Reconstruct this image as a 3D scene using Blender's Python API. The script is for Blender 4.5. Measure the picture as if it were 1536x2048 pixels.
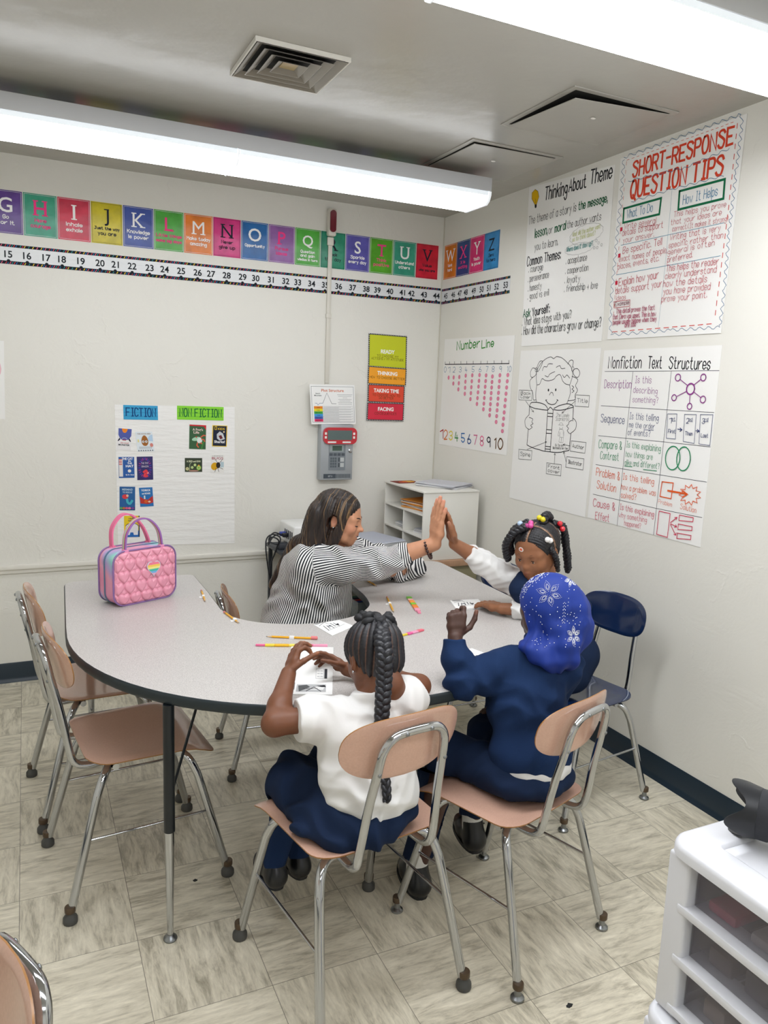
import bpy, bmesh, math, random
import numpy as np
from mathutils import Vector, Matrix

random.seed(7)
np.random.seed(7)
PI = math.pi
for o in list(bpy.data.objects):
    bpy.data.objects.remove(o)
SC = bpy.context.scene
COL = SC.collection

# ------------------------------------------------------------------ camera
cam_d = bpy.data.cameras.new('camera')
cam = bpy.data.objects.new('camera', cam_d)
COL.objects.link(cam)
cam.location = (-2.3653, -4.2392, 1.5698)
cam.rotation_euler = (1.41237, -0.03656, -0.44092)
cam_d.sensor_fit = 'VERTICAL'
cam_d.sensor_height = 36.0
cam_d.lens = 1535.45 / 2048 * 36.0
cam_d.clip_start = 0.05
SC.camera = cam

# ------------------------------------------------------------------ exposure, world
SC.view_settings.view_transform = 'Standard'
SC.view_settings.look = 'None'
SC.view_settings.gamma = 1.0
SC.view_settings.use_curve_mapping = False
SC.view_settings.exposure = 0.24
LAMP = (6.0, 17.0, 10.5, 15.0)   # radiance of the fluorescent diffusers, from the back wall to the front
LAMP_COL = (0.96, 0.985, 1.03, 1)
world = bpy.data.worlds.new('world')
SC.world = world
world.use_nodes = True
world.node_tree.nodes['Background'].inputs[0].default_value = (0.9, 0.95, 1, 1)
world.node_tree.nodes['Background'].inputs[1].default_value = 0.0

# ------------------------------------------------------------------ materials
MATS = {}


def srgb(h):
    h = h.lstrip('#')
    v = [int(h[i:i + 2], 16) / 255 for i in (0, 2, 4)]
    return tuple(c / 12.92 if c <= 0.04045 else ((c + 0.055) / 1.055) ** 2.4 for c in v) + (1,)


def mat(name, col='#808080', rough=0.5, metal=0.0, bump=0.0, bscale=40.0, var=0.0, spec=0.5,
        coat=0.0, emit=0.0, attr=None, alpha=1.0, trans=0.0, bdist=0.002, vscale=6.0, stretch=None):
    if name in MATS:
        return MATS[name]
    m = bpy.data.materials.new(name)
    m.use_nodes = True
    nt = m.node_tree
    b = nt.nodes['Principled BSDF']
    c = srgb(col) if isinstance(col, str) else tuple(col)
    b.inputs['Base Color'].default_value = c
    b.inputs['Roughness'].default_value = rough
    b.inputs['Metallic'].default_value = metal
    b.inputs['Specular IOR Level'].default_value = spec
    b.inputs['Coat Weight'].default_value = coat
    b.inputs['Coat Roughness'].default_value = 0.08
    b.inputs['Alpha'].default_value = alpha
    b.inputs['Transmission Weight'].default_value = trans
    if emit:
        b.inputs['Emission Color'].default_value = c
        b.inputs['Emission Strength'].default_value = emit
    tc = nt.nodes.new('ShaderNodeTexCoord')
    vec = tc.outputs['Object']
    if stretch:
        mp = nt.nodes.new('ShaderNodeMapping')
        mp.inputs['Scale'].default_value = stretch
        nt.links.new(vec, mp.inputs['Vector'])
        vec = mp.outputs['Vector']
    src = None
    if attr:
        a = nt.nodes.new('ShaderNodeAttribute')
        a.attribute_name = attr
        src = a.outputs['Color']
    if var or src is not None:
        n = nt.nodes.new('ShaderNodeTexNoise')
        n.inputs['Scale'].default_value = vscale
        n.inputs['Detail'].default_value = 6
        nt.links.new(vec, n.inputs['Vector'])
        mr = nt.nodes.new('ShaderNodeMapRange')
        mr.inputs['From Min'].default_value = 0.3
        mr.inputs['From Max'].default_value = 0.7
        mr.inputs['To Min'].default_value = 1 - var
        mr.inputs['To Max'].default_value = 1 + var
        nt.links.new(n.outputs['Fac'], mr.inputs['Value'])
        mx = nt.nodes.new('ShaderNodeMix')
        mx.data_type = 'RGBA'
        mx.blend_type = 'MULTIPLY'
        mx.inputs['Factor'].default_value = 1
        if src is not None:
            nt.links.new(src, mx.inputs['A'])
        else:
            mx.inputs['A'].default_value = c
        nt.links.new(mr.outputs['Result'], mx.inputs['B'])
        nt.links.new(mx.outputs['Result'], b.inputs['Base Color'])
    if bump:
        n2 = nt.nodes.new('ShaderNodeTexNoise')
        n2.inputs['Scale'].default_value = bscale
        n2.inputs['Detail'].default_value = 5
        nt.links.new(vec, n2.inputs['Vector'])
        bp = nt.nodes.new('ShaderNodeBump')
        bp.inputs['Strength'].default_value = bump
        bp.inputs['Distance'].default_value = bdist
        nt.links.new(n2.outputs['Fac'], bp.inputs['Height'])
        nt.links.new(bp.outputs['Normal'], b.inputs['Normal'])
    MATS[name] = m
    return m


def flat(col, rough=0.75):
    return mat('ink_' + col.lstrip('#') + ('' if rough == 0.75 else '_%d' % int(rough * 100)), col, rough, spec=0.25)


# ------------------------------------------------------------------ mesh builder
def rotz(a):
    return Matrix.Rotation(a, 4, 'Z')


class MB:
    def __init__(s):
        s.v = []
        s.f = []
        s.m = []

    def add(s, vs, fs, mi=0, M=None):
        o = len(s.v)
        if M is not None:
            vs = [M @ Vector(v) for v in vs]
        s.v += [tuple(v) for v in vs]
        for f in fs:
            s.f.append([o + i for i in f])
            s.m.append(mi)
        return s

    def box(s, lo, hi, mi=0, bev=0.0, seg=2, M=None):
        if bev <= 0:
            x0, y0, z0 = lo
            x1, y1, z1 = hi
            vs = [(x0, y0, z0), (x1, y0, z0), (x1, y1, z0), (x0, y1, z0),
                  (x0, y0, z1), (x1, y0, z1), (x1, y1, z1), (x0, y1, z1)]
            return s.add(vs, [(0, 3, 2, 1), (4, 5, 6, 7), (0, 1, 5, 4), (1, 2, 6, 5), (2, 3, 7, 6), (3, 0, 4, 7)], mi, M)
        bm = bmesh.new()
        bmesh.ops.create_cube(bm, size=1)
        for v in bm.verts:
            v.co = Vector([lo[i] + (v.co[i] + 0.5) * (hi[i] - lo[i]) for i in range(3)])
        bmesh.ops.bevel(bm, geom=bm.edges[:], offset=bev, segments=seg, profile=0.5, affect='EDGES')
        return s.bm(bm, mi, M)

    def bm(s, bm, mi=0, M=None):
        bm.verts.index_update()
        s.add([v.co.copy() for v in bm.verts], [[v.index for v in f.verts] for f in bm.faces], mi, M)
        bm.free()
        return s

    def tube(s, pts, r, n=12, mi=0, caps=True, closed=False, flatten=None, up=None):
        pts = [Vector(p) for p in pts]
        N = len(pts)
        rs = list(r) if hasattr(r, '__len__') else [r] * N
        tan = []
        for i in range(N):
            if closed:
                t = pts[(i + 1) % N] - pts[i - 1]
            else:
                t = pts[min(i + 1, N - 1)] - pts[max(i - 1, 0)]
            tan.append(t.normalized() if t.length > 1e-9 else Vector((0, 0, 1)))
        u = Vector(up) if up else (Vector((0, 0, 1)) if abs(tan[0].z) < 0.9 else Vector((1, 0, 0)))
        vs = []
        fl = flatten or 1.0
        for i in range(N):
            u = (u - tan[i] * u.dot(tan[i]))
            if u.length < 1e-6:
                u = tan[i].orthogonal()
            u.normalize()
            w = tan[i].cross(u)
            for k in range(n):
                a = 2 * PI * k / n
                vs.append(pts[i] + (u * math.cos(a) * fl + w * math.sin(a)) * rs[i])
        fs = []
        for i in range(N if closed else N - 1):
            j = (i + 1) % N
            for k in range(n):
                k2 = (k + 1) % n
                fs.append((i * n + k, i * n + k2, j * n + k2, j * n + k))
        if caps and not closed:
            fs.append(tuple(range(n))[::-1])
            fs.append(tuple((N - 1) * n + k for k in range(n)))
        return s.add(vs, fs, mi)

    def lathe(s, prof, n=24, mi=0, M=None, caps=True):
        vs = []
        fs = []
        for r, z in prof:
            for k in range(n):
                a = 2 * PI * k / n
                vs.append((r * math.cos(a), r * math.sin(a), z))
        P = len(prof)
        for i in range(P - 1):
            for k in range(n):
                k2 = (k + 1) % n
                fs.append((i * n + k, i * n + k2, (i + 1) * n + k2, (i + 1) * n + k))
        if caps:
            fs.append(tuple(range(n))[::-1])
            fs.append(tuple((P - 1) * n + k for k in range(n)))
        return s.add(vs, fs, mi, M)

    def prism(s, poly, z0, z1, mi=0, M=None, mtop=None, mbot=None):
        n = len(poly)
        vs = [(x, y, z0) for x, y in poly] + [(x, y, z1) for x, y in poly]
        s.add(vs, [tuple(range(n))[::-1]], mbot if mbot is not None else mi, M)
        o = len(s.v) - 2 * n
        s.f.append([o + n + k for k in range(n)])
        s.m.append(mtop if mtop is not None else mi)
        for k in range(n):
            k2 = (k + 1) % n
            s.f.append([o + k, o + k2, o + n + k2, o + n + k])
            s.m.append(mi)
        return s

    def sphere(s, c, r, n=12, mi=0, M=None):
        r3 = r if hasattr(r, '__len__') else (r, r, r)
        bm = bmesh.new()
        bmesh.ops.create_uvsphere(bm, u_segments=n, v_segments=max(6, n // 2 + 2), radius=1)
        for v in bm.verts:
            v.co = Vector((c[0] + v.co.x * r3[0], c[1] + v.co.y * r3[1], c[2] + v.co.z * r3[2]))
        return s.bm(bm, mi, M)

    def build(s, name, mats, parent=None, loc=None, sharp=35, smooth=True):
        me = bpy.data.meshes.new(name)
        me.from_pydata(s.v, [], s.f)
        ms = mats if isinstance(mats, (list, tuple)) else [mats]
        for m in ms:
            me.materials.append(m)
        me.polygons.foreach_set('material_index', s.m)
        if smooth:
            me.polygons.foreach_set('use_smooth', [True] * len(s.f))
            me.set_sharp_from_angle(angle=math.radians(sharp))
        me.update()
        o = bpy.data.objects.new(name, me)
        COL.objects.link(o)
        if parent is not None:
            o.parent = parent
        if loc is not None:
            o.location = loc
        return o


def tag(o, label=None, cat=None, group=None, kind=None):
    if label:
        o['label'] = label
    if cat:
        o['category'] = cat
    if group:
        o['group'] = group
    if kind:
        o['kind'] = kind
    return o


def thing(name, label, cat, loc=(0, 0, 0), rz=0.0, group=None, scale=1.0):
    o = bpy.data.objects.new(name, None)
    COL.objects.link(o)
    o.empty_display_size = 0.1
    o.location = loc
    o.rotation_euler = (0, 0, rz)
    o.scale = (scale, scale, scale)
    return tag(o, label, cat, group)


def dup(root, loc, rz, label, group=None, scale=None):
    r = root.copy()
    COL.objects.link(r)
    r.location = loc
    r.rotation_euler = (0, 0, rz)
    if scale:
        r.scale = (scale,) * 3
    r['label'] = label
    if group:
        r['group'] = group
    for ch in list(root.children):
        c = ch.copy()
        COL.objects.link(c)
        c.parent = r
        for g in list(ch.children):
            d = g.copy()
            COL.objects.link(d)
            d.parent = c
    return r


def catmull(pts, sub=6, closed=False):
    P = [np.array(p, float) for p in pts]
    n = len(P)
    out = []
    rng = n if closed else n - 1
    for i in range(rng):
        if closed:
            p0, p1, p2, p3 = P[(i - 1) % n], P[i], P[(i + 1) % n], P[(i + 2) % n]
        else:
            p0, p1, p2, p3 = P[max(i - 1, 0)], P[i], P[i + 1], P[min(i + 2, n - 1)]
        for k in range(sub):
            t = k / sub
            out.append(0.5 * ((2 * p1) + (-p0 + p2) * t + (2 * p0 - 5 * p1 + 4 * p2 - p3) * t * t
                              + (-p0 + 3 * p1 - 3 * p2 + p3) * t ** 3))
    if not closed:
        out.append(P[-1])
    return out


def rrect(w, h, r, seg=5, cx=0.0, cy=0.0):
    pts = []
    for sx, sy, a0 in ((1, 1, 0), (-1, 1, 90), (-1, -1, 180), (1, -1, 270)):
        for k in range(seg + 1):
            a = math.radians(a0 + 90 * k / seg)
            pts.append((cx + sx * (w / 2 - r) + r * math.cos(a), cy + sy * (h / 2 - r) + r * math.sin(a)))
    return pts


# ------------------------------------------------------------------ hand lettering: single-stroke alphabet
GL = {}
for ln in """A /022842 /1434
B /0208 0838473625 05|253544332202
C 4738180604123243
D /0208 082846442202
E /48080242 /0535
F /480802 /0535
G 4738180604123243 /434525
H /0208 /4842 /0545
I /1232 /1838 /2228
J /1848 /3833 33221203
K /0802 /4805 /1642
L /080242
M /0208254842
N /02084248
O 18060412324446381
P /0208 083847463505
Q 18060412324446381 /2341
R /0208 083847463505 /2542
S 473818071635443212 03
T /0848 /2822
U 080412324448
V /082248
W /0812253248
X /0842 /0248
Y /082548 /2522
Z /08480242
a 3526160503122233 /3632
b /0802 0516263533221203
c 3526160503122233
d 3526160503122233 /3832
e 043435261605031222 33
f 3828171512 /0626
g 3526160504132334 3631201001
h /0802 0516263532
i /0602 /0708
j 161100 /1718
k /0802 /3604 /1532
l /0802
m /0602 05162522 25364542
n /0602 0516263532
o 160503122233352616
p /0600 0516263533221203
q 3526160503122233 /3630
r /0602 04152636
s 35261605142433221203
t 18132232 /0626
u 0603122233 /3632
v /061226
w /0612243246
x /0632 /0236
y /0614 /3610
z /06360232
0 180604122234362818
1 /071812
2 071828373502 /0232
3 0718283736251 5|2534332212 03
4 /18043 4 /2622
5 /380805 05253433221203
6 28160403122233342505
7 /083812
8 15060718283736251504031222333425
9 36251506071828373632
. /0203
, /0301
? 07182837362524 /2223
! /0804 /0302
: /0203 /0506
- /0535
+ /0434 /2226
( 28060422
) 08262402
' /0807
/ /0238
& 34221203042627180732""".split('\n'):
    ch, rest = ln[0], ln[1:].strip()
    strokes = []
    rest = rest.replace('|', ' @')
    toks = rest.split(' ')
    cur = None
    for t in toks:
        if not t:
            continue
        if t[0] == '/':
            cur = ['/', t[1:]]
            strokes.append(cur)
        elif t[0] == '@':
            cur = ['~', t[1:]]
            strokes.append(cur)
        elif strokes and (len(cur[1]) % 2 or len(t) <= 2):
            cur[1] += t
        else:
            cur = ['~', t]
            strokes.append(cur)
    res = []
    for kind, d in strokes:
        if len(d) % 2:
            d += d[1]
        p = [(int(d[i]), int(d[i + 1]) - 2) for i in range(0, len(d), 2)]
        res.append((kind, p))
    GL[ch] = (res, max(q[0] for _, pp in res for q in pp))


def hand_strokes(txt):
    """strokes of a line of hand lettering, units: cap height = 6"""
    x = 0.0
    out = []
    rnd = random.Random(txt)
    for ch in txt:
        if ch == ' ':
            x += 3.0
            continue
        if ch not in GL:
            continue
        st, w = GL[ch]
        for kind, p in st:
            q = [(x + a + rnd.uniform(-.08, .08), b + rnd.uniform(-.12, .12)) for a, b in p]
            if kind == '~' and len(q) > 2:
                q = [tuple(z) for z in catmull(q, 4)]
            out.append(q)
        x += w + 1.5
    return out, max(x - 1.5, 0.1)


_bt = {}


def btext(s, bold=0.0):
    """built-in font text as flat polygons; cap height about 0.72 of the size"""
    key = (s, bold)
    if key not in _bt:
        cu = bpy.data.curves.new('t', 'FONT')
        cu.body = s
        cu.size = 1.0
        cu.resolution_u = 3
        cu.offset = bold
        ob = bpy.data.objects.new('t', cu)
        COL.objects.link(ob)
        bpy.context.view_layer.update()
        dg = bpy.context.evaluated_depsgraph_get()
        me = bpy.data.meshes.new_from_object(ob.evaluated_get(dg))
        vs = [(v.co.x, v.co.y) for v in me.vertices]
        fs = [list(p.vertices) for p in me.polygons]
        bpy.data.objects.remove(ob)
        bpy.data.meshes.remove(me)
        bpy.data.curves.remove(cu)
        x0 = min(v[0] for v in vs)
        x1 = max(v[0] for v in vs)
        _bt[key] = ([(v[0] - x0, v[1]) for v in vs], fs, x1 - x0)
    return _bt[key]


class Sheet:
    STEP = 0.00004
    """flat paper thing with drawn marks: 2-D coordinates (a, b) = metres along axes A and B"""

    def __init__(s, O, A, B, thick=0.0012):
        s.O, s.A, s.B = Vector(O), Vector(A).normalized(), Vector(B).normalized()
        s.N = s.A.cross(s.B).normalized()
        s.mb = MB()
        s.mats = []
        s.off = thick + 0.00025
        s.thick = thick

    def mi(s, m):
        m = flat(m) if isinstance(m, str) else m
        if m not in s.mats:
            s.mats.append(m)
        return s.mats.index(m)

    def P(s, a, b, o=0.0):
        return s.O + s.A * a + s.B * b + s.N * o

    def base(s, poly, m):
        i = s.mi(m)
        n = len(poly)
        vs = [s.P(a, b, 0) for a, b in poly] + [s.P(a, b, s.thick) for a, b in poly]
        fs = [tuple(range(n))[::-1], tuple(range(n, 2 * n))]
        fs += [(k, (k + 1) % n, n + (k + 1) % n, n + k) for k in range(n)]
        s.mb.add(vs, fs, i)
        return s

    def step(s):
        s.off += s.STEP

    def poly(s, pts, m, step=True):
        if step:
            s.step()
        area = sum(pts[i - 1][0] * pts[i][1] - pts[i][0] * pts[i - 1][1] for i in range(len(pts)))
        if area < 0:
            pts = pts[::-1]
        s.mb.add([s.P(a, b, s.off) for a, b in pts], [tuple(range(len(pts)))], s.mi(m))
        return s

    def rect(s, a0, b0, a1, b1, m):
        return s.poly([(a0, b0), (a1, b0), (a1, b1), (a0, b1)], m)

    def ell(s, a, b, ra, rb, m, n=20, rot=0.0):
        c, sn = math.cos(rot), math.sin(rot)
        pts = []
        for k in range(n):
            t = 2 * PI * k / n
            x, y = ra * math.cos(t), rb * math.sin(t)
            pts.append((a + x * c - y * sn, b + x * sn + y * c))
        return s.poly(pts, m)

    def stroke(s, pts, w, m, step=True, closed=False):
        if step:
            s.step()
        P = [Vector((p[0], p[1])) for p in pts]
        if closed:
            P = P + [P[0]]
        if len(P) < 2:
            return s
        vs = []
        h = w / 2
        n = len(P)
        for i in range(n):
            d0 = (P[i] - P[i - 1]) if i else (P[1] - P[0])
            d1 = (P[i + 1] - P[i]) if i < n - 1 else d0
            if d0.length < 1e-9:
                d0 = d1
            if d1.length < 1e-9:
                d1 = d0
            if d0.length < 1e-9:
                d0 = d1 = Vector((1, 0))
            d0 = d0.normalized()
            d1 = d1.normalized()
            t = d0 + d1
            t = t.normalized() if t.length > 0.3 else d1
            nn = Vector((-t.y, t.x))
            k = 1 / max(0.6, nn.dot(Vector((-d1.y, d1.x))))
            e = Vector((0, 0))
            if i == 0:
                e = -d1 * h * 0.8
            if i == n - 1:
                e = d0 * h * 0.8
            vs.append(P[i] + e + nn * h * k)
            vs.append(P[i] + e - nn * h * k)
        fs = [(2 * i + 1, 2 * i + 3, 2 * i + 2, 2 * i) for i in range(n - 1)]
        s.mb.add([s.P(v.x, v.y, s.off) for v in vs], fs, s.mi(m))
        return s

    def oval(s, a, b, ra, rb, w, m, n=24, t0=0, t1=360):
        full = t1 - t0 >= 360
        pts = [(a + ra * math.cos(math.radians(t0 + (t1 - t0) * k / n)), b + rb * math.sin(math.radians(t0 + (t1 - t0) * k / n)))
               for k in range(n if full else n + 1)]
        return s.stroke(pts, w, m, closed=full)

    def box(s, a0, b0, a1, b1, w, m):
        return s.stroke([(a0, b0), (a1, b0), (a1, b1), (a0, b1)], w, m, closed=True)

    def hand(s, txt, p0, p1, h, w, m, slant=0.0):
        """hand lettering from baseline start p0 to baseline end p1"""
        st, W = hand_strokes(txt)
        p0, p1 = Vector(p0), Vector(p1)
        ex = (p1 - p0) / W
        d = ex.normalized()
        ey = Vector((-d.y, d.x)) * h / 6 + ex * slant
        s.step()
        for q in st:
            s.off += 0.000004
            s.stroke([p0 + ex * x + ey * y for x, y in q], w, m, step=False)
        return s

    def print(s, txt, a, b, h, m, bold=0.0, align='c', width=None, rot=0.0):
        """printed lettering; h = cap height; (a, b) = middle of the baseline"""
        vs, fs, W = btext(txt, bold)
        k = h / 0.72
        kx = k if width is None else width / W
        ox = {'c': -W * kx / 2, 'l': 0, 'r': -W * kx}[align]
        c, sn = math.cos(rot), math.sin(rot)
        s.step()
        pts = []
        for x, y in vs:
            X, Y = ox + x * kx, y * k
            pts.append(s.P(a + X * c - Y * sn, b + X * sn + Y * c, s.off))
        s.mb.add(pts, fs, s.mi(m))
        return s

    def build(s, name, label=None, cat=None, group=None, parent=None):
        o = s.mb.build(name, s.mats, parent, smooth=False)
        return tag(o, label, cat, group)


# hand-lettered charts on the right wall: (a, b) = metres from the corner, metres above the floor
CHARTS = {}
CHARTS['theme'] = [
('b',[(.855,2.598),(1.481,2.562),(1.484,1.817),(.874,1.815)]),
('t','Thinking',(.9929,2.5104),(1.1617,2.5038),.0604,.0063,'#1b1c22'),
('t','About',(1.1751,2.512),(1.2963,2.5085),.0537,.0063,'#1b1c22'),
('t','Theme',(1.3255,2.5149),(1.4658,2.5115),.0596,.0063,'#1b1c22'),
('f',[(.908,2.578),(.932,2.564),(.943,2.536),(.933,2.515),(.927,2.502),(.913,2.505),(.901,2.519),(.884,2.538),(.883,2.567)],'#e3b50c'),
('s',[(.908,2.578),(.932,2.564),(.943,2.536),(.933,2.515),(.927,2.502),(.913,2.505),(.901,2.519),(.884,2.538),(.883,2.567)],.002,'#1b1c22',1),
('f',[(.911,2.505),(.929,2.504),(.929,2.49),(.921,2.486),(.914,2.491)],'#1b1c22'),
('s',[(.921,2.506),(.915,2.532)],.002,'#1b1c22',0),
('t','The theme of a story is',(.871,2.4167),(1.2391,2.4154),.0379,.0026,'#1b1c22'),
('t','the message,',(1.2562,2.4166),(1.4495,2.4158),.0346,.0048,'#17603c'),
('t','lesson,',(.9308,2.3438),(1.0309,2.3467),.0419,.0048,'#17603c'),
('t','or',(1.0427,2.3448),(1.073,2.3468),.0344,.0023,'#1b1c22'),
('t','moral',(1.0899,2.3441),(1.1728,2.3464),.0383,.0048,'#17603c'),
('t','the author wants',(1.1835,2.3468),(1.4169,2.3459),.0333,.0023,'#1b1c22'),
('t','you to learn.',(.9352,2.2822),(1.1195,2.2812),.0354,.0024,'#1b1c22'),
('t','Common Themes:',(.8794,2.2137),(1.1477,2.2168),.0429,.0044,'#1b1c22'),
('t','. courage',(.8973,2.1806),(1.0149,2.1786),.0314,.0021,'#1b1c22'),
('t','. perseverance',(.8985,2.1326),(1.0662,2.1381),.0315,.0021,'#1b1c22'),
('t','. honesty',(.9036,2.0865),(1.013,2.0902),.0316,.0021,'#1b1c22'),
('t','. good vs evil',(.904,2.0456),(1.0761,2.0517),.0316,.0021,'#1b1c22'),
('t','. acceptance',(1.1938,2.1841),(1.3415,2.1828),.0294,.002,'#1b1c22'),
('t','. cooperation',(1.1946,2.1395),(1.3571,2.136),.0294,.002,'#1b1c22'),
('t','. loyalty',(1.1944,2.0971),(1.3032,2.0924),.0295,.002,'#1b1c22'),
('t','. friendship + love',(1.1955,2.0567),(1.4296,2.0516),.0295,.002,'#1b1c22'),
('t','Ask',(.8755,1.9604),(.9343,1.9614),.0389,.0044,'#17603c'),
('t','Yourself:',(.9523,1.9625),(1.0914,1.9717),.0382,.0044,'#1b1c22'),
('t','. What idea stays with you?',(.8715,1.919),(1.2603,1.9328),.0367,.0025,'#1b1c22'),
('t','. How did the characters grow or change?',(.8724,1.8723),(1.4726,1.8808),.0414,.0028,'#1b1c22'),
('s',[(1.435,2.304),(1.438,2.308),(1.437,2.313),(1.431,2.317),(1.422,2.321),(1.42,2.325),(1.414,2.329),(1.404,2.332),(1.391,2.334),(1.383,2.338),(1.373,2.34),(1.361,2.341),(1.347,2.341),(1.335,2.343),(1.323,2.344),(1.31,2.342),(1.298,2.339),(1.285,2.34),(1.272,2.338),(1.261,2.335),(1.254,2.33),(1.241,2.328),(1.231,2.325),(1.225,2.32),(1.224,2.315),(1.215,2.311),(1.209,2.306),(1.21,2.301),(1.214,2.296),(1.211,2.291),(1.212,2.286),(1.218,2.282),(1.228,2.278),(1.231,2.273),(1.238,2.269),(1.248,2.266),(1.262,2.265),(1.27,2.261),(1.281,2.258),(1.294,2.258),(1.308,2.259),(1.32,2.257),(1.333,2.256),(1.345,2.258),(1.357,2.261),(1.37,2.261),(1.382,2.263),(1.392,2.266),(1.399,2.271),(1.411,2.273),(1.42,2.276),(1.425,2.281),(1.427,2.286),(1.435,2.29),(1.439,2.294),(1.439,2.299)],.001,'#777777',1),
('s',[(1.378,2.241),(1.381,2.243),(1.38,2.246),(1.375,2.249),(1.367,2.251),(1.365,2.254),(1.36,2.257),(1.351,2.259),(1.341,2.26),(1.334,2.262),(1.325,2.264),(1.314,2.265),(1.302,2.265),(1.292,2.267),(1.281,2.268),(1.269,2.268),(1.259,2.266),(1.247,2.267),(1.236,2.266),(1.227,2.265),(1.22,2.262),(1.209,2.262),(1.2,2.26),(1.195,2.257),(1.193,2.254),(1.185,2.252),(1.181,2.25),(1.181,2.247),(1.185,2.244),(1.181,2.241),(1.182,2.238),(1.187,2.235),(1.196,2.233),(1.198,2.23),(1.204,2.227),(1.213,2.225),(1.225,2.224),(1.232,2.221),(1.241,2.22),(1.253,2.219),(1.265,2.219),(1.275,2.217),(1.287,2.217),(1.298,2.217),(1.308,2.219),(1.319,2.218),(1.33,2.219),(1.339,2.22),(1.345,2.223),(1.355,2.224),(1.364,2.225),(1.369,2.228),(1.37,2.231),(1.377,2.233),(1.381,2.235),(1.381,2.238)],.001,'#888888',1),
('t','What did the author want',(1.2278,2.3026),(1.418,2.3106),.0186,.0022,'#cfd49a'),
('t','us to think about?',(1.2304,2.2804),(1.3887,2.2861),.0186,.0022,'#cfd49a'),
('t','Where does it show up?',(1.1924,2.2397),(1.3743,2.2421),.0209,.0022,'#2a8a86'),
('e',1.4003,2.2592,.0059,.0056,'#777777',.0012),
('e',1.4159,2.2473,.0059,.0055,'#777777',.0012),
('e',1.4364,2.2364,.0058,.0055,'#777777',.0012),
('e',1.3888,2.2303,.006,.0056,'#777777',.0012),
('e',1.4098,2.2286,.0059,.0055,'#777777',.0012),
]
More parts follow.
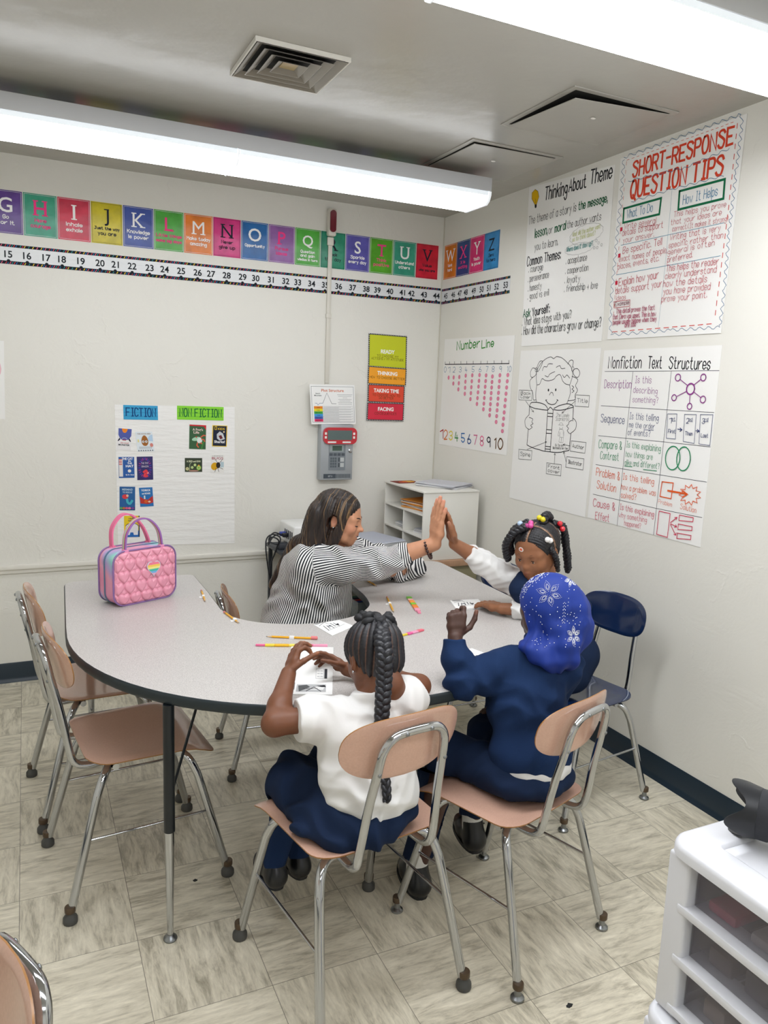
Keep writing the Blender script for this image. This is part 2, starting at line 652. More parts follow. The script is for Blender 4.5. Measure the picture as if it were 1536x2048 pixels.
CHARTS['short'] = [
('b',[(1.515,2.578),(2.152,2.577),(2.136,1.821),(1.523,1.823)]),
('t','SHORT-RESPONSE',(1.5978,2.4856),(2.1004,2.4896),.0587,.0092,'#d8452a'),
('t','QUESTION TIPS',(1.5946,2.4016),(2.0674,2.393),.0656,.01,'#d8452a'),
('s',[(1.535,2.578),(1.551,2.571),(1.559,2.575),(1.565,2.584),(1.577,2.583),(1.593,2.574),(1.605,2.572),(1.611,2.58),(1.619,2.585),(1.633,2.579),(1.648,2.572),(1.656,2.575),(1.661,2.584),(1.672,2.583),(1.688,2.575),(1.699,2.572),(1.705,2.58),(1.712,2.585),(1.726,2.58),(1.74,2.572),(1.748,2.576),(1.753,2.584),(1.763,2.584),(1.777,2.576),(1.789,2.573),(1.794,2.58),(1.801,2.586),(1.813,2.58),(1.827,2.573),(1.835,2.576),(1.84,2.584),(1.849,2.585),(1.863,2.577),(1.873,2.574),(1.879,2.58),(1.885,2.586),(1.897,2.581),(1.91,2.574),(1.917,2.576),(1.922,2.584),(1.931,2.585),(1.944,2.578),(1.954,2.574),(1.96,2.581),(1.965,2.587),(1.976,2.582),(1.989,2.575),(1.996,2.577),(2.001,2.585),(2.008,2.586),(2.021,2.578),(2.031,2.575),(2.036,2.581),(2.042,2.587),(2.052,2.583),(2.064,2.576),(2.071,2.577),(2.075,2.585),(2.083,2.586),(2.095,2.579),(2.105,2.575),(2.11,2.581),(2.114,2.587),(2.125,2.581),(2.121,2.574),(2.131,2.565),(2.139,2.555),(2.135,2.548),(2.127,2.544),(2.131,2.536),(2.14,2.527),(2.139,2.521),(2.13,2.517),(2.127,2.512),(2.135,2.502),(2.14,2.494),(2.134,2.49),(2.126,2.486),(2.128,2.478),(2.137,2.469),(2.138,2.462),(2.129,2.459),(2.125,2.454),(2.131,2.445),(2.138,2.436),(2.134,2.431),(2.125,2.427),(2.126,2.42),(2.135,2.411),(2.137,2.403),(2.129,2.399),(2.123,2.395),(2.128,2.386),(2.13,2.379),(2.123,2.375),(2.127,2.366),(2.136,2.357),(2.134,2.351),(2.124,2.347),(2.123,2.34),(2.132,2.331),(2.136,2.323),(2.128,2.318),(2.121,2.314),(2.127,2.305),(2.135,2.296),(2.132,2.29),(2.123,2.286),(2.122,2.279),(2.131,2.27),(2.135,2.262),(2.127,2.257),(2.12,2.252),(2.126,2.244),(2.134,2.235),(2.131,2.228),(2.121,2.224),(2.122,2.217),(2.131,2.208),(2.133,2.2),(2.125,2.195),(2.119,2.19),(2.126,2.181),(2.126,2.174),(2.119,2.169),(2.124,2.161),(2.133,2.152),(2.132,2.146),(2.123,2.141),(2.121,2.134),(2.13,2.126),(2.135,2.118),(2.129,2.112),(2.121,2.107),(2.125,2.099),(2.134,2.09),(2.134,2.083),(2.125,2.078),(2.122,2.072),(2.131,2.063),(2.137,2.055),(2.131,2.049),(2.123,2.044),(2.126,2.036),(2.135,2.028),(2.136,2.021),(2.127,2.015),(2.123,2.009),(2.131,2.001),(2.138,1.992),(2.133,1.986),(2.131,1.98),(2.124,1.974),(2.129,1.966),(2.138,1.957),(2.135,1.95),(2.125,1.944),(2.125,1.937),(2.134,1.928),(2.137,1.921),(2.128,1.915),(2.123,1.909),(2.13,1.9),(2.137,1.892),(2.131,1.885),(2.122,1.879),(2.125,1.872),(2.135,1.863),(2.134,1.856),(2.124,1.85),(2.128,1.842),(2.118,1.848),(2.11,1.844),(2.102,1.837),(2.093,1.838),(2.082,1.846),(2.073,1.848),(2.065,1.841),(2.056,1.837),(2.046,1.842),(2.035,1.848),(2.026,1.845),(2.018,1.838),(2.008,1.838),(1.997,1.846),(1.987,1.849),(1.978,1.842),(1.97,1.837),(1.959,1.842),(1.947,1.849),(1.938,1.847),(1.929,1.839),(1.919,1.839),(1.907,1.847),(1.897,1.85),(1.887,1.844),(1.875,1.85),(1.866,1.846),(1.857,1.838),(1.846,1.84),(1.833,1.848),(1.822,1.849),(1.813,1.841),(1.803,1.837),(1.791,1.843),(1.778,1.85),(1.768,1.845),(1.759,1.837),(1.747,1.839),(1.734,1.847),(1.722,1.848),(1.713,1.84),(1.702,1.836),(1.689,1.843),(1.675,1.849),(1.665,1.844),(1.655,1.836),(1.642,1.839),(1.628,1.847),(1.616,1.848),(1.606,1.839),(1.594,1.836),(1.58,1.843),(1.567,1.849),(1.555,1.843),(1.543,1.842),(1.552,1.85),(1.544,1.859),(1.53,1.868),(1.532,1.877),(1.543,1.885),(1.543,1.893),(1.529,1.903),(1.522,1.912),(1.532,1.92),(1.54,1.928),(1.53,1.937),(1.527,1.946),(1.537,1.953),(1.531,1.962),(1.518,1.972),(1.521,1.98),(1.534,1.987),(1.536,1.995),(1.524,2.005),(1.518,2.015),(1.528,2.021),(1.538,2.028),(1.532,2.038),(1.519,2.048),(1.522,2.056),(1.535,2.062),(1.538,2.07),(1.526,2.08),(1.519,2.09),(1.529,2.096),(1.539,2.103),(1.533,2.112),(1.521,2.123),(1.522,2.131),(1.536,2.137),(1.539,2.144),(1.527,2.155),(1.52,2.164),(1.53,2.171),(1.54,2.177),(1.53,2.187),(1.54,2.193),(1.534,2.203),(1.522,2.214),(1.525,2.221),(1.538,2.227),(1.54,2.235),(1.528,2.245),(1.522,2.255),(1.532,2.261),(1.542,2.267),(1.536,2.276),(1.524,2.287),(1.527,2.295),(1.54,2.3),(1.542,2.308),(1.531,2.318),(1.524,2.328),(1.534,2.334),(1.545,2.34),(1.538,2.349),(1.526,2.36),(1.529,2.368),(1.542,2.373),(1.545,2.38),(1.533,2.391),(1.526,2.401),(1.536,2.406),(1.547,2.412),(1.537,2.422),(1.547,2.428),(1.54,2.438),(1.528,2.449),(1.531,2.457),(1.544,2.461),(1.544,2.47),(1.531,2.481),(1.527,2.49),(1.539,2.495),(1.546,2.502),(1.536,2.512),(1.526,2.523),(1.533,2.53),(1.545,2.534),(1.542,2.543),(1.528,2.555),(1.528,2.564),(1.54,2.568)],.002,'#3f6a8c',0),
('s',[(1.555,2.562),(1.569,2.562)],.002,'#d5694f',0),
('s',[(1.584,2.562),(1.598,2.562)],.002,'#d5694f',0),
('s',[(1.613,2.562),(1.626,2.562)],.002,'#d5694f',0),
('s',[(1.641,2.562),(1.655,2.562)],.002,'#d5694f',0),
('s',[(1.669,2.562),(1.682,2.562)],.002,'#d5694f',0),
('s',[(1.696,2.562),(1.709,2.562)],.002,'#d5694f',0),
('s',[(1.723,2.562),(1.736,2.562)],.002,'#d5694f',0),
('s',[(1.75,2.562),(1.763,2.562)],.002,'#d5694f',0),
('s',[(1.776,2.562),(1.789,2.562)],.002,'#d5694f',0),
('s',[(1.802,2.563),(1.814,2.563)],.002,'#d5694f',0),
('s',[(1.828,2.563),(1.84,2.563)],.002,'#d5694f',0),
('s',[(1.853,2.563),(1.865,2.563)],.002,'#d5694f',0),
('s',[(1.877,2.563),(1.889,2.563)],.002,'#d5694f',0),
('s',[(1.902,2.563),(1.913,2.563)],.002,'#d5694f',0),
('s',[(1.926,2.563),(1.937,2.563)],.002,'#d5694f',0),
('s',[(1.949,2.563),(1.96,2.563)],.002,'#d5694f',0),
('s',[(1.973,2.563),(1.984,2.563)],.002,'#d5694f',0),
('s',[(1.996,2.563),(2.006,2.563)],.002,'#d5694f',0),
('s',[(2.018,2.563),(2.029,2.563)],.002,'#d5694f',0),
('s',[(2.041,2.563),(2.051,2.563)],.002,'#d5694f',0),
('s',[(2.062,2.564),(2.073,2.564)],.002,'#d5694f',0),
('s',[(2.084,2.564),(2.095,2.564)],.002,'#d5694f',0),
('s',[(2.114,2.554),(2.114,2.538)],.003,'#cf4030',0),
('s',[(2.114,2.519),(2.114,2.503)],.003,'#cf4030',0),
('s',[(2.114,2.485),(2.114,2.469)],.003,'#cf4030',0),
('s',[(2.114,2.451),(2.114,2.434)],.003,'#cf4030',0),
('s',[(2.114,2.416),(2.114,2.4)],.003,'#cf4030',0),
('s',[(2.114,2.381),(2.114,2.365)],.003,'#cf4030',0),
('s',[(2.113,2.346),(2.113,2.33)],.003,'#cf4030',0),
('s',[(2.113,2.311),(2.113,2.295)],.003,'#cf4030',0),
('s',[(2.113,2.276),(2.113,2.26)],.003,'#cf4030',0),
('s',[(2.112,2.243),(2.112,2.227)],.003,'#cf4030',0),
('s',[(2.111,2.21),(2.111,2.193)],.003,'#cf4030',0),
('s',[(2.11,2.177),(2.11,2.16)],.003,'#cf4030',0),
('s',[(2.109,2.143),(2.109,2.127)],.003,'#cf4030',0),
('s',[(2.108,2.11),(2.108,2.093)],.003,'#cf4030',0),
('s',[(2.107,2.076),(2.107,2.059)],.003,'#cf4030',0),
('s',[(2.106,2.042),(2.106,2.025)],.003,'#cf4030',0),
('s',[(2.105,2.008),(2.105,1.991)],.003,'#cf4030',0),
('s',[(2.104,1.974),(2.104,1.957)],.003,'#cf4030',0),
('s',[(2.103,1.94),(2.103,1.922)],.003,'#cf4030',0),
('s',[(2.102,1.905),(2.102,1.888)],.003,'#cf4030',0),
('s',[(1.552,1.854),(1.583,1.854)],.003,'#cf4030',0),
('s',[(1.606,1.854),(1.635,1.854)],.003,'#cf4030',0),
('s',[(1.658,1.854),(1.686,1.855)],.003,'#cf4030',0),
('s',[(1.708,1.855),(1.736,1.855)],.003,'#cf4030',0),
('s',[(1.757,1.855),(1.784,1.855)],.003,'#cf4030',0),
('s',[(1.804,1.855),(1.831,1.855)],.003,'#cf4030',0),
('s',[(1.851,1.855),(1.877,1.855)],.003,'#cf4030',0),
('s',[(1.896,1.856),(1.921,1.856)],.003,'#cf4030',0),
('s',[(1.94,1.856),(1.964,1.856)],.003,'#cf4030',0),
('s',[(1.983,1.856),(2.007,1.856)],.003,'#cf4030',0),
('s',[(2.025,1.856),(2.048,1.857)],.003,'#cf4030',0),
('s',[(2.066,1.857),(2.088,1.857)],.003,'#cf4030',0),
('s',[(1.554,2.557),(1.554,2.543)],.002,'#d5694f',0),
('s',[(1.553,2.523),(1.553,2.509)],.002,'#d5694f',0),
('s',[(1.553,2.488),(1.553,2.474)],.002,'#d5694f',0),
('s',[(1.552,2.453),(1.552,2.439)],.002,'#d5694f',0),
('s',[(1.552,2.418),(1.552,2.404)],.002,'#d5694f',0),
('s',[(1.551,2.383),(1.551,2.369)],.002,'#d5694f',0),
('s',[(1.551,2.348),(1.551,2.333)],.002,'#d5694f',0),
('s',[(1.55,2.312),(1.55,2.298)],.002,'#d5694f',0),
('s',[(1.55,2.279),(1.55,2.265)],.002,'#d5694f',0),
('s',[(1.55,2.245),(1.55,2.231)],.002,'#d5694f',0),
('s',[(1.55,2.212),(1.55,2.198)],.002,'#d5694f',0),
('s',[(1.55,2.178),(1.55,2.164)],.002,'#d5694f',0),
('s',[(1.55,2.145),(1.55,2.13)],.002,'#d5694f',0),
('s',[(1.55,2.111),(1.55,2.096)],.002,'#d5694f',0),
('s',[(1.55,2.077),(1.55,2.062)],.002,'#d5694f',0),
('s',[(1.55,2.043),(1.55,2.028)],.002,'#d5694f',0),
('s',[(1.55,2.009),(1.55,1.994)],.002,'#d5694f',0),
('s',[(1.55,1.974),(1.55,1.96)],.002,'#d5694f',0),
('s',[(1.55,1.94),(1.55,1.925)],.002,'#d5694f',0),
('s',[(1.55,1.905),(1.55,1.891)],.002,'#d5694f',0),
('s',[(1.575,2.474),(1.589,2.469),(1.6,2.47),(1.609,2.475),(1.619,2.477),(1.632,2.472),(1.645,2.467),(1.656,2.466),(1.665,2.471),(1.674,2.474),(1.686,2.47),(1.7,2.465),(1.711,2.463),(1.72,2.466),(1.728,2.47),(1.739,2.468),(1.752,2.463),(1.764,2.459),(1.772,2.462),(1.781,2.467),(1.791,2.466),(1.803,2.461),(1.815,2.457),(1.824,2.459),(1.832,2.463),(1.841,2.464),(1.853,2.459),(1.864,2.454),(1.874,2.455),(1.881,2.46),(1.892,2.457),(1.903,2.454),(1.911,2.456),(1.917,2.461),(1.924,2.465),(1.934,2.463),(1.946,2.459),(1.954,2.459),(1.96,2.464),(1.966,2.469),(1.975,2.468),(1.987,2.464),(1.996,2.462),(2.003,2.466),(2.008,2.472),(2.016,2.473),(2.027,2.469),(2.037,2.466),(2.044,2.469),(2.049,2.475),(2.056,2.477),(2.066,2.474),(2.076,2.471),(2.084,2.472),(2.089,2.477)],.002,'#3f6a8c',0),
('s',[(1.603,2.386),(1.617,2.382),(1.627,2.383),(1.635,2.389),(1.644,2.392),(1.657,2.388),(1.67,2.383),(1.681,2.383),(1.689,2.388),(1.698,2.392),(1.709,2.391),(1.722,2.385),(1.733,2.384),(1.742,2.388),(1.749,2.393),(1.76,2.392),(1.772,2.388),(1.784,2.384),(1.792,2.387),(1.8,2.392),(1.809,2.394),(1.821,2.39),(1.831,2.39),(1.843,2.385),(1.852,2.386),(1.86,2.392),(1.869,2.393),(1.88,2.389),(1.892,2.385),(1.901,2.385),(1.909,2.39),(1.917,2.393),(1.928,2.389),(1.94,2.384),(1.95,2.384),(1.957,2.389),(1.965,2.392),(1.975,2.389),(1.987,2.384),(1.996,2.383),(2.003,2.387),(2.011,2.391),(2.021,2.389),(2.032,2.384),(2.042,2.382),(2.049,2.386),(2.056,2.39),(2.065,2.388),(2.076,2.383)],.002,'#3f6a8c',0),
('s',[(1.561,2.366),(1.773,2.367),(1.77,2.306),(1.563,2.308)],.009,'#0f6a45',1),
('s',[(1.868,2.374),(2.083,2.372),(2.085,2.304),(1.87,2.305)],.009,'#0f6a45',1),
('t','What To Do',(1.5837,2.3227),(1.7298,2.324),.0331,.0026,'#4f86a8'),
('t','How It Helps',(1.8908,2.3202),(2.055,2.3215),.0344,.0026,'#4f86a8'),
('s',[(1.828,2.386),(1.828,2.125),(1.821,1.861)],.001,'#7fa3b5',0),
('s',[(1.562,2.216),(1.829,2.217),(2.101,2.217)],.002,'#5a93b0',0),
('s',[(1.548,2.095),(1.825,2.098),(2.098,2.101)],.002,'#5a93b0',0),
('f',[(1.548,2.291),(1.562,2.291),(1.563,2.275),(1.549,2.275)],'#c81f3c'),
('f',[(1.549,2.182),(1.563,2.183),(1.564,2.166),(1.55,2.166)],'#c81f3c'),
('f',[(1.544,2.069),(1.559,2.07),(1.56,2.053),(1.546,2.052)],'#c81f3c'),
('t','Write several',(1.5738,2.2801),(1.7551,2.2728),.0244,.0017,'#bb3348'),
('t','details to support',(1.5644,2.2543),(1.7969,2.2504),.0246,.0017,'#bb3348'),
('t','your answer.',(1.5716,2.2241),(1.7507,2.2223),.0222,.0015,'#bb3348'),
('t','Be specific. Tell',(1.5771,2.1785),(1.7991,2.1839),.0277,.0019,'#bb3348'),
('t','exact names of people,',(1.5577,2.1479),(1.831,2.1484),.0233,.0016,'#bb3348'),
('t','places, events, etc.',(1.5543,2.1173),(1.7913,2.1227),.0234,.0016,'#bb3348'),
('t','Explain how your',(1.5686,2.0463),(1.7966,2.0549),.0307,.0021,'#bb3348'),
('t','details support your',(1.5526,2.0142),(1.8197,2.0189),.0272,.0018,'#bb3348'),
('t','ideas',(1.5603,1.986),(1.6178,1.9869),.0205,.0014,'#bb3348'),
('t','This helps you prove',(1.8503,2.2805),(2.1009,2.2726),.0206,.0014,'#bb3348'),
('t','that your ideas are',(1.839,2.2522),(2.0837,2.2476),.0206,.0014,'#bb3348'),
('t','correct.(It makes it strong)',(1.85,2.2265),(2.1179,2.2196),.0197,.0013,'#bb3348'),
('t','Writing that is very',(1.8422,2.1937),(2.0859,2.1908),.0228,.0016,'#bb3348'),
('t','specific rather than',(1.8398,2.1648),(2.1023,2.1639),.0216,.0015,'#bb3348'),
('t','general is often',(1.8383,2.1387),(2.066,2.1429),.0216,.0015,'#bb3348'),
('t','preferred.',(1.8388,2.11),(1.9649,2.1131),.0229,.0016,'#bb3348'),
('t','This helps the reader',(1.8372,2.0748),(2.0946,2.0715),.0251,.0017,'#bb3348'),
('t','clearly understand',(1.8347,2.0463),(2.0877,2.0436),.0243,.0017,'#bb3348'),
('t','how the details',(1.8293,2.0157),(2.0482,2.0127),.026,.0018,'#bb3348'),
('t','you have provided',(1.833,1.9863),(2.0669,1.9837),.0252,.0017,'#bb3348'),
('t','prove your point.',(1.8274,1.9576),(2.0555,1.9555),.0245,.0017,'#bb3348'),
('s',[(1.671,2.272),(1.756,2.268)],.002,'#bb3348',0),
('s',[(1.548,1.982),(1.647,1.982),(1.649,1.956),(1.552,1.956)],.002,'#bb3348',1),
('t','Example',(1.5559,1.9631),(1.6425,1.9649),.0155,.0021,'#7a2340'),
('t','This detail proves the fact',(1.5684,1.9307),(1.7933,1.9309),.0191,.0022,'#a83a5e'),
('t','that Clara was upset. This is how',(1.5496,1.9077),(1.8028,1.9052),.0192,.0022,'#a83a5e'),
('t','people usually behave when they',(1.5538,1.8854),(1.8085,1.8844),.0193,.0022,'#a83a5e'),
('t','are sad',(1.6287,1.8691),(1.6934,1.8703),.0189,.0022,'#a83a5e'),
]
CHARTS['numline'] = [
('b',[(.073,1.884),(.811,1.874),(.801,1.244),(.06,1.246)]),
('t','Number',(.2223,1.8163),(.4708,1.8239),.0476,.0067,'#2e8a2e'),
('t','Line',(.4958,1.8179),(.6138,1.8236),.0408,.0067,'#2e8a2e'),
('s',[(.091,1.733),(.773,1.729)],.005,'#1b1c22',0),
('s',[(.091,1.733),(.09,1.748)],.004,'#1b1c22',0),
('s',[(.145,1.732),(.144,1.748)],.004,'#1b1c22',0),
('s',[(.203,1.732),(.202,1.748)],.004,'#1b1c22',0),
('s',[(.278,1.732),(.276,1.748)],.004,'#1b1c22',0),
('s',[(.344,1.731),(.342,1.747)],.004,'#1b1c22',0),
('s',[(.414,1.73),(.413,1.747)],.004,'#1b1c22',0),
('s',[(.495,1.73),(.494,1.746)],.004,'#1b1c22',0),
('s',[(.563,1.729),(.561,1.746)],.004,'#1b1c22',0),
('s',[(.63,1.729),(.628,1.746)],.004,'#1b1c22',0),
('s',[(.703,1.728),(.701,1.745)],.004,'#1b1c22',0),
('s',[(.772,1.728),(.77,1.745)],.004,'#1b1c22',0),
('t','0',(.0827,1.687),(.1085,1.6869),.0314,.0026,'#2a6a96'),
('t','1',(.13,1.6854),(.1554,1.6853),.0312,.0026,'#2a6a96'),
('t','2',(.1889,1.6852),(.2137,1.6851),.0308,.0026,'#2a6a96'),
('t','3',(.2612,1.6863),(.2853,1.6862),.0304,.0026,'#2a6a96'),
('t','4',(.3276,1.686),(.3512,1.6859),.03,.0026,'#2a6a96'),
('t','5',(.405,1.687),(.4278,1.6869),.0296,.0026,'#2a6a96'),
('t','6',(.4802,1.6867),(.5023,1.6866),.0291,.0026,'#2a6a96'),
('t','7',(.5506,1.687),(.5721,1.6869),.0286,.0026,'#2a6a96'),
('t','8',(.6133,1.6867),(.6342,1.6866),.0284,.0026,'#2a6a96'),
('t','9',(.6857,1.687),(.7059,1.6869),.0279,.0026,'#2a6a96'),
('t','10',(.7591,1.6873),(.7961,1.6871),.0274,.0026,'#2a6a96'),
('e',.1417,1.6539,.0105,.0119,'#e58aa6',0),
('e',.1417,1.6539,.0105,.0119,'#c95a80',.0013),
('e',.2016,1.6554,.0108,.0118,'#e58aa6',0),
('e',.2016,1.6554,.0108,.0118,'#c95a80',.0013),
('e',.201,1.6195,.0109,.0117,'#e58aa6',0),
('e',.201,1.6195,.0109,.0117,'#c95a80',.0013),
('e',.2668,1.6576,.0112,.0116,'#e58aa6',0),
('e',.2668,1.6576,.0112,.0116,'#c95a80',.0013),
('e',.265,1.6217,.0112,.0117,'#e58aa6',0),
('e',.265,1.6217,.0112,.0117,'#c95a80',.0013),
('e',.2632,1.5858,.0113,.0116,'#e58aa6',0),
('e',.2632,1.5858,.0113,.0116,'#c95a80',.0013),
('e',.3389,1.6658,.0115,.0114,'#e58aa6',0),
('e',.3389,1.6658,.0115,.0114,'#c95a80',.0013),
('e',.3389,1.631,.0115,.0115,'#e58aa6',0),
('e',.3389,1.631,.0115,.0115,'#c95a80',.0013),
('e',.339,1.5962,.0115,.0114,'#e58aa6',0),
('e',.339,1.5962,.0115,.0114,'#c95a80',.0013),
('e',.3391,1.5612,.0115,.0115,'#e58aa6',0),
('e',.3391,1.5612,.0115,.0115,'#c95a80',.0013),
('e',.4108,1.6678,.0117,.0112,'#e58aa6',0),
('e',.4108,1.6678,.0117,.0112,'#c95a80',.0013),
('e',.4092,1.6341,.0118,.0113,'#e58aa6',0),
('e',.4092,1.6341,.0118,.0113,'#c95a80',.0013),
('e',.4076,1.6003,.0118,.0113,'#e58aa6',0),
('e',.4076,1.6003,.0118,.0113,'#c95a80',.0013),
('e',.406,1.5665,.0118,.0113,'#e58aa6',0),
('e',.406,1.5665,.0118,.0113,'#c95a80',.0013),
('e',.4044,1.5325,.0118,.0113,'#e58aa6',0),
('e',.4044,1.5325,.0118,.0113,'#c95a80',.0013),
('e',.4882,1.669,.0119,.0111,'#e58aa6',0),
('e',.4882,1.669,.0119,.0111,'#c95a80',.0013),
('e',.4861,1.6369,.012,.0111,'#e58aa6',0),
('e',.4861,1.6369,.012,.0111,'#c95a80',.0013),
('e',.4841,1.6047,.0119,.0111,'#e58aa6',0),
('e',.4841,1.6047,.0119,.0111,'#c95a80',.0013),
('e',.482,1.5724,.012,.0111,'#e58aa6',0),
('e',.482,1.5724,.012,.0111,'#c95a80',.0013),
('e',.4799,1.5399,.012,.0112,'#e58aa6',0),
('e',.4799,1.5399,.012,.0112,'#c95a80',.0013),
('e',.4778,1.5074,.012,.0112,'#e58aa6',0),
('e',.4778,1.5074,.012,.0112,'#c95a80',.0013),
('e',.5563,1.6671,.0121,.0109,'#e58aa6',0),
('e',.5563,1.6671,.0121,.0109,'#c95a80',.0013),
('e',.555,1.6361,.0122,.0109,'#e58aa6',0),
('e',.555,1.6361,.0122,.0109,'#c95a80',.0013),
('e',.5537,1.605,.0122,.0109,'#e58aa6',0),
('e',.5537,1.605,.0122,.0109,'#c95a80',.0013),
('e',.5524,1.5738,.0121,.011,'#e58aa6',0),
('e',.5524,1.5738,.0121,.011,'#c95a80',.0013),
('e',.551,1.5425,.0122,.011,'#e58aa6',0),
('e',.551,1.5425,.0122,.011,'#c95a80',.0013),
('e',.5497,1.5111,.0122,.0111,'#e58aa6',0),
('e',.5497,1.5111,.0122,.0111,'#c95a80',.0013),
('e',.5484,1.4797,.0122,.011,'#e58aa6',0),
('e',.5484,1.4797,.0122,.011,'#c95a80',.0013),
('e',.6207,1.6613,.0123,.0108,'#e58aa6',0),
('e',.6207,1.6613,.0123,.0108,'#c95a80',.0013),
('e',.6199,1.6313,.0123,.0108,'#e58aa6',0),
('e',.6199,1.6313,.0123,.0108,'#c95a80',.0013),
('e',.6191,1.6012,.0123,.0108,'#e58aa6',0),
('e',.6191,1.6012,.0123,.0108,'#c95a80',.0013),
('e',.6183,1.571,.0124,.0108,'#e58aa6',0),
('e',.6183,1.571,.0124,.0108,'#c95a80',.0013),
('e',.6175,1.5407,.0124,.0109,'#e58aa6',0),
('e',.6175,1.5407,.0124,.0109,'#c95a80',.0013),
('e',.6167,1.5103,.0124,.0109,'#e58aa6',0),
('e',.6167,1.5103,.0124,.0109,'#c95a80',.0013),
('e',.6159,1.4799,.0124,.0109,'#e58aa6',0),
('e',.6159,1.4799,.0124,.0109,'#c95a80',.0013),
('e',.6151,1.4494,.0124,.0109,'#e58aa6',0),
('e',.6151,1.4494,.0124,.0109,'#c95a80',.0013),
('e',.6934,1.6676,.0124,.0107,'#e58aa6',0),
('e',.6934,1.6676,.0124,.0107,'#c95a80',.0013),
('e',.6922,1.6365,.0125,.0107,'#e58aa6',0),
('e',.6922,1.6365,.0125,.0107,'#c95a80',.0013),
('e',.6911,1.6053,.0124,.0107,'#e58aa6',0),
('e',.6911,1.6053,.0124,.0107,'#c95a80',.0013),
('e',.6899,1.574,.0125,.0107,'#e58aa6',0),
('e',.6899,1.574,.0125,.0107,'#c95a80',.0013),
('e',.6887,1.5427,.0125,.0107,'#e58aa6',0),
('e',.6887,1.5427,.0125,.0107,'#c95a80',.0013),
('e',.6875,1.5112,.0125,.0107,'#e58aa6',0),
('e',.6875,1.5112,.0125,.0107,'#c95a80',.0013),
('e',.6863,1.4796,.0126,.0108,'#e58aa6',0),
('e',.6863,1.4796,.0126,.0108,'#c95a80',.0013),
('e',.6851,1.448,.0126,.0107,'#e58aa6',0),
('e',.6851,1.448,.0126,.0107,'#c95a80',.0013),
('e',.6839,1.4162,.0126,.0108,'#e58aa6',0),
('e',.6839,1.4162,.0126,.0108,'#c95a80',.0013),
('e',.7688,1.6688,.0125,.0105,'#e58aa6',0),
('e',.7688,1.6688,.0125,.0105,'#c95a80',.0013),
('e',.7666,1.6362,.0126,.0104,'#e58aa6',0),
('e',.7666,1.6362,.0126,.0104,'#c95a80',.0013),
('e',.7645,1.6034,.0125,.0104,'#e58aa6',0),
('e',.7645,1.6034,.0125,.0104,'#c95a80',.0013),
('e',.7623,1.5704,.0126,.0106,'#e58aa6',0),
('e',.7623,1.5704,.0126,.0106,'#c95a80',.0013),
('e',.7601,1.5374,.0126,.0106,'#e58aa6',0),
('e',.7601,1.5374,.0126,.0106,'#c95a80',.0013),
('e',.7579,1.5043,.0127,.0105,'#e58aa6',0),
('e',.7579,1.5043,.0127,.0105,'#c95a80',.0013),
('e',.7557,1.471,.0127,.0106,'#e58aa6',0),
('e',.7557,1.471,.0127,.0106,'#c95a80',.0013),
('e',.7535,1.4377,.0127,.0106,'#e58aa6',0),
('e',.7535,1.4377,.0127,.0106,'#c95a80',.0013),
('e',.7513,1.4042,.0127,.0106,'#e58aa6',0),
('e',.7513,1.4042,.0127,.0106,'#c95a80',.0013),
('e',.7491,1.3706,.0128,.0106,'#e58aa6',0),
('e',.7491,1.3706,.0128,.0106,'#c95a80',.0013),
('t','1',(.0741,1.2839),(.112,1.2866),.0502,.0067,'#b01e2c'),
('t','2',(.1228,1.2802),(.16,1.2829),.0544,.0067,'#e0762a'),
('t','3',(.1857,1.282),(.222,1.2847),.0512,.0067,'#e3cf3a'),
('t','4',(.2544,1.2801),(.2898,1.2827),.0517,.0067,'#2e8a3a'),
('t','5',(.3292,1.2802),(.3636,1.2828),.0485,.0067,'#2a6fb0'),
('t','6',(.3998,1.2754),(.4332,1.278),.0515,.0067,'#23508c'),
('t','7',(.4678,1.2773),(.5003,1.2799),.051,.0067,'#d06a94'),
('t','8',(.5368,1.2749),(.5684,1.2774),.0513,.0067,'#e8709a'),
('t','9',(.6085,1.2754),(.6392,1.278),.0512,.0067,'#1f2130'),
('t','10',(.6807,1.2736),(.7605,1.2752),.0535,.0081,'#6b4a2a'),
]
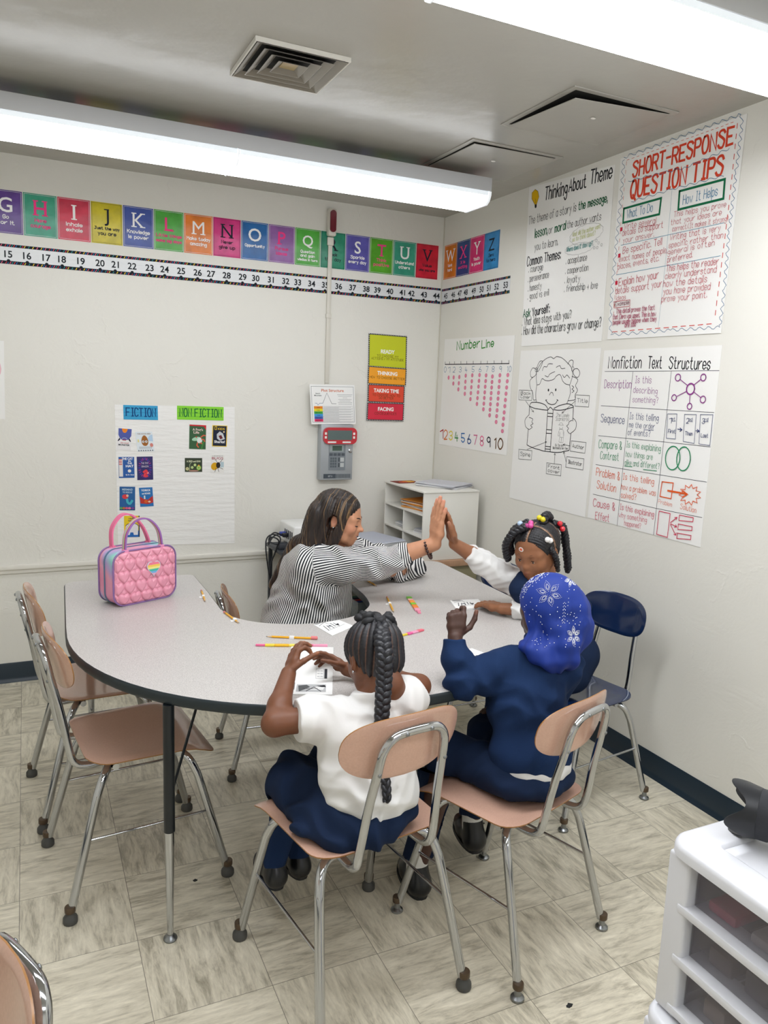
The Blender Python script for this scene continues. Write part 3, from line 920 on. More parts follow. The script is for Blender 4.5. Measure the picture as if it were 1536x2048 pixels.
CHARTS['book'] = [
('b',[(.872,1.793),(1.486,1.787),(1.466,1.017),(.852,1.022)]),
('s',[(1.029,1.619),(1.028,1.61),(1.026,1.597),(1.025,1.582),(1.025,1.57),(1.027,1.559),(1.03,1.549),(1.034,1.541),(1.036,1.535)],.003,'#1b1c22',0),
('s',[(1.286,1.622),(1.288,1.615),(1.292,1.605),(1.294,1.593),(1.295,1.581),(1.291,1.569),(1.285,1.555),(1.279,1.542),(1.274,1.534)],.003,'#1b1c22',0),
('s',[(1.029,1.619),(1.027,1.628),(1.023,1.641),(1.02,1.656),(1.019,1.669),(1.02,1.68),(1.023,1.69),(1.028,1.7),(1.034,1.709),(1.042,1.718),(1.051,1.726),(1.062,1.734),(1.073,1.74),(1.085,1.746),(1.099,1.751),(1.112,1.754),(1.123,1.756),(1.131,1.755),(1.138,1.752),(1.144,1.749),(1.15,1.747),(1.155,1.749),(1.161,1.752),(1.166,1.755),(1.173,1.757),(1.182,1.756),(1.193,1.754),(1.204,1.752),(1.214,1.749),(1.223,1.745),(1.231,1.741),(1.239,1.737),(1.247,1.732),(1.257,1.726),(1.267,1.72),(1.276,1.714),(1.285,1.707),(1.291,1.698),(1.296,1.689),(1.3,1.679),(1.302,1.668),(1.3,1.656),(1.295,1.643),(1.29,1.631),(1.286,1.622)],.003,'#1b1c22',0),
('s',[(1.029,1.619),(1.034,1.62),(1.04,1.621),(1.047,1.622),(1.053,1.625),(1.057,1.631),(1.061,1.639),(1.065,1.647),(1.069,1.651),(1.074,1.651),(1.08,1.649),(1.087,1.645),(1.094,1.643),(1.101,1.642),(1.11,1.641),(1.118,1.641),(1.127,1.641),(1.136,1.643),(1.146,1.644),(1.155,1.646),(1.163,1.649),(1.168,1.652),(1.172,1.656),(1.175,1.66),(1.179,1.663),(1.185,1.666),(1.192,1.669),(1.2,1.671),(1.205,1.671),(1.21,1.669),(1.214,1.666),(1.217,1.662),(1.22,1.657),(1.223,1.653),(1.225,1.649),(1.228,1.645),(1.231,1.641),(1.236,1.637),(1.242,1.633),(1.248,1.63),(1.255,1.627),(1.263,1.625),(1.272,1.624),(1.28,1.623),(1.286,1.622)],.003,'#1b1c22',0),
('s',[(1.067,1.69),(1.068,1.694),(1.07,1.7),(1.073,1.705),(1.077,1.709),(1.082,1.71),(1.089,1.709),(1.095,1.708),(1.1,1.708),(1.104,1.711),(1.106,1.715),(1.109,1.72),(1.113,1.722),(1.12,1.723),(1.13,1.723),(1.139,1.722),(1.145,1.722)],.003,'#1b1c22',0),
('s',[(1.175,1.705),(1.179,1.707),(1.187,1.71),(1.194,1.712),(1.201,1.713),(1.205,1.711),(1.208,1.706),(1.211,1.702),(1.216,1.699),(1.222,1.698),(1.23,1.699),(1.237,1.7),(1.242,1.7)],.003,'#1b1c22',0),
('s',[(1.091,1.666),(1.096,1.664),(1.103,1.662),(1.109,1.66),(1.115,1.66),(1.119,1.662),(1.121,1.666),(1.124,1.67),(1.128,1.673),(1.135,1.676),(1.144,1.679),(1.152,1.681),(1.159,1.683),(1.163,1.684),(1.164,1.685),(1.165,1.685),(1.166,1.685)],.003,'#1b1c22',0),
('s',[(1.228,1.669),(1.23,1.666),(1.234,1.662),(1.238,1.659),(1.242,1.657),(1.247,1.659),(1.251,1.663),(1.256,1.667),(1.26,1.669),(1.266,1.666),(1.272,1.662),(1.278,1.657),(1.282,1.654)],.003,'#1b1c22',0),
('s',[(1.02,1.703),(1.022,1.71),(1.026,1.719),(1.031,1.726),(1.036,1.732),(1.042,1.736),(1.048,1.738),(1.055,1.738),(1.059,1.738),(1.062,1.736),(1.063,1.733),(1.063,1.729),(1.061,1.723),(1.055,1.714),(1.047,1.703),(1.038,1.692),(1.031,1.686),(1.027,1.686),(1.023,1.691),(1.02,1.697)],.003,'#1b1c22',1),
('s',[(1.016,1.695),(1.01,1.699),(1.002,1.702),(.993,1.704),(.985,1.704),(.979,1.7),(.974,1.694),(.97,1.687),(.968,1.68),(.969,1.674),(.971,1.667),(.975,1.66),(.981,1.657),(.988,1.657),(.998,1.66),(1.007,1.664),(1.014,1.669),(1.017,1.675),(1.019,1.682),(1.018,1.689)],.003,'#1b1c22',1),
('e',1.0159,1.6948,.0097,.0104,'#1b1c22',.0022),
('s',[(1.261,1.72),(1.264,1.724),(1.268,1.729),(1.272,1.734),(1.277,1.736),(1.282,1.738),(1.289,1.738),(1.294,1.736),(1.298,1.734),(1.3,1.728),(1.299,1.72),(1.298,1.712),(1.297,1.706)],.003,'#1b1c22',0),
('s',[(1.304,1.69),(1.308,1.694),(1.316,1.697),(1.325,1.698),(1.332,1.698),(1.339,1.695),(1.345,1.69),(1.35,1.685),(1.353,1.679),(1.353,1.673),(1.35,1.667),(1.346,1.661),(1.341,1.658),(1.335,1.657),(1.328,1.659),(1.321,1.662),(1.315,1.666),(1.31,1.671),(1.306,1.678),(1.303,1.685)],.003,'#1b1c22',1),
('e',1.3004,1.6956,.0085,.0108,'#1b1c22',.0022),
('s',[(.991,1.657),(.986,1.654),(.979,1.65),(.972,1.645),(.968,1.639),(.967,1.631),(.969,1.622),(.973,1.612),(.977,1.604),(.982,1.598),(.988,1.592),(.994,1.587),(.999,1.581),(1.002,1.572),(1.004,1.562),(1.005,1.552),(1.008,1.546),(1.013,1.543),(1.018,1.544),(1.024,1.545),(1.028,1.546)],.003,'#1b1c22',0),
('s',[(1.298,1.663),(1.308,1.66),(1.321,1.657),(1.335,1.652),(1.342,1.647),(1.342,1.641),(1.337,1.634),(1.331,1.626),(1.329,1.62),(1.332,1.614),(1.337,1.609),(1.343,1.604),(1.346,1.598),(1.343,1.593),(1.339,1.587),(1.333,1.582),(1.33,1.576),(1.33,1.571),(1.333,1.565),(1.335,1.559),(1.332,1.555),(1.322,1.552),(1.307,1.55),(1.292,1.549),(1.281,1.548)],.003,'#1b1c22',0),
('s',[(1.303,1.619),(1.306,1.618),(1.311,1.616),(1.315,1.614),(1.317,1.611),(1.315,1.609),(1.311,1.607),(1.307,1.605),(1.305,1.603),(1.308,1.601),(1.313,1.599),(1.318,1.597),(1.321,1.595),(1.319,1.593),(1.315,1.591),(1.31,1.588),(1.307,1.587)],.003,'#1b1c22',0),
('e',1.1263,1.5958,.0056,.0069,'#1b1c22',0),
('e',1.1832,1.5979,.0054,.0067,'#1b1c22',0),
('s',[(1.137,1.572),(1.138,1.575),(1.141,1.578),(1.144,1.581),(1.147,1.584),(1.151,1.585),(1.155,1.585),(1.158,1.584),(1.161,1.583),(1.164,1.58),(1.165,1.576),(1.167,1.573),(1.168,1.57)],.003,'#1b1c22',0),
('s',[(1.111,1.548),(1.114,1.544),(1.119,1.54),(1.124,1.536),(1.13,1.532),(1.137,1.53),(1.146,1.528),(1.155,1.526),(1.163,1.526),(1.171,1.527),(1.178,1.528),(1.184,1.53),(1.19,1.533),(1.194,1.537),(1.198,1.542),(1.201,1.547),(1.203,1.55)],.004,'#1b1c22',0),
('s',[(1.11,1.543),(1.112,1.544),(1.114,1.546),(1.117,1.548),(1.119,1.549)],.003,'#1b1c22',0),
('s',[(1.197,1.552),(1.199,1.551),(1.203,1.549),(1.207,1.547),(1.209,1.546)],.003,'#1b1c22',0),
('s',[(.979,1.512),(.981,1.516),(.983,1.521),(.987,1.527),(.995,1.531),(1.007,1.532),(1.022,1.533),(1.038,1.533),(1.054,1.532),(1.068,1.531),(1.083,1.529),(1.096,1.526),(1.107,1.523),(1.116,1.518),(1.124,1.512),(1.129,1.507),(1.133,1.503)],.004,'#1b1c22',0),
('s',[(.979,1.512),(.986,1.51),(.997,1.508),(1.01,1.505),(1.028,1.502),(1.052,1.501),(1.082,1.499),(1.11,1.498),(1.129,1.498)],.004,'#1b1c22',0),
('s',[(1.179,1.508),(1.186,1.511),(1.197,1.515),(1.209,1.52),(1.222,1.524),(1.237,1.527),(1.253,1.53),(1.269,1.533),(1.283,1.534),(1.296,1.533),(1.308,1.53),(1.318,1.527),(1.325,1.524)],.004,'#1b1c22',0),
('s',[(1.18,1.502),(1.188,1.502),(1.201,1.501),(1.216,1.501),(1.234,1.502),(1.256,1.505),(1.282,1.51),(1.307,1.516),(1.324,1.519)],.004,'#1b1c22',0),
('s',[(.979,1.512),(.98,1.468)],.004,'#1b1c22',0),
('s',[(.982,1.396),(.979,1.315)],.004,'#1b1c22',0),
('s',[(.979,1.315),(.987,1.313),(.998,1.31),(1.013,1.307),(1.03,1.304),(1.054,1.301),(1.083,1.299),(1.11,1.296),(1.129,1.295)],.004,'#1b1c22',0),
('s',[(1.325,1.524),(1.328,1.456)],.004,'#1b1c22',0),
('s',[(1.321,1.395),(1.317,1.316)],.004,'#1b1c22',0),
('s',[(1.175,1.296),(1.187,1.296),(1.203,1.296),(1.221,1.297),(1.239,1.299),(1.26,1.302),(1.282,1.308),(1.303,1.312),(1.317,1.316)],.004,'#1b1c22',0),
('s',[(1.132,1.5),(1.133,1.295),(1.174,1.296),(1.175,1.502)],.004,'#1b1c22',0),
('s',[(1.135,1.501),(1.138,1.503),(1.142,1.507),(1.146,1.511),(1.151,1.513),(1.156,1.511),(1.163,1.508),(1.168,1.504),(1.172,1.502)],.004,'#1b1c22',0),
('s',[(1.132,1.483),(1.175,1.483)],.004,'#1b1c22',0),
('s',[(1.132,1.468),(1.175,1.468)],.004,'#1b1c22',0),
('s',[(1.132,1.403),(1.175,1.403)],.004,'#1b1c22',0),
('s',[(1.132,1.385),(1.175,1.386)],.004,'#1b1c22',0),
('s',[(1.132,1.32),(1.175,1.321)],.004,'#1b1c22',0),
('s',[(1.132,1.307),(1.175,1.308)],.004,'#1b1c22',0),
('s',[(.98,1.468),(.973,1.464),(.964,1.457),(.955,1.45),(.949,1.442),(.948,1.434),(.95,1.424),(.953,1.414),(.958,1.407),(.965,1.402),(.975,1.398),(.984,1.396),(.99,1.394)],.003,'#1b1c22',0),
('s',[(.983,1.455),(.99,1.454),(.999,1.453),(1.008,1.451),(1.014,1.449),(1.015,1.445),(1.012,1.441),(1.009,1.437),(1.008,1.433),(1.01,1.431),(1.014,1.429),(1.018,1.427),(1.019,1.425),(1.015,1.423),(1.009,1.42),(1.003,1.418),(1,1.415),(1.002,1.413),(1.007,1.411),(1.012,1.409),(1.014,1.407),(1.01,1.404),(1.003,1.4),(.995,1.396),(.99,1.394)],.003,'#1b1c22',0),
('s',[(1.327,1.47),(1.332,1.467),(1.34,1.463),(1.347,1.458),(1.353,1.452),(1.355,1.445),(1.356,1.436),(1.355,1.427),(1.352,1.419),(1.345,1.412),(1.335,1.405),(1.324,1.399),(1.317,1.395)],.003,'#1b1c22',0),
('s',[(1.322,1.458),(1.318,1.457),(1.312,1.455),(1.306,1.452),(1.302,1.449),(1.3,1.446),(1.3,1.444),(1.3,1.441),(1.298,1.438),(1.296,1.436),(1.292,1.433),(1.288,1.431),(1.286,1.429),(1.289,1.427),(1.293,1.424),(1.298,1.421),(1.301,1.419),(1.3,1.416),(1.297,1.413),(1.294,1.41),(1.293,1.407),(1.297,1.404),(1.302,1.4),(1.308,1.397),(1.312,1.394)],.003,'#1b1c22',0),
('t','The Lonely',(1.2034,1.4694),(1.299,1.4712),.0178,.0013,'#555555'),
('t','Scarecrow',(1.1992,1.4505),(1.3011,1.4536),.0179,.0013,'#555555'),
('t','By Tim and',(1.2108,1.3261),(1.2716,1.3299),.0115,.0012,'#333333'),
('t','illustrated by Mary Tone',(1.194,1.3121),(1.3064,1.3182),.0116,.0012,'#333333'),
('s',[(1.258,1.433),(1.257,1.436),(1.254,1.439),(1.251,1.441),(1.247,1.442),(1.243,1.442),(1.238,1.441),(1.234,1.44),(1.232,1.437),(1.23,1.434),(1.23,1.431)],.001,'#1b1c22',0),
('s',[(1.224,1.431),(1.264,1.432)],.001,'#1b1c22',0),
('s',[(1.232,1.42),(1.233,1.417),(1.235,1.415),(1.238,1.413),(1.242,1.412),(1.246,1.412),(1.25,1.413),(1.254,1.414),(1.256,1.416),(1.258,1.419),(1.258,1.422)],.001,'#1b1c22',0),
('s',[(1.234,1.411),(1.226,1.38),(1.235,1.378),(1.239,1.398),(1.24,1.373),(1.268,1.373),(1.264,1.4),(1.27,1.38),(1.271,1.397),(1.258,1.412)],.001,'#1b1c22',1),
('s',[(1.238,1.371),(1.237,1.349),(1.253,1.348),(1.253,1.371)],.001,'#1b1c22',0),
('s',[(1.254,1.371),(1.253,1.348),(1.268,1.348),(1.267,1.372)],.001,'#1b1c22',0),
('s',[(.881,1.592),(.996,1.591),(.994,1.541),(.883,1.542)],.002,'#1b1c22',1),
('t','Back',(.8965,1.5705),(.9812,1.5685),.0156,.0019,'#1b1c22'),
('t','Cover',(.8974,1.5515),(.9803,1.5496),.0156,.0019,'#1b1c22'),
('s',[(1.336,1.577),(1.433,1.576),(1.433,1.524),(1.336,1.525)],.002,'#1b1c22',1),
('t','Title',(1.3478,1.5438),(1.422,1.5427),.0171,.0019,'#1b1c22'),
('s',[(1.329,1.362),(1.435,1.362),(1.432,1.312),(1.326,1.313)],.002,'#1b1c22',1),
('t','Author',(1.3392,1.3318),(1.422,1.3289),.0174,.0019,'#1b1c22'),
('s',[(.911,1.286),(1.027,1.289),(1.025,1.241),(.915,1.236)],.002,'#1b1c22',1),
('t','Spine',(.9282,1.2553),(1.0121,1.2566),.0192,.0019,'#1b1c22'),
('s',[(1.305,1.285),(1.429,1.286),(1.428,1.234),(1.302,1.234)],.002,'#1b1c22',1),
('t','Illustrator',(1.3154,1.2537),(1.4173,1.2514),.0175,.0019,'#1b1c22'),
('s',[(1.154,1.24),(1.268,1.242),(1.27,1.188),(1.155,1.186)],.002,'#1b1c22',1),
('t','Front',(1.1675,1.2178),(1.2568,1.2169),.015,.0019,'#1b1c22'),
('t','cover',(1.168,1.1974),(1.2575,1.1963),.0151,.0019,'#1b1c22'),
('s',[(.944,1.538),(1.018,1.484)],.002,'#1b1c22',0),
('s',[(1.003,1.488),(1.018,1.484),(1.015,1.494)],.002,'#1b1c22',0),
('s',[(1.337,1.549),(1.244,1.488)],.002,'#1b1c22',0),
('s',[(1.248,1.497),(1.244,1.488),(1.258,1.491)],.002,'#1b1c22',0),
('s',[(.983,1.291),(1.142,1.343)],.002,'#1b1c22',0),
('s',[(1.133,1.335),(1.142,1.343),(1.127,1.343)],.002,'#1b1c22',0),
('s',[(1.214,1.24),(1.213,1.292)],.002,'#1b1c22',0),
('s',[(1.22,1.284),(1.213,1.292),(1.206,1.284)],.002,'#1b1c22',0),
('s',[(1.302,1.26),(1.279,1.305)],.002,'#1b1c22',0),
('s',[(1.289,1.3),(1.279,1.305),(1.276,1.296)],.002,'#1b1c22',0),
('s',[(1.323,1.337),(1.27,1.34)],.002,'#1b1c22',0),
('s',[(1.284,1.344),(1.27,1.34),(1.282,1.335)],.002,'#1b1c22',0),
]
CHARTS['nonfic'] = [
('b',[(1.507,1.776),(2.146,1.777),(2.142,1.013),(1.484,1.02)]),
('t','Nonfiction',(1.5416,1.6985),(1.7419,1.6968),.0488,.0044,'#1b1c22'),
('t','Text',(1.7809,1.6965),(1.8566,1.695),.0469,.0044,'#1b1c22'),
('t','Structures',(1.8959,1.6946),(2.1004,1.689),.0443,.0044,'#1b1c22'),
('s',[(1.522,1.684),(2.145,1.684)],.002,'#2c2d3a',0),
('s',[(1.516,1.533),(1.905,1.53),(2.141,1.529)],.002,'#2c2d3a',0),
('s',[(1.514,1.399),(1.905,1.401),(2.14,1.4)],.002,'#2c2d3a',0),
('s',[(1.512,1.268),(1.902,1.266),(2.14,1.266)],.002,'#2c2d3a',0),
('s',[(1.509,1.132),(1.902,1.127),(2.136,1.128)],.002,'#2c2d3a',0),
('s',[(1.697,1.681),(1.689,1.394),(1.681,1.016)],.002,'#2c2d3a',0),
('s',[(1.911,1.682),(1.905,1.399),(1.898,1.016)],.002,'#2c2d3a',0),
('t','Description',(1.5268,1.6127),(1.6937,1.6128),.0343,.0023,'#8a2f86'),
('t','Is this',(1.7127,1.6359),(1.8074,1.635),.0276,.0019,'#8a2f86'),
('t','describing',(1.7096,1.5954),(1.8456,1.5904),.0254,.0017,'#8a2f86'),
('t','something?',(1.7102,1.5549),(1.854,1.555),.0237,.0016,'#8a2f86'),
('t','Sequence',(1.5221,1.4614),(1.6712,1.4603),.0346,.0024,'#26346e'),
('t','Is this telling',(1.6983,1.4833),(1.866,1.4818),.0272,.0018,'#26346e'),
('t','me the order',(1.7013,1.4486),(1.8499,1.4488),.0232,.0016,'#26346e'),
('t','of events?',(1.699,1.4148),(1.8274,1.4171),.0248,.0017,'#26346e'),
('s',[(1.791,1.443),(1.845,1.444)],.002,'#26346e',0),
('t','Compare &',(1.522,1.346),(1.6686,1.3491),.0349,.0024,'#1f8a5c'),
('t','Contrast',(1.5382,1.2977),(1.6563,1.2999),.0323,.0022,'#1f8a5c'),
('t','Is this explaining',(1.694,1.3626),(1.8939,1.3599),.0258,.0018,'#1f8a5c'),
('t','how things are',(1.6976,1.3221),(1.8538,1.3229),.0242,.0016,'#1f8a5c'),
('t','alike and different?',(1.6957,1.2856),(1.8958,1.2891),.0234,.0016,'#1f8a5c'),
('s',[(1.696,1.281),(1.742,1.282)],.003,'#1f8a5c',0),
('s',[(1.809,1.278),(1.883,1.28)],.003,'#1f8a5c',0),
('t','Problem &',(1.5202,1.2196),(1.6716,1.2164),.0342,.0023,'#e05a1e'),
('t','Solution',(1.5318,1.1634),(1.6553,1.161),.0343,.0023,'#e05a1e'),
('t','Is this telling',(1.6903,1.2233),(1.874,1.2223),.026,.0018,'#e05a1e'),
('t','how a problem was',(1.6879,1.1793),(1.8895,1.1777),.0236,.0016,'#e05a1e'),
('t','solved?',(1.6904,1.1427),(1.7811,1.1444),.0246,.0017,'#e05a1e'),
('t','Cause &',(1.5169,1.0792),(1.6585,1.0798),.0337,.0023,'#cc2f55'),
('t','Effect',(1.538,1.0219),(1.6295,1.0245),.0327,.0022,'#cc2f55'),
('t','Is this explaining',(1.6882,1.0905),(1.8907,1.088),.0246,.0017,'#cc2f55'),
('t','why something',(1.6878,1.0565),(1.8539,1.0595),.022,.0015,'#cc2f55'),
('t','happened?',(1.726,1.0258),(1.8242,1.0296),.0211,.0014,'#cc2f55'),
('e',2.0189,1.6147,.0196,.0208,'#8a2f86',.0055),
('e',1.9498,1.6583,.0134,.0133,'#8a2f86',.0038),
('s',[(2.001,1.629),(1.962,1.651)],.003,'#8a2f86',0),
('e',2.0755,1.6589,.0125,.0128,'#8a2f86',.0038),
('s',[(2.033,1.63),(2.065,1.652)],.003,'#8a2f86',0),
('e',1.9396,1.5792,.012,.0118,'#8a2f86',.0038),
('s',[(2,1.605),(1.954,1.585)],.003,'#8a2f86',0),
('e',2.0841,1.5761,.0125,.0128,'#8a2f86',.0038),
('s',[(2.036,1.604),(2.073,1.583)],.003,'#8a2f86',0),
('e',2.0222,1.5481,.0114,.0116,'#8a2f86',.0038),
('s',[(2.019,1.593),(2.021,1.559)],.003,'#8a2f86',0),
('s',[(1.914,1.514),(1.963,1.516),(1.967,1.417),(1.919,1.417)],.002,'#3a4472',1),
('t','1',(1.9264,1.4787),(1.9386,1.4786),.0202,.0022,'#3a4472'),
('t','st',(1.9382,1.4907),(1.9568,1.4908),.0115,.0015,'#3a4472'),
('s',[(1.938,1.487),(1.958,1.487)],.002,'#3a4472',0),
('t','First',(1.9258,1.4388),(1.9633,1.4396),.0147,.0019,'#3a4472'),
('s',[(2.002,1.516),(2.06,1.518),(2.063,1.407),(2.008,1.411)],.002,'#3a4472',1),
('t','2',(2.0142,1.4823),(2.0258,1.4821),.0196,.0022,'#3a4472'),
('t','nd',(2.0254,1.4939),(2.0431,1.494),.0113,.0015,'#3a4472'),
('s',[(2.025,1.491),(2.045,1.49)],.002,'#3a4472',0),
('t','Then',(2.0148,1.436),(2.0504,1.4369),.0144,.0019,'#3a4472'),
('s',[(2.08,1.519),(2.139,1.521),(2.139,1.405),(2.087,1.407)],.002,'#3a4472',1),
('t','3',(2.0912,1.4857),(2.1023,1.4855),.0192,.0022,'#3a4472'),
('t','rd',(2.1018,1.497),(2.1187,1.4971),.0111,.0015,'#3a4472'),
('s',[(2.101,1.494),(2.12,1.494)],.002,'#3a4472',0),
('t','Last',(2.0928,1.4338),(2.1267,1.4346),.014,.0019,'#3a4472'),
('s',[(1.974,1.457),(1.996,1.456)],.003,'#26346e',0),
('s',[(1.986,1.462),(1.996,1.456),(1.987,1.449)],.003,'#26346e',0),
('s',[(2.066,1.456),(2.081,1.456)],.003,'#26346e',0),
('s',[(2.072,1.462),(2.081,1.456),(2.073,1.45)],.003,'#26346e',0),
('e',1.9626,1.3407,.0377,.047,'#1f8a5c',.0045),
('e',2.0181,1.3431,.0344,.047,'#1f8a5c',.0045),
('s',[(1.919,1.24),(1.978,1.242),(1.975,1.178),(1.915,1.179)],.004,'#e05a1e',1),
('s',[(1.954,1.208),(2.052,1.208)],.007,'#e05a1e',0),
('s',[(2.03,1.218),(2.055,1.207),(2.035,1.194)],.006,'#e05a1e',0),
('s',[(2.103,1.212),(2.121,1.203),(2.1,1.197),(2.107,1.181),(2.086,1.185),(2.081,1.168),(2.067,1.18),(2.05,1.167),(2.047,1.183),(2.025,1.178),(2.034,1.194),(2.013,1.199),(2.033,1.21),(2.019,1.223),(2.042,1.224),(2.041,1.241),(2.06,1.233),(2.071,1.248),(2.08,1.233),(2.099,1.242),(2.096,1.226),(2.118,1.225)],.003,'#e05a1e',1),
('t','Problem',(1.9086,1.1499),(1.9825,1.1469),.0167,.0011,'#e05a1e'),
('t','Solution',(2.0264,1.1465),(2.1062,1.1412),.02,.0014,'#e05a1e'),
('s',[(1.918,1.119),(1.978,1.118),(1.975,1.02),(1.916,1.022)],.003,'#cc2f55',1),
('s',[(2.026,1.12),(2.096,1.121),(2.096,1.105),(2.026,1.098)],.003,'#cc2f55',1),
('s',[(2.025,1.084),(2.095,1.085),(2.095,1.07),(2.025,1.062)],.003,'#cc2f55',1),
('s',[(2.024,1.047),(2.094,1.05),(2.094,1.034),(2.024,1.025)],.003,'#cc2f55',1),
('s',[(1.984,1.082),(2.015,1.109)],.003,'#cc2f55',0),
('s',[(2.012,1.099),(2.015,1.109),(2.003,1.106)],.003,'#cc2f55',0),
('s',[(1.985,1.078),(2.018,1.071)],.003,'#cc2f55',0),
('s',[(2.007,1.068),(2.018,1.071),(2.012,1.078)],.003,'#cc2f55',0),
('s',[(1.985,1.074),(2.017,1.037)],.003,'#cc2f55',0),
('s',[(2.007,1.039),(2.017,1.037),(2.018,1.046)],.003,'#cc2f55',0),
]
# ================================================================== the room
HC = 2.602                      # ceiling height
XL, YF = -3.7, -7.6             # left wall, wall behind the camera
T12 = 0.3048


def wall_material(name, col, strength):
    m = mat(name, col, 0.55, spec=0.35)
    nt = m.node_tree
    b = nt.nodes['Principled BSDF']
    tc = nt.nodes.new('ShaderNodeTexCoord')
    n1 = nt.nodes.new('ShaderNodeTexNoise')
    n1.inputs['Scale'].default_value = 5.5
    n1.inputs['Detail'].default_value = 7
    n1.inputs['Roughness'].default_value = 0.62
    n1.inputs['Distortion'].default_value = 0.8
    nt.links.new(tc.outputs['Object'], n1.inputs['Vector'])
    vo = nt.nodes.new('ShaderNodeTexVoronoi')        # trowel ridges
    vo.feature = 'DISTANCE_TO_EDGE'
    vo.inputs['Scale'].default_value = 3.1
    nw = nt.nodes.new('ShaderNodeTexNoise')
    nw.inputs['Scale'].default_value = 3.0
    nw.inputs['Detail'].default_value = 5
    nt.links.new(tc.outputs['Object'], nw.inputs['Vector'])
    ad = nt.nodes.new('ShaderNodeMix')
    ad.data_type = 'VECTOR'
    ad.inputs['Factor'].default_value = 0.45
    nt.links.new(tc.outputs['Object'], ad.inputs['A'])
    nt.links.new(nw.outputs['Color'], ad.inputs['B'])
    nt.links.new(ad.outputs['Result'], vo.inputs['Vector'])
    rg = nt.nodes.new('ShaderNodeMapRange')
    rg.inputs['From Min'].default_value = 0.0
    rg.inputs['From Max'].default_value = 0.02
    rg.inputs['To Min'].default_value = 0.22
    rg.inputs['To Max'].default_value = 0.0
    nt.links.new(vo.outputs['Distance'], rg.inputs['Value'])
    gate = nt.nodes.new('ShaderNodeMapRange')
    gate.inputs['From Min'].default_value = 0.52
    gate.inputs['From Max'].default_value = 0.62
    nt.links.new(n1.outputs['Fac'], gate.inputs['Value'])
    mu = nt.nodes.new('ShaderNodeMath')
    mu.operation = 'MULTIPLY'
    nt.links.new(rg.outputs['Result'], mu.inputs[0])
    nt.links.new(gate.outputs['Result'], mu.inputs[1])
    su = nt.nodes.new('ShaderNodeMath')
    su.operation = 'ADD'
    nt.links.new(n1.outputs['Fac'], su.inputs[0])
    nt.links.new(mu.outputs['Value'], su.inputs[1])
    bp = nt.nodes.new('ShaderNodeBump')
    bp.inputs['Strength'].default_value = strength
    bp.inputs['Distance'].default_value = 0.012
    nt.links.new(su.outputs['Value'], bp.inputs['Height'])
    nt.links.new(bp.outputs['Normal'], b.inputs['Normal'])
    return m


WALL = wall_material('painted_plaster', '#e6e4dc', 0.5)
WALL_R = wall_material('painted_plaster_smooth', '#e6e4dc', 0.28)
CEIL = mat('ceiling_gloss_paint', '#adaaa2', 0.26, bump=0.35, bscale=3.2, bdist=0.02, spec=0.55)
BASEM = mat('vinyl_base', '#1d2c38', 0.38)
WHITE_TRIM = mat('trim_paint', '#e6e3da', 0.35)


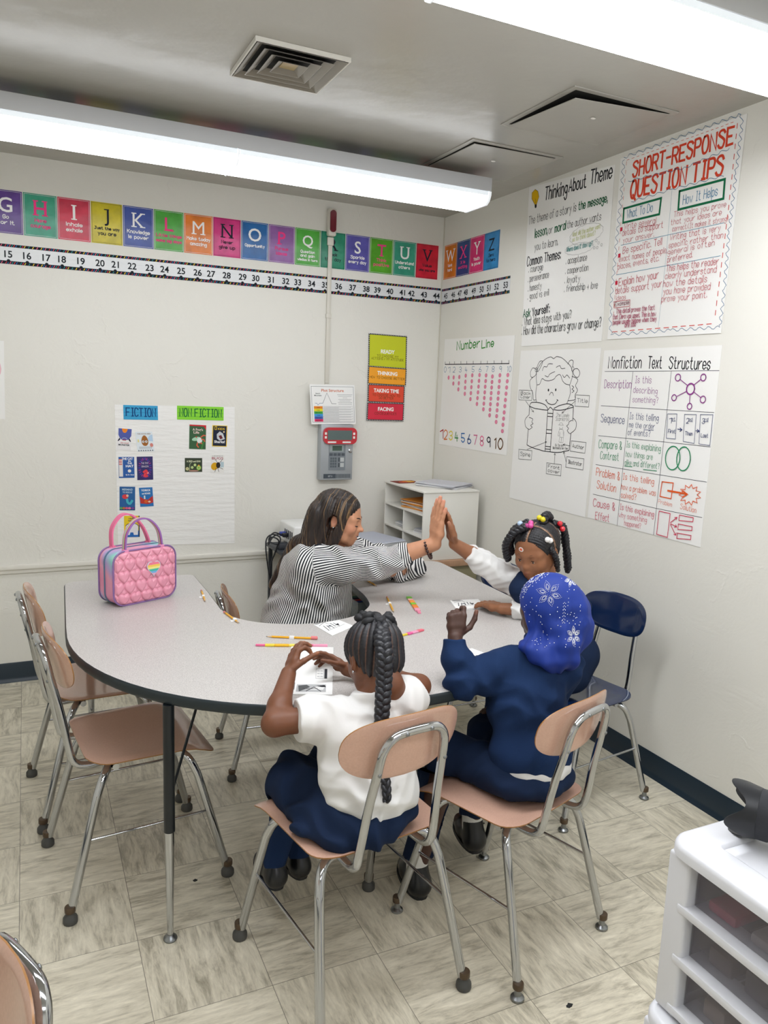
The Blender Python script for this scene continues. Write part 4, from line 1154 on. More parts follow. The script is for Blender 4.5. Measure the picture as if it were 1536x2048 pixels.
def floor_material():
    m = bpy.data.materials.new('vinyl_tile')
    m.use_nodes = True
    nt = m.node_tree
    L = nt.links.new
    b = nt.nodes['Principled BSDF']
    N = lambda t: nt.nodes.new('ShaderNode' + t)

    def math_(op, a, bb=None, c=None):
        n = N('Math')
        n.operation = op
        for i, x in enumerate((a, bb, c)):
            if x is None:
                continue
            if isinstance(x, (int, float)):
                n.inputs[i].default_value = x
            else:
                L(x, n.inputs[i])
        return n.outputs[0]
    tc = N('TexCoord')
    mp = N('Mapping')
    mp.vector_type = 'TEXTURE'
    mp.inputs['Location'].default_value = (-1.5026, -2.5019, 0)
    mp.inputs['Rotation'].default_value = (0, 0, -0.0084)
    mp.inputs['Scale'].default_value = (T12, T12, T12)
    L(tc.outputs['Object'], mp.inputs['Vector'])
    sp = N('SeparateXYZ')
    L(mp.outputs['Vector'], sp.inputs[0])
    fx, fy = math_('FLOOR', sp.outputs[0]), math_('FLOOR', sp.outputs[1])
    par = math_('MODULO', math_('ABSOLUTE', math_('ADD', fx, fy)), 2.0)
    ux, uy = math_('FRACT', sp.outputs[0]), math_('FRACT', sp.outputs[1])
    ip = math_('SUBTRACT', 1.0, par)

    def sel(a, c):                      # odd: a, even: c
        return math_('ADD', math_('MULTIPLY', a, par), math_('MULTIPLY', c, ip))
    along, across = sel(sp.outputs[0], sp.outputs[1]), sel(sp.outputs[1], sp.outputs[0])
    wn = N('TexWhiteNoise')
    wn.noise_dimensions = '2D'
    cv = N('CombineXYZ')
    L(fx, cv.inputs[0])
    L(fy, cv.inputs[1])
    L(cv.outputs[0], wn.inputs['Vector'])

    def grain(ka, kc, detail, dist, off):
        c = N('CombineXYZ')
        L(math_('MULTIPLY', along, ka), c.inputs[0])
        L(math_('MULTIPLY', across, kc), c.inputs[1])
        L(math_('MULTIPLY', wn.outputs['Value'], 37.0 + off), c.inputs[2])
        n = N('TexNoise')
        n.inputs['Scale'].default_value = 1.0
        n.inputs['Detail'].default_value = detail
        n.inputs['Roughness'].default_value = 0.68
        n.inputs['Distortion'].default_value = dist
        L(c.outputs[0], n.inputs['Vector'])
        return n.outputs['Fac']
    g1 = grain(2.0, 9.5, 10, 0.7, 0)
    g2 = grain(5.5, 30.0, 7, 0.5, 11)
    cr = N('ValToRGB')
    e = cr.color_ramp.elements
    e[0].position, e[0].color = 0.30, srgb('#857e6d')
    e[1].position, e[1].color = 0.70, srgb('#efe8d4')
    for pos, c in ((0.42, '#b2ab98'), (0.49, '#ccc5b1'), (0.57, '#dad3bf')):
        k = e.new(pos)
        k.color = srgb(c)
    mixg = math_('ADD', math_('MULTIPLY', g1, 0.68), math_('MULTIPLY', g2, 0.32))
    tone = math_('MULTIPLY', math_('SUBTRACT', wn.outputs['Value'], 0.5), 0.07)
    L(math_('ADD', mixg, tone), cr.inputs['Fac'])
    # seams
    ex = math_('MINIMUM', ux, math_('SUBTRACT', 1.0, ux))
    ey = math_('MINIMUM', uy, math_('SUBTRACT', 1.0, uy))
    seam = math_('LESS_THAN', math_('MINIMUM', ex, ey), 0.0030)
    mx = N('Mix')
    mx.data_type = 'RGBA'
    L(math_('MULTIPLY', seam, 0.7), mx.inputs['Factor'])
    L(cr.outputs['Color'], mx.inputs['A'])
    mx.inputs['B'].default_value = srgb('#3f3b33')
    L(mx.outputs['Result'], b.inputs['Base Color'])
    b.inputs['Roughness'].default_value = 0.29
    b.inputs['Specular IOR Level'].default_value = 0.45
    bp = N('Bump')
    bp.inputs['Strength'].default_value = 0.12
    bp.inputs['Distance'].default_value = 0.002
    L(math_('SUBTRACT', mixg, seam), bp.inputs['Height'])
    L(bp.outputs['Normal'], b.inputs['Normal'])
    return m


FLOORM = floor_material()


def struct(name, mb, m, sharp=35):
    o = mb.build(name, m, sharp=sharp)
    o['kind'] = 'structure'
    return o


W = 0.12
struct('floor', MB().box((XL - W, YF - W, -0.1), (W, W, 0)), FLOORM)
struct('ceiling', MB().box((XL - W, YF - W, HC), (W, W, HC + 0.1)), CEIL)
struct('wall_back', MB().box((XL - W, 0, 0), (0, W, HC)), WALL)
struct('wall_right', MB().box((0, YF - W, 0), (W, W, HC)), WALL_R)
struct('wall_left', MB().box((XL - W, YF, 0), (XL, 0, HC)), WALL_R)
struct('wall_front', MB().box((XL - W, YF - W, 0), (0, YF, HC)), WALL_R)


def baseboard(name, p0, p1, nrm):
    p0, p1, nrm = Vector(p0), Vector(p1), Vector(nrm)
    prof = [(0.0, 0.0), (0.016, 0.0), (0.014, 0.006), (0.007, 0.014), (0.0045, 0.024), (0.0045, 0.098), (0.002, 0.103), (0.0, 0.103)]
    vs, fs = [], []
    n = len(prof)
    for p in (p0, p1):
        vs += [p + nrm * d + Vector((0, 0, z)) for d, z in prof]
    for k in range(n):
        fs.append((k, (k + 1) % n, n + (k + 1) % n, n + k))
    fs += [tuple(range(n))[::-1], tuple(range(n, 2 * n))]
    m = MB().add(vs, fs)
    return struct(name, m, BASEM)


baseboard('baseboard_back', (XL, -0.0005, 0), (-0.0, -0.0005, 0), (0, -1, 0))
baseboard('baseboard_right', (-0.0005, YF, 0), (-0.0005, 0, 0), (-1, 0, 0))
baseboard('baseboard_left', (XL + 0.0005, YF, 0), (XL + 0.0005, 0, 0), (1, 0, 0))
# narrow rail along the back wall
struct('trim_1', MB().box((XL, -0.022, 0.597), (-0.001, -0.0005, 0.622), bev=0.004)
       .box((XL, -0.012, 0.578), (-0.001, -0.0005, 0.5968)), WHITE_TRIM)
# caulk joint in the corner
struct('trim_2', MB().box((-0.006, -0.006, 0.11), (-0.0005, -0.0005, HC - 0.001), bev=0.002), mat('caulk', '#d3cfc0', 0.6))

# ------------------------------------------------------------------ ceiling lamps
def lens(yc):
    m = bpy.data.materials.new('lamp_diffuser')
    m.use_nodes = True
    _b = m.node_tree.nodes['Principled BSDF']
    _b.inputs['Base Color'].default_value = (0.9, 0.92, 0.93, 1)
    _b.inputs['Roughness'].default_value = 0.3
    _b.inputs['Emission Color'].default_value = LAMP_COL
    _b.inputs['Emission Strength'].default_value = LAMP[0 if yc > -1 else 1 if yc > -3 else 2 if yc > -5 else 3]
    return m


LENS_END = mat('acrylic_end_glow', '#dde2e6', 0.15, emit=0.5)  # weak glow set into the caps and joints, imitating lamp light showing through
LENS_RIM = mat('acrylic_rim_glow', '#dfe6ec', 0.25, emit=0.55)  # dimmer glow painted along the diffuser's upper edge to grade its brightness
LAMP_METAL = mat('lamp_housing_enamel', '#c9cbcf', 0.4)


def lamp(name, label, x0, x1, yc, seams):
    t = thing(name, label, 'ceiling light', ((x0 + x1) / 2, yc, 2.44), 0, 'ceiling lights')
    LENS = lens(yc)
    cx = (x0 + x1) / 2
    h = MB()
    h.box((x0 - cx, -0.125, 0.052), (x1 - cx, 0.125, 0.112), bev=0.003)
    h.build('housing', LAMP_METAL, t)
    for k in (-0.6, 0.6):
        MB().box((k - 0.05, 0.085, 0.1125), (k + 0.05, 0.12, HC - 2.44 - 0.0008)).build('mounting_spacer', LAMP_METAL, t)
    full = [(-0.122, 0.0515), (-0.121, 0.033), (-0.110, 0.011), (-0.090, 0.0), (0.090, 0.0), (0.110, 0.011), (0.121, 0.033), (0.122, 0.0515)]
    prof = full[1:-1]
    xs = [x0 + 0.012] + list(seams) + [x1 - 0.012]
    for a, b in zip(xs[:-1], xs[1:]):
        m = MB()
        vs, fs = [], []
        n = len(prof)
        for x in (a + 0.004, b - 0.004):
            vs += [(x - cx, y, z) for y, z in prof]
        for k in range(n):
            fs.append((k, (k + 1) % n, n + (k + 1) % n, n + k))
        fs += [tuple(range(n))[::-1], tuple(range(n, 2 * n))]
        m.add(vs, fs).build('diffuser', LENS, t, sharp=25)
        for y in (-0.1215, 0.1195):
            MB().box((a + 0.004 - cx, y, 0.0332), (b - 0.004 - cx, y + 0.002, 0.0518)).build('diffuser_rim', LENS_RIM, t)
    for x in (x0, x1 - 0.0115):
        m = MB()
        pr = [(y * 1.015, z if z > 0.001 else -0.003) for y, z in full]
        vs, fs = [], []
        for xx in (x, x + 0.0115):
            vs += [(xx - cx, y, z) for y, z in pr]
        n = len(pr)
        for k in range(n):
            fs.append((k, (k + 1) % n, n + (k + 1) % n, n + k))
        fs += [tuple(range(n))[::-1], tuple(range(n, 2 * n))]
        m.add(vs, fs).build('end_cap', LENS_END, t, sharp=25)
    for x in seams:
        m = MB()
        m.tube([(x - cx, y * 1.012, z - 0.001) for y, z in full], 0.004, n=6)
        m.build('joint_strip', LENS_END, t)
    return t


lamp('ceiling_lamp', 'long white fluorescent ceiling lamp running above the alphabet cards', -2.80, -0.345, -0.925, [-1.535])
lamp('ceiling_lamp', 'bright fluorescent ceiling lamp nearest the camera, beside the sagging ceiling hatch', -2.73, -0.27, -2.645, [-1.49])
lamp('ceiling_lamp', 'added fluorescent ceiling lamp just behind the camera, out of view, for extra light', -2.73, -0.27, -4.40, [-1.49])  # unseen lamp, added to light the near part of the room
lamp('ceiling_lamp', 'added fluorescent ceiling lamp farthest behind the camera, out of view, brightening the room', -2.73, -0.27, -6.10, [-1.49])  # another unseen lamp, added for more frontal and low light

# ------------------------------------------------------------------ ceiling vent and hatches
VENT_M = mat('vent_metal', '#8d877c', 0.4, metal=0.35)
VENT_W = mat('vent_rim', '#d8d5cc', 0.4)
VENT_D = mat('opening_shade_paint', '#15140f', 0.8)  # near-black colour standing in for shade inside the openings
t = thing('ceiling_vent', 'square stepped metal air vent in the ceiling', 'air vent', (-1.528, -1.650, HC - 0.0145))


def frustum(mb, r0, z0, r1, z1, th=0.002):
    vs = []
    for r, z in ((r0, z0), (r1, z1), (r1 - th, z1), (r0 - th, z0)):
        vs += [(-r, -r, z), (r, -r, z), (r, r, z), (-r, r, z)]
    fs = []
    for a in range(4):
        b = (a + 1) % 4
        for k in range(4):
            k2 = (k + 1) % 4
            fs.append((a * 4 + k, a * 4 + k2, b * 4 + k2, b * 4 + k))
    mb.add(vs, fs)


fr = MB()
frustum(fr, 0.155, 0.0, 0.155, 0.0138, 0.005)
fr.build('rim', VENT_W, t, smooth=False)
MB().box((-0.150, -0.150, 0.0128), (0.150, 0.150, 0.0140)).build('duct_shade_plate', VENT_D, t)  # flat dark plate painted as the shaded duct
for r in (0.148, 0.116, 0.084, 0.050):
    lv = MB()
    frustum(lv, r, -0.001, r - 0.024, 0.0126, 0.002)
    lv.build('louvre', VENT_M, t, smooth=False)
lv = MB()
lv.box((-0.026, -0.026, 0.0095), (0.026, 0.026, 0.0126))
lv.build('damper', mat('vent_core_lit', '#b09a6a', 0.45), t, smooth=False)  # yellowish light on the vent centre, put into its colour

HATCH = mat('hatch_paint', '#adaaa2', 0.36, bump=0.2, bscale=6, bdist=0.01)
for nm, lab, (cx, cy), w, d, drop in (
        ('ceiling_hatch', 'square ceiling hatch sagging at one corner with a dark gap', (-0.398, -1.767), 0.43, 0.40, 0.018),
        ('ceiling_hatch', 'square closed ceiling hatch above the end of the long lamp', (-0.404, -1.113), 0.42, 0.41, 0.006)):
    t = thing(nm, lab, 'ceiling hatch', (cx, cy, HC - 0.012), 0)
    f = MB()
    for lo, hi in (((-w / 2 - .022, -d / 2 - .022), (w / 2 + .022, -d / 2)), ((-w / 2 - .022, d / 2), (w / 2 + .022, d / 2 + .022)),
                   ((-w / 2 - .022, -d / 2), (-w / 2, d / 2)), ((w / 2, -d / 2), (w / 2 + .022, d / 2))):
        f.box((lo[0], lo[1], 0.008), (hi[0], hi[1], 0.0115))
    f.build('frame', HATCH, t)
    MB().box((-w / 2, -d / 2, 0.0095), (w / 2, d / 2, 0.0117)).build('shaft_shade_plate', VENT_D, t)  # dark plate imitating the hole's shade; the ceiling above is solid
    p = MB()
    g = 0.004
    cor = [(-w / 2 + g, -d / 2 + g, -drop), (w / 2 - g, -d / 2 + g, 0.004), (w / 2 - g, d / 2 - g, 0.006), (-w / 2 + g, d / 2 - g, 0.004 - drop * 0.15)]
    if drop < 0.01:
        cor = [(x, y, 0.004 if i else 0.0) for i, (x, y, z) in enumerate(cor)]
    vs = [(x, y, z) for x, y, z in cor] + [(x, y, z + 0.003) for x, y, z in cor]
    p.add(vs, [(0, 3, 2), (0, 2, 1), (4, 5, 6), (4, 6, 7), (0, 1, 5, 4), (1, 2, 6, 5), (2, 3, 7, 6), (3, 0, 4, 7)])
    pn = p.build('panel', HATCH, t, smooth=False)
    MB().sphere((-0.02, -0.06, -0.004 - drop * 0.35), (0.011, 0.007, 0.003), 10).build('chipped_latch', mat('plaster_white', '#e8e6df', 0.7), pn)

# ================================================================== things on the back wall
BW = lambda a, b, o=0.0008: (a, -o, b)
BA, BB = (1, 0, 0), (0, 0, 1)
PAPER = mat('chart_paper', '#f2f1ee', 0.75, bump=0.55, bscale=7, bdist=0.01, stretch=(1.0, 1.0, 6.0), spec=0.2)
PAPER2 = mat('chart_paper_flat', '#f1f0ed', 0.75, bump=0.3, bscale=5, bdist=0.008, spec=0.2)
GLOSS = {}


def glossy(c):
    return mat('laminate_' + c.lstrip('#'), c, 0.2, spec=0.3, var=0.2, vscale=16, bump=0.25, bscale=14, bdist=0.006)


INK_W, INK_K, INK_P = '#f4f3f1', '#1e2430', '#ee3f86'
ALPH = [('G', '#5a3a86', 'w', ['Go', 'for it'], 'purple'), ('H', '#3a9a7c', 'p', ['Have', 'courage'], 'sea green'),
        ('I', '#c8324a', 'w', ['inhale', 'exhale'], 'red'), ('J', '#c9b91e', 'k', ['Just the way', 'you are'], 'yellow'),
        ('K', '#3a4f9a', 'w', ['Knowledge', 'is power'], 'blue'), ('L', '#4aa03a', 'p', ['Little things', 'make big days'], 'green'),
        ('M', '#de7a26', 'w', ['Make today', 'amazing'], 'orange'), ('N', '#cf2f7c', 'k', ['Never', 'give up'], 'magenta'),
        ('O', '#1f63a4', 'w', ['Opportunity'], 'mid blue'), ('P', '#8a5a9c', 'p', ['Pursue', 'ideas'], 'lilac'),
        ('Q', '#4ea83c', 'w', ['Question', 'and gain', 'wisdom in turn'], 'bright green'), ('R', '#2c8a6c', 'k', ['Rock', 'this day'], 'teal'),
        ('S', '#5c58a8', 'w', ['Sparkle', 'every day'], 'violet'), ('T', '#58a62e', 'p', ['Think', 'positive'], 'grass green'),
        ('U', '#3c9a7e', 'w', ['Understand', 'others'], 'jade'), ('V', '#d0283c', 'k', ['Value', 'who you are'], 'scarlet'),
        ('W', '#d2781e', 'w', ['Work', 'hard'], 'amber'), ('X', '#26457e', 'p', ['X is', 'exciting'], 'navy'),
        ('Y', '#d82f72', 'w', ['Youth', 'is power'], 'pink'), ('Z', '#3a88c4', 'k', ['Zero', 'to hero'], 'sky blue')]
ink = {'w': INK_W, 'k': INK_K, 'p': INK_P}
inkn = {'w': 'white', 'k': 'black', 'p': 'pink'}
for i, (L_, c, k, words, cn) in enumerate(ALPH):
    if i < 16:
        a0 = -2.459 + i * 0.1517
        s = Sheet(BW(a0, 2.2385), BA, BB)
    else:
        a0 = 0.018 + (i - 16) * 0.1485
        s = Sheet((-0.0008, -a0, 2.239), (0, -1, 0), BB)
    w_, h_ = 0.1475, 0.197
    s.base([(0, 0), (w_, 0), (w_, h_), (0, h_)], glossy(c))
    s.box(0.005, 0.005, w_ - 0.005, h_ - 0.005, 0.0012, INK_K if k == 'k' else '#e9e6ee')
    # big serif letter
    s.print(L_, w_ / 2, 0.098 if L_ not in 'JQ' else 0.106, 0.068 if L_ not in 'JQ' else 0.058, ink[k], bold=0.010 if L_ not in 'MWNVXYZK' else 0.0)
    if L_ in 'HIKMNPRTUVWXYLJ':
        vs_, fs_, W_ = btext(L_, 0.010)
        hw = W_ * (0.068 / 0.72) / 2
        for sx in ((-1, 1) if L_ in 'HKMNRUVWXYL' else (0,) if L_ in 'ITJ' else (-1,)):
            yb = 0.0985 if L_ in 'HIKMNPRTXYL' else None
            if yb and L_ != 'Y':
                s.rect(w_ / 2 + sx * (hw - 0.008) - 0.013, yb - 0.001, w_ / 2 + sx * (hw - 0.008) + 0.013, yb + 0.004, ink[k])
            if L_ in 'HIKNUVWXYJ':
                s.rect(w_ / 2 + sx * (hw - 0.008) - 0.012, 0.162, w_ / 2 + sx * (hw - 0.008) + 0.012, 0.167, ink[k])
    n = len(words)
    for j, wd in enumerate(words):
        hh = 0.0155 if len(wd) < 11 else 0.0125
        if n == 3:
            hh *= 0.85
        wmax = min(w_ * 0.86, len(wd) * hh * 0.78)
        s.hand(wd, (w_ / 2 - wmax / 2, 0.068 - j * (0.026 if n < 3 else 0.021)), (w_ / 2 + wmax / 2, 0.068 - j * (0.026 if n < 3 else 0.021)), hh, 0.0033, ink[k])
    where = ' on the back wall' if i < 16 else ' on the right wall'
    s.build('alphabet_card', '%s alphabet card, %s letter %s, reading %s' % (cn, inkn[k], L_, ' '.join(words)), 'card', 'alphabet cards')

# number strips
RAINBOW = ['#2a6aa8', '#e3c63a', '#c23a4a', '#1e2430', '#2d8a8c', '#d8607e', '#1e2430']


def number_strip(O, A, L, b0, b1, nums, label):
    s = Sheet(O, A, BB)
    s.base([(0, 0), (L, 0), (L, b1 - b0), (0, b1 - b0)], mat('strip_laminate', '#e2e4e6', 0.2, bump=0.6, bscale=18, bdist=0.004, stretch=(1, 1, 5)))
    H = b1 - b0
    for y in (0.0006, H - 0.0136):
        s.rect(0, y, L, y + 0.013, '#1b2029')
        s.step()
        k = 0
        x = 0.004
        while x < L - 0.012:
            c = RAINBOW[(k * 5 + k // 3) % 7]
            if c != '#1e2430':
                s.poly([(x, y + 0.0015), (x + 0.004, y + 0.0015), (x + 0.0095, y + 0.0115), (x + 0.0055, y + 0.0115)], c, step=False)
            x += 0.0092
            k += 1
    s.rect(0, 0.0135, L, 0.0155, '#1b2029')
    for n, a in nums:
        s.ell(a, 0.0155, 0.008, 0.0075, '#1b2029', 12)
        s.print(str(n), a, 0.031, 0.032, '#22262c', bold=0.018)
    return s.build('number_strip', label, 'number line')


NB = [(15, -2.38), (16, -2.298), (17, -2.212), (18, -2.142), (19, -2.055), (20, -1.966), (21, -1.894), (22, -1.812), (23, -1.726), (24, -1.65), (25, -1.566), (26, -1.48), (27, -1.409), (28, -1.325), (29, -1.238), (30, -1.165), (31, -1.08), (32, -0.994), (33, -0.924), (34, -0.841), (35, -0.76), (36, -0.677), (37, -0.59), (38, -0.504), (39, -0.433), (40, -0.352), (41, -0.269), (42, -0.209), (43, -0.124), (44, -0.037)]
NR = [(45, 0.058), (46, 0.147), (47, 0.222), (48, 0.29), (49, 0.377), (50, 0.461), (51, 0.532), (52, 0.611), (53, 0.697)]
number_strip(BW(-2.62, 2.097), BA, 2.612, 2.097, 2.190, [(14, 0.16)] + [(n, a + 2.62) for n, a in NB], 'long paper number strip from 15 to 44 under the alphabet cards')
number_strip((-0.0008, -0.008, 2.094), (0, -1, 0), 0.728, 2.094, 2.184, [(n, a - 0.008) for n, a in NR], 'short paper number strip from 45 to 53 on the right wall')

# fiction / nonfiction chart with its little book covers
s = Sheet(BW(0, 0), BA, BB)
s.base([(-1.905, 0.690), (-1.273, 0.672), (-1.277, 1.443), (-1.909, 1.441)], PAPER)
s.build('sorting_chart', 'white sheet of chart paper sorting book covers on the back wall', 'chart')


def card(name, corners, m, thick=0.0012, off=0.0026):
    """sheet whose (a, b) run 0..1 over its four corners tl, tr, br, bl on the back wall"""
    tl, tr, br, bl = [Vector(c) for c in corners]
    A = tr - tl
    B_ = tl - bl
    w, h = A.length, B_.length
    s = Sheet((bl.x, -off, bl.y), (A.x, 0, A.y), (B_.x, 0, B_.y), thick)
    s.base([(0, 0), (w, 0), (w, h), (0, h)], m)
    s.w, s.h = w, h
    return s


for nm, cor, c, txt, dk in (('header_strip', [(-1.867, 1.440), (-1.692, 1.439), (-1.693, 1.364), (-1.866, 1.365)], '#2f9fcf', 'FICTION', '#143f78'),
                            ('header_strip', [(-1.591, 1.443), (-1.339, 1.441), (-1.339, 1.367), (-1.591, 1.369)], '#86d62c', 'NON FICTION', '#14683a')):
    s = card(nm, cor, mat('card_' + txt.split()[0].lower(), c, 0.6))
    for y in (0.24, 0.5, 0.8):
        s.stroke([(0.002, s.h * y), (s.w - 0.002, s.h * y)], 0.001, dk)
    s.hand(txt, (0.014, s.h * 0.25), (s.w - 0.012, s.h * 0.25), s.h * 0.55, 0.0052, dk)
    s.build(nm, ('blue' if txt[0] == 'F' else 'lime green') + ' header strip reading ' + txt + ' on the sorting chart', 'card')

G_ = 'little book covers on the sorting chart'


def cover(cor, c):
    return card('book_cover', cor, mat('cover_' + c.lstrip('#'), c, 0.4))


s = cover([(-1.894, 1.319), (-1.824, 1.314), (-1.833, 1.201), (-1.903, 1.207)], '#eceaea')
w, h = s.w, s.h
s.poly([(0.03 * w, h), (0.97 * w, h), (0.97 * w, .68 * h), (.82 * w, .52 * h), (.7 * w, .48 * h), (.3 * w, .48 * h), (.16 * w, .56 * h), (.05 * w, .7 * h)], '#5560a8')
s.poly([(.28 * w + .2 * w * (1 - math.cos(PI * k / 10)), h - .2 * h * math.sin(PI * k / 10)) for k in range(11)], '#ee8a2a')
s.poly([(.02 * w, .42 * h), (.14 * w, .56 * h), (.22 * w, .5 * h), (.08 * w, .4 * h)], '#22263a')
s.poly([(.98 * w, .42 * h), (.86 * w, .56 * h), (.78 * w, .5 * h), (.92 * w, .4 * h)], '#22263a')
s.rect(.36 * w, .45 * h, .62 * w, .49 * h, '#b03a4a')
s.oval(w * .5, .5 * h, .18 * w, .07 * h, 0.0015, '#eeeeee', 12, 20, 160)
s.print('the good', w * .52, .31 * h, .055 * h, '#c03a3a', 0.02, width=.58 * w)
s.print('MONSTER', w * .5, .2 * h, .08 * h, '#252838', 0.03, width=.8 * w)
s.build('book_cover', 'book cover with violet and orange shapes, reading the good monster', 'book cover', G_)

s = cover([(-1.809, 1.3), (-1.722, 1.303), (-1.712, 1.201), (-1.798, 1.195)], '#e4ebf0')
w, h = s.w, s.h
s.poly([(.6 * w, .55 * h), (.98 * w, .5 * h), (.98 * w, .85 * h), (.8 * w, .8 * h)], '#b9d3ea')
s.rect(.08 * w, .48 * h, .16 * w, .62 * h, '#e8dc8a')
s.poly([(.5 * w + .2 * w * math.sin(a) * (1 - .18 * math.cos(a)), .55 * h + .27 * h * math.cos(a)) for a in [2 * PI * k / 20 for k in range(20)]], '#a5672f')
for x in (.4, .58):
    s.ell(x * w, .5 * h, .075 * w, .065 * h, '#f6f4f0', 12)
    s.oval(x * w, .5 * h, .08 * w, .07 * h, .0014, '#2a2422', 12)
    s.ell(x * w, .5 * h, .028 * w, .03 * h, '#2a2422', 8)
s.rect(.12 * w, .14 * h, .88 * w, .26 * h, '#c8d0d6')
s.ell(.87 * w, .32 * h, .1 * w, .1 * h, '#d98a80', 12)
for k in range(7):
    s.poly([(w * (.04 + .135 * k), .03 * h), (w * (.13 + .135 * k), .03 * h), (w * (.085 + .135 * k), .1 * h)], '#3c4048')
s.print('THE GOOD SEED', w * .5, .86 * h, .075 * h, '#a89a90', 0.015, width=.78 * w)
s.build('book_cover', 'pale book cover with a brown seed shape, reading the good seed', 'book cover', G_)

s = cover([(-1.895, 1.168), (-1.816, 1.168), (-1.818, 1.055), (-1.894, 1.057)], '#1f5aa6')
w, h = s.w, s.h
for tx, y, x0, wd in (('THE CAT', .86, .56, .7), ('IN', .76, .7, .16), ('THE', .66, .7, .3), ('HAT', .51, .7, .5)):
    s.print(tx, w * x0, y * h, (.11 if tx in ('THE CAT', 'HAT') else .07) * h, '#f6f6f4', 0.03, width=wd * w)
s.rect(.02 * w, .06 * h, .26 * w, .9 * h, '#e6e2de')      # plain banded panel in place of the cover's figure
for k in range(4):
    s.rect(.02 * w, (.62 + .08 * k) * h, .22 * w, (.655 + .08 * k) * h, '#cf3a34')
s.ell(.68 * w, .33 * h, .11 * w, .075 * h, '#e6dfd6', 14)
s.print('By Dr. Seuss', w * .7, .12 * h, .06 * h, '#f2f2f0', 0.02, width=.52 * w)
s.build('book_cover', 'blue book cover with a red banded panel, reading the cat in the hat', 'book cover', G_)

s = cover([(-1.803, 1.169), (-1.721, 1.17), (-1.72, 1.044), (-1.801, 1.044)], '#2a2566')
w, h = s.w, s.h
for k in range(26):
    a = 2 * PI * k / 26
    r0, r1 = .46, .62
    cx, cy = .5 + r0 * math.cos(a) * .75, .52 + r0 * math.sin(a) * .85
    x, y = min(max(cx, .05), .95) * w, min(max(cy, .04), .95) * h
    s.ell(x, y, .09 * w, .022 * h, ['#7a3a9a', '#4a46b0', '#a0408c'][k % 3], 8, rot=a)
s.print('THE TINY', w * .5, .68 * h, .085 * h, '#e8dcec', 0.0, width=.46 * w)
s.print('DRAGON', w * .5, .54 * h, .085 * h, '#e8dcec', 0.0, width=.44 * w)
s.stroke([tuple(p) for p in catmull([(.42 * w, .34 * h), (.56 * w, .4 * h), (.62 * w, .3 * h), (.48 * w, .24 * h), (.46 * w, .16 * h), (.62 * w, .17 * h)], 4)], .011, '#e8454e')
s.poly([(.62 * w, .3 * h), (.74 * w, .34 * h), (.68 * w, .24 * h)], '#f0b0b0')
s.build('book_cover', 'dark purple book cover with a small red dragon, reading the tiny dragon', 'book cover', G_)

s = cover([(-1.892, 1.011), (-1.813, 1.008), (-1.815, 0.881), (-1.894, 0.884)], '#1f5e9c')
w, h = s.w, s.h
s.rect(0.01 * w, .02 * h, .99 * w, .14 * h, '#24456e')
for k, (x, c) in enumerate(((.1, '#5aa860'), (.28, '#c8743a'), (.46, '#d85a8a'), (.64, '#e07a9a'), (.85, '#7a4a9a'))):
    s.ell(x * w, .09 * h, .1 * w, .05 * h, c, 10)
s.print('MERMAID', w * .5, .84 * h, .085 * h, '#cfe6f2', 0.01, width=.68 * w)
s.print('TO RESCUE', w * .5, .73 * h, .07 * h, '#cfe6f2', 0.01, width=.62 * w)
s.stroke([tuple(p) for p in catmull([(.48 * w, .46 * h), (.52 * w, .34 * h), (.66 * w, .28 * h), (.8 * w, .4 * h)], 5)], .012, '#4ab4c4')
s.ell(.36 * w, .58 * h, .2 * w, .1 * h, '#d8434a', 14)
s.ell(.5 * w, .62 * h, .08 * w, .055 * h, '#e8bda0', 10)
s.build('book_cover', 'sea blue book cover with coral and a fish tail, reading mermaid to rescue', 'book cover', G_)

s = cover([(-1.794, 1.002), (-1.724, 1.004), (-1.717, 0.902), (-1.788, 0.899)], '#2272b8')
w, h = s.w, s.h
s.poly([(.02 * w, .55 * h), (.3 * w, .4 * h), (.6 * w, .36 * h), (.98 * w, .55 * h), (.98 * w, .2 * h), (.6 * w, .12 * h), (.04 * w, .18 * h)], '#c03a34')
s.ell(.45 * w, .27 * h, .13 * w, .09 * h, '#d8622e', 12)
s.ell(.7 * w, .25 * h, .1 * w, .05 * h, '#e8c8a8', 10)
s.rect(.32 * w, .4 * h, .42 * w, .58 * h, '#e8e8e8')
s.print('YORICK', w * .5, .81 * h, .1 * h, '#f4f4f2', 0.03, width=.7 * w)
s.print('and BONES', w * .5, .65 * h, .08 * h, '#f4f4f2', 0.03, width=.62 * w)
s.build('book_cover', 'blue and red book cover, reading Yorick and bones', 'book cover', G_)

s = cover([(-1.872, 0.853), (-1.792, 0.851), (-1.796, 0.734), (-1.873, 0.737)], '#f0cf1e')
w, h = s.w, s.h
s.rect(.93 * w, 0, w, h, '#22304e')
s.rect(0, 0, .93 * w, .3 * h, '#2a6ab8')
s.poly([(.1 * w + .4 * w * (1 - math.cos(PI * k / 12)), .48 * h + .17 * h * math.sin(PI * k / 12)) for k in range(13)] + [(.88 * w, .1 * h), (.62 * w, .1 * h), (.58 * w, .22 * h), (.4 * w, .22 * h), (.36 * w, .1 * h), (.12 * w, .1 * h)], '#e9e6ea')
s.oval(.5 * w, .5 * h, .4 * w, .15 * h, .003, '#1e2c4e', 14, 10, 170)
s.print('Hello', w * .48, .84 * h, .07 * h, '#20305a', 0.02, width=.36 * w)
s.print('hippo!', w * .5, .74 * h, .07 * h, '#20305a', 0.02, width=.46 * w)
s.build('book_cover', 'yellow and blue book cover behind the pink bag handles, reading hello hippo', 'book cover', G_)

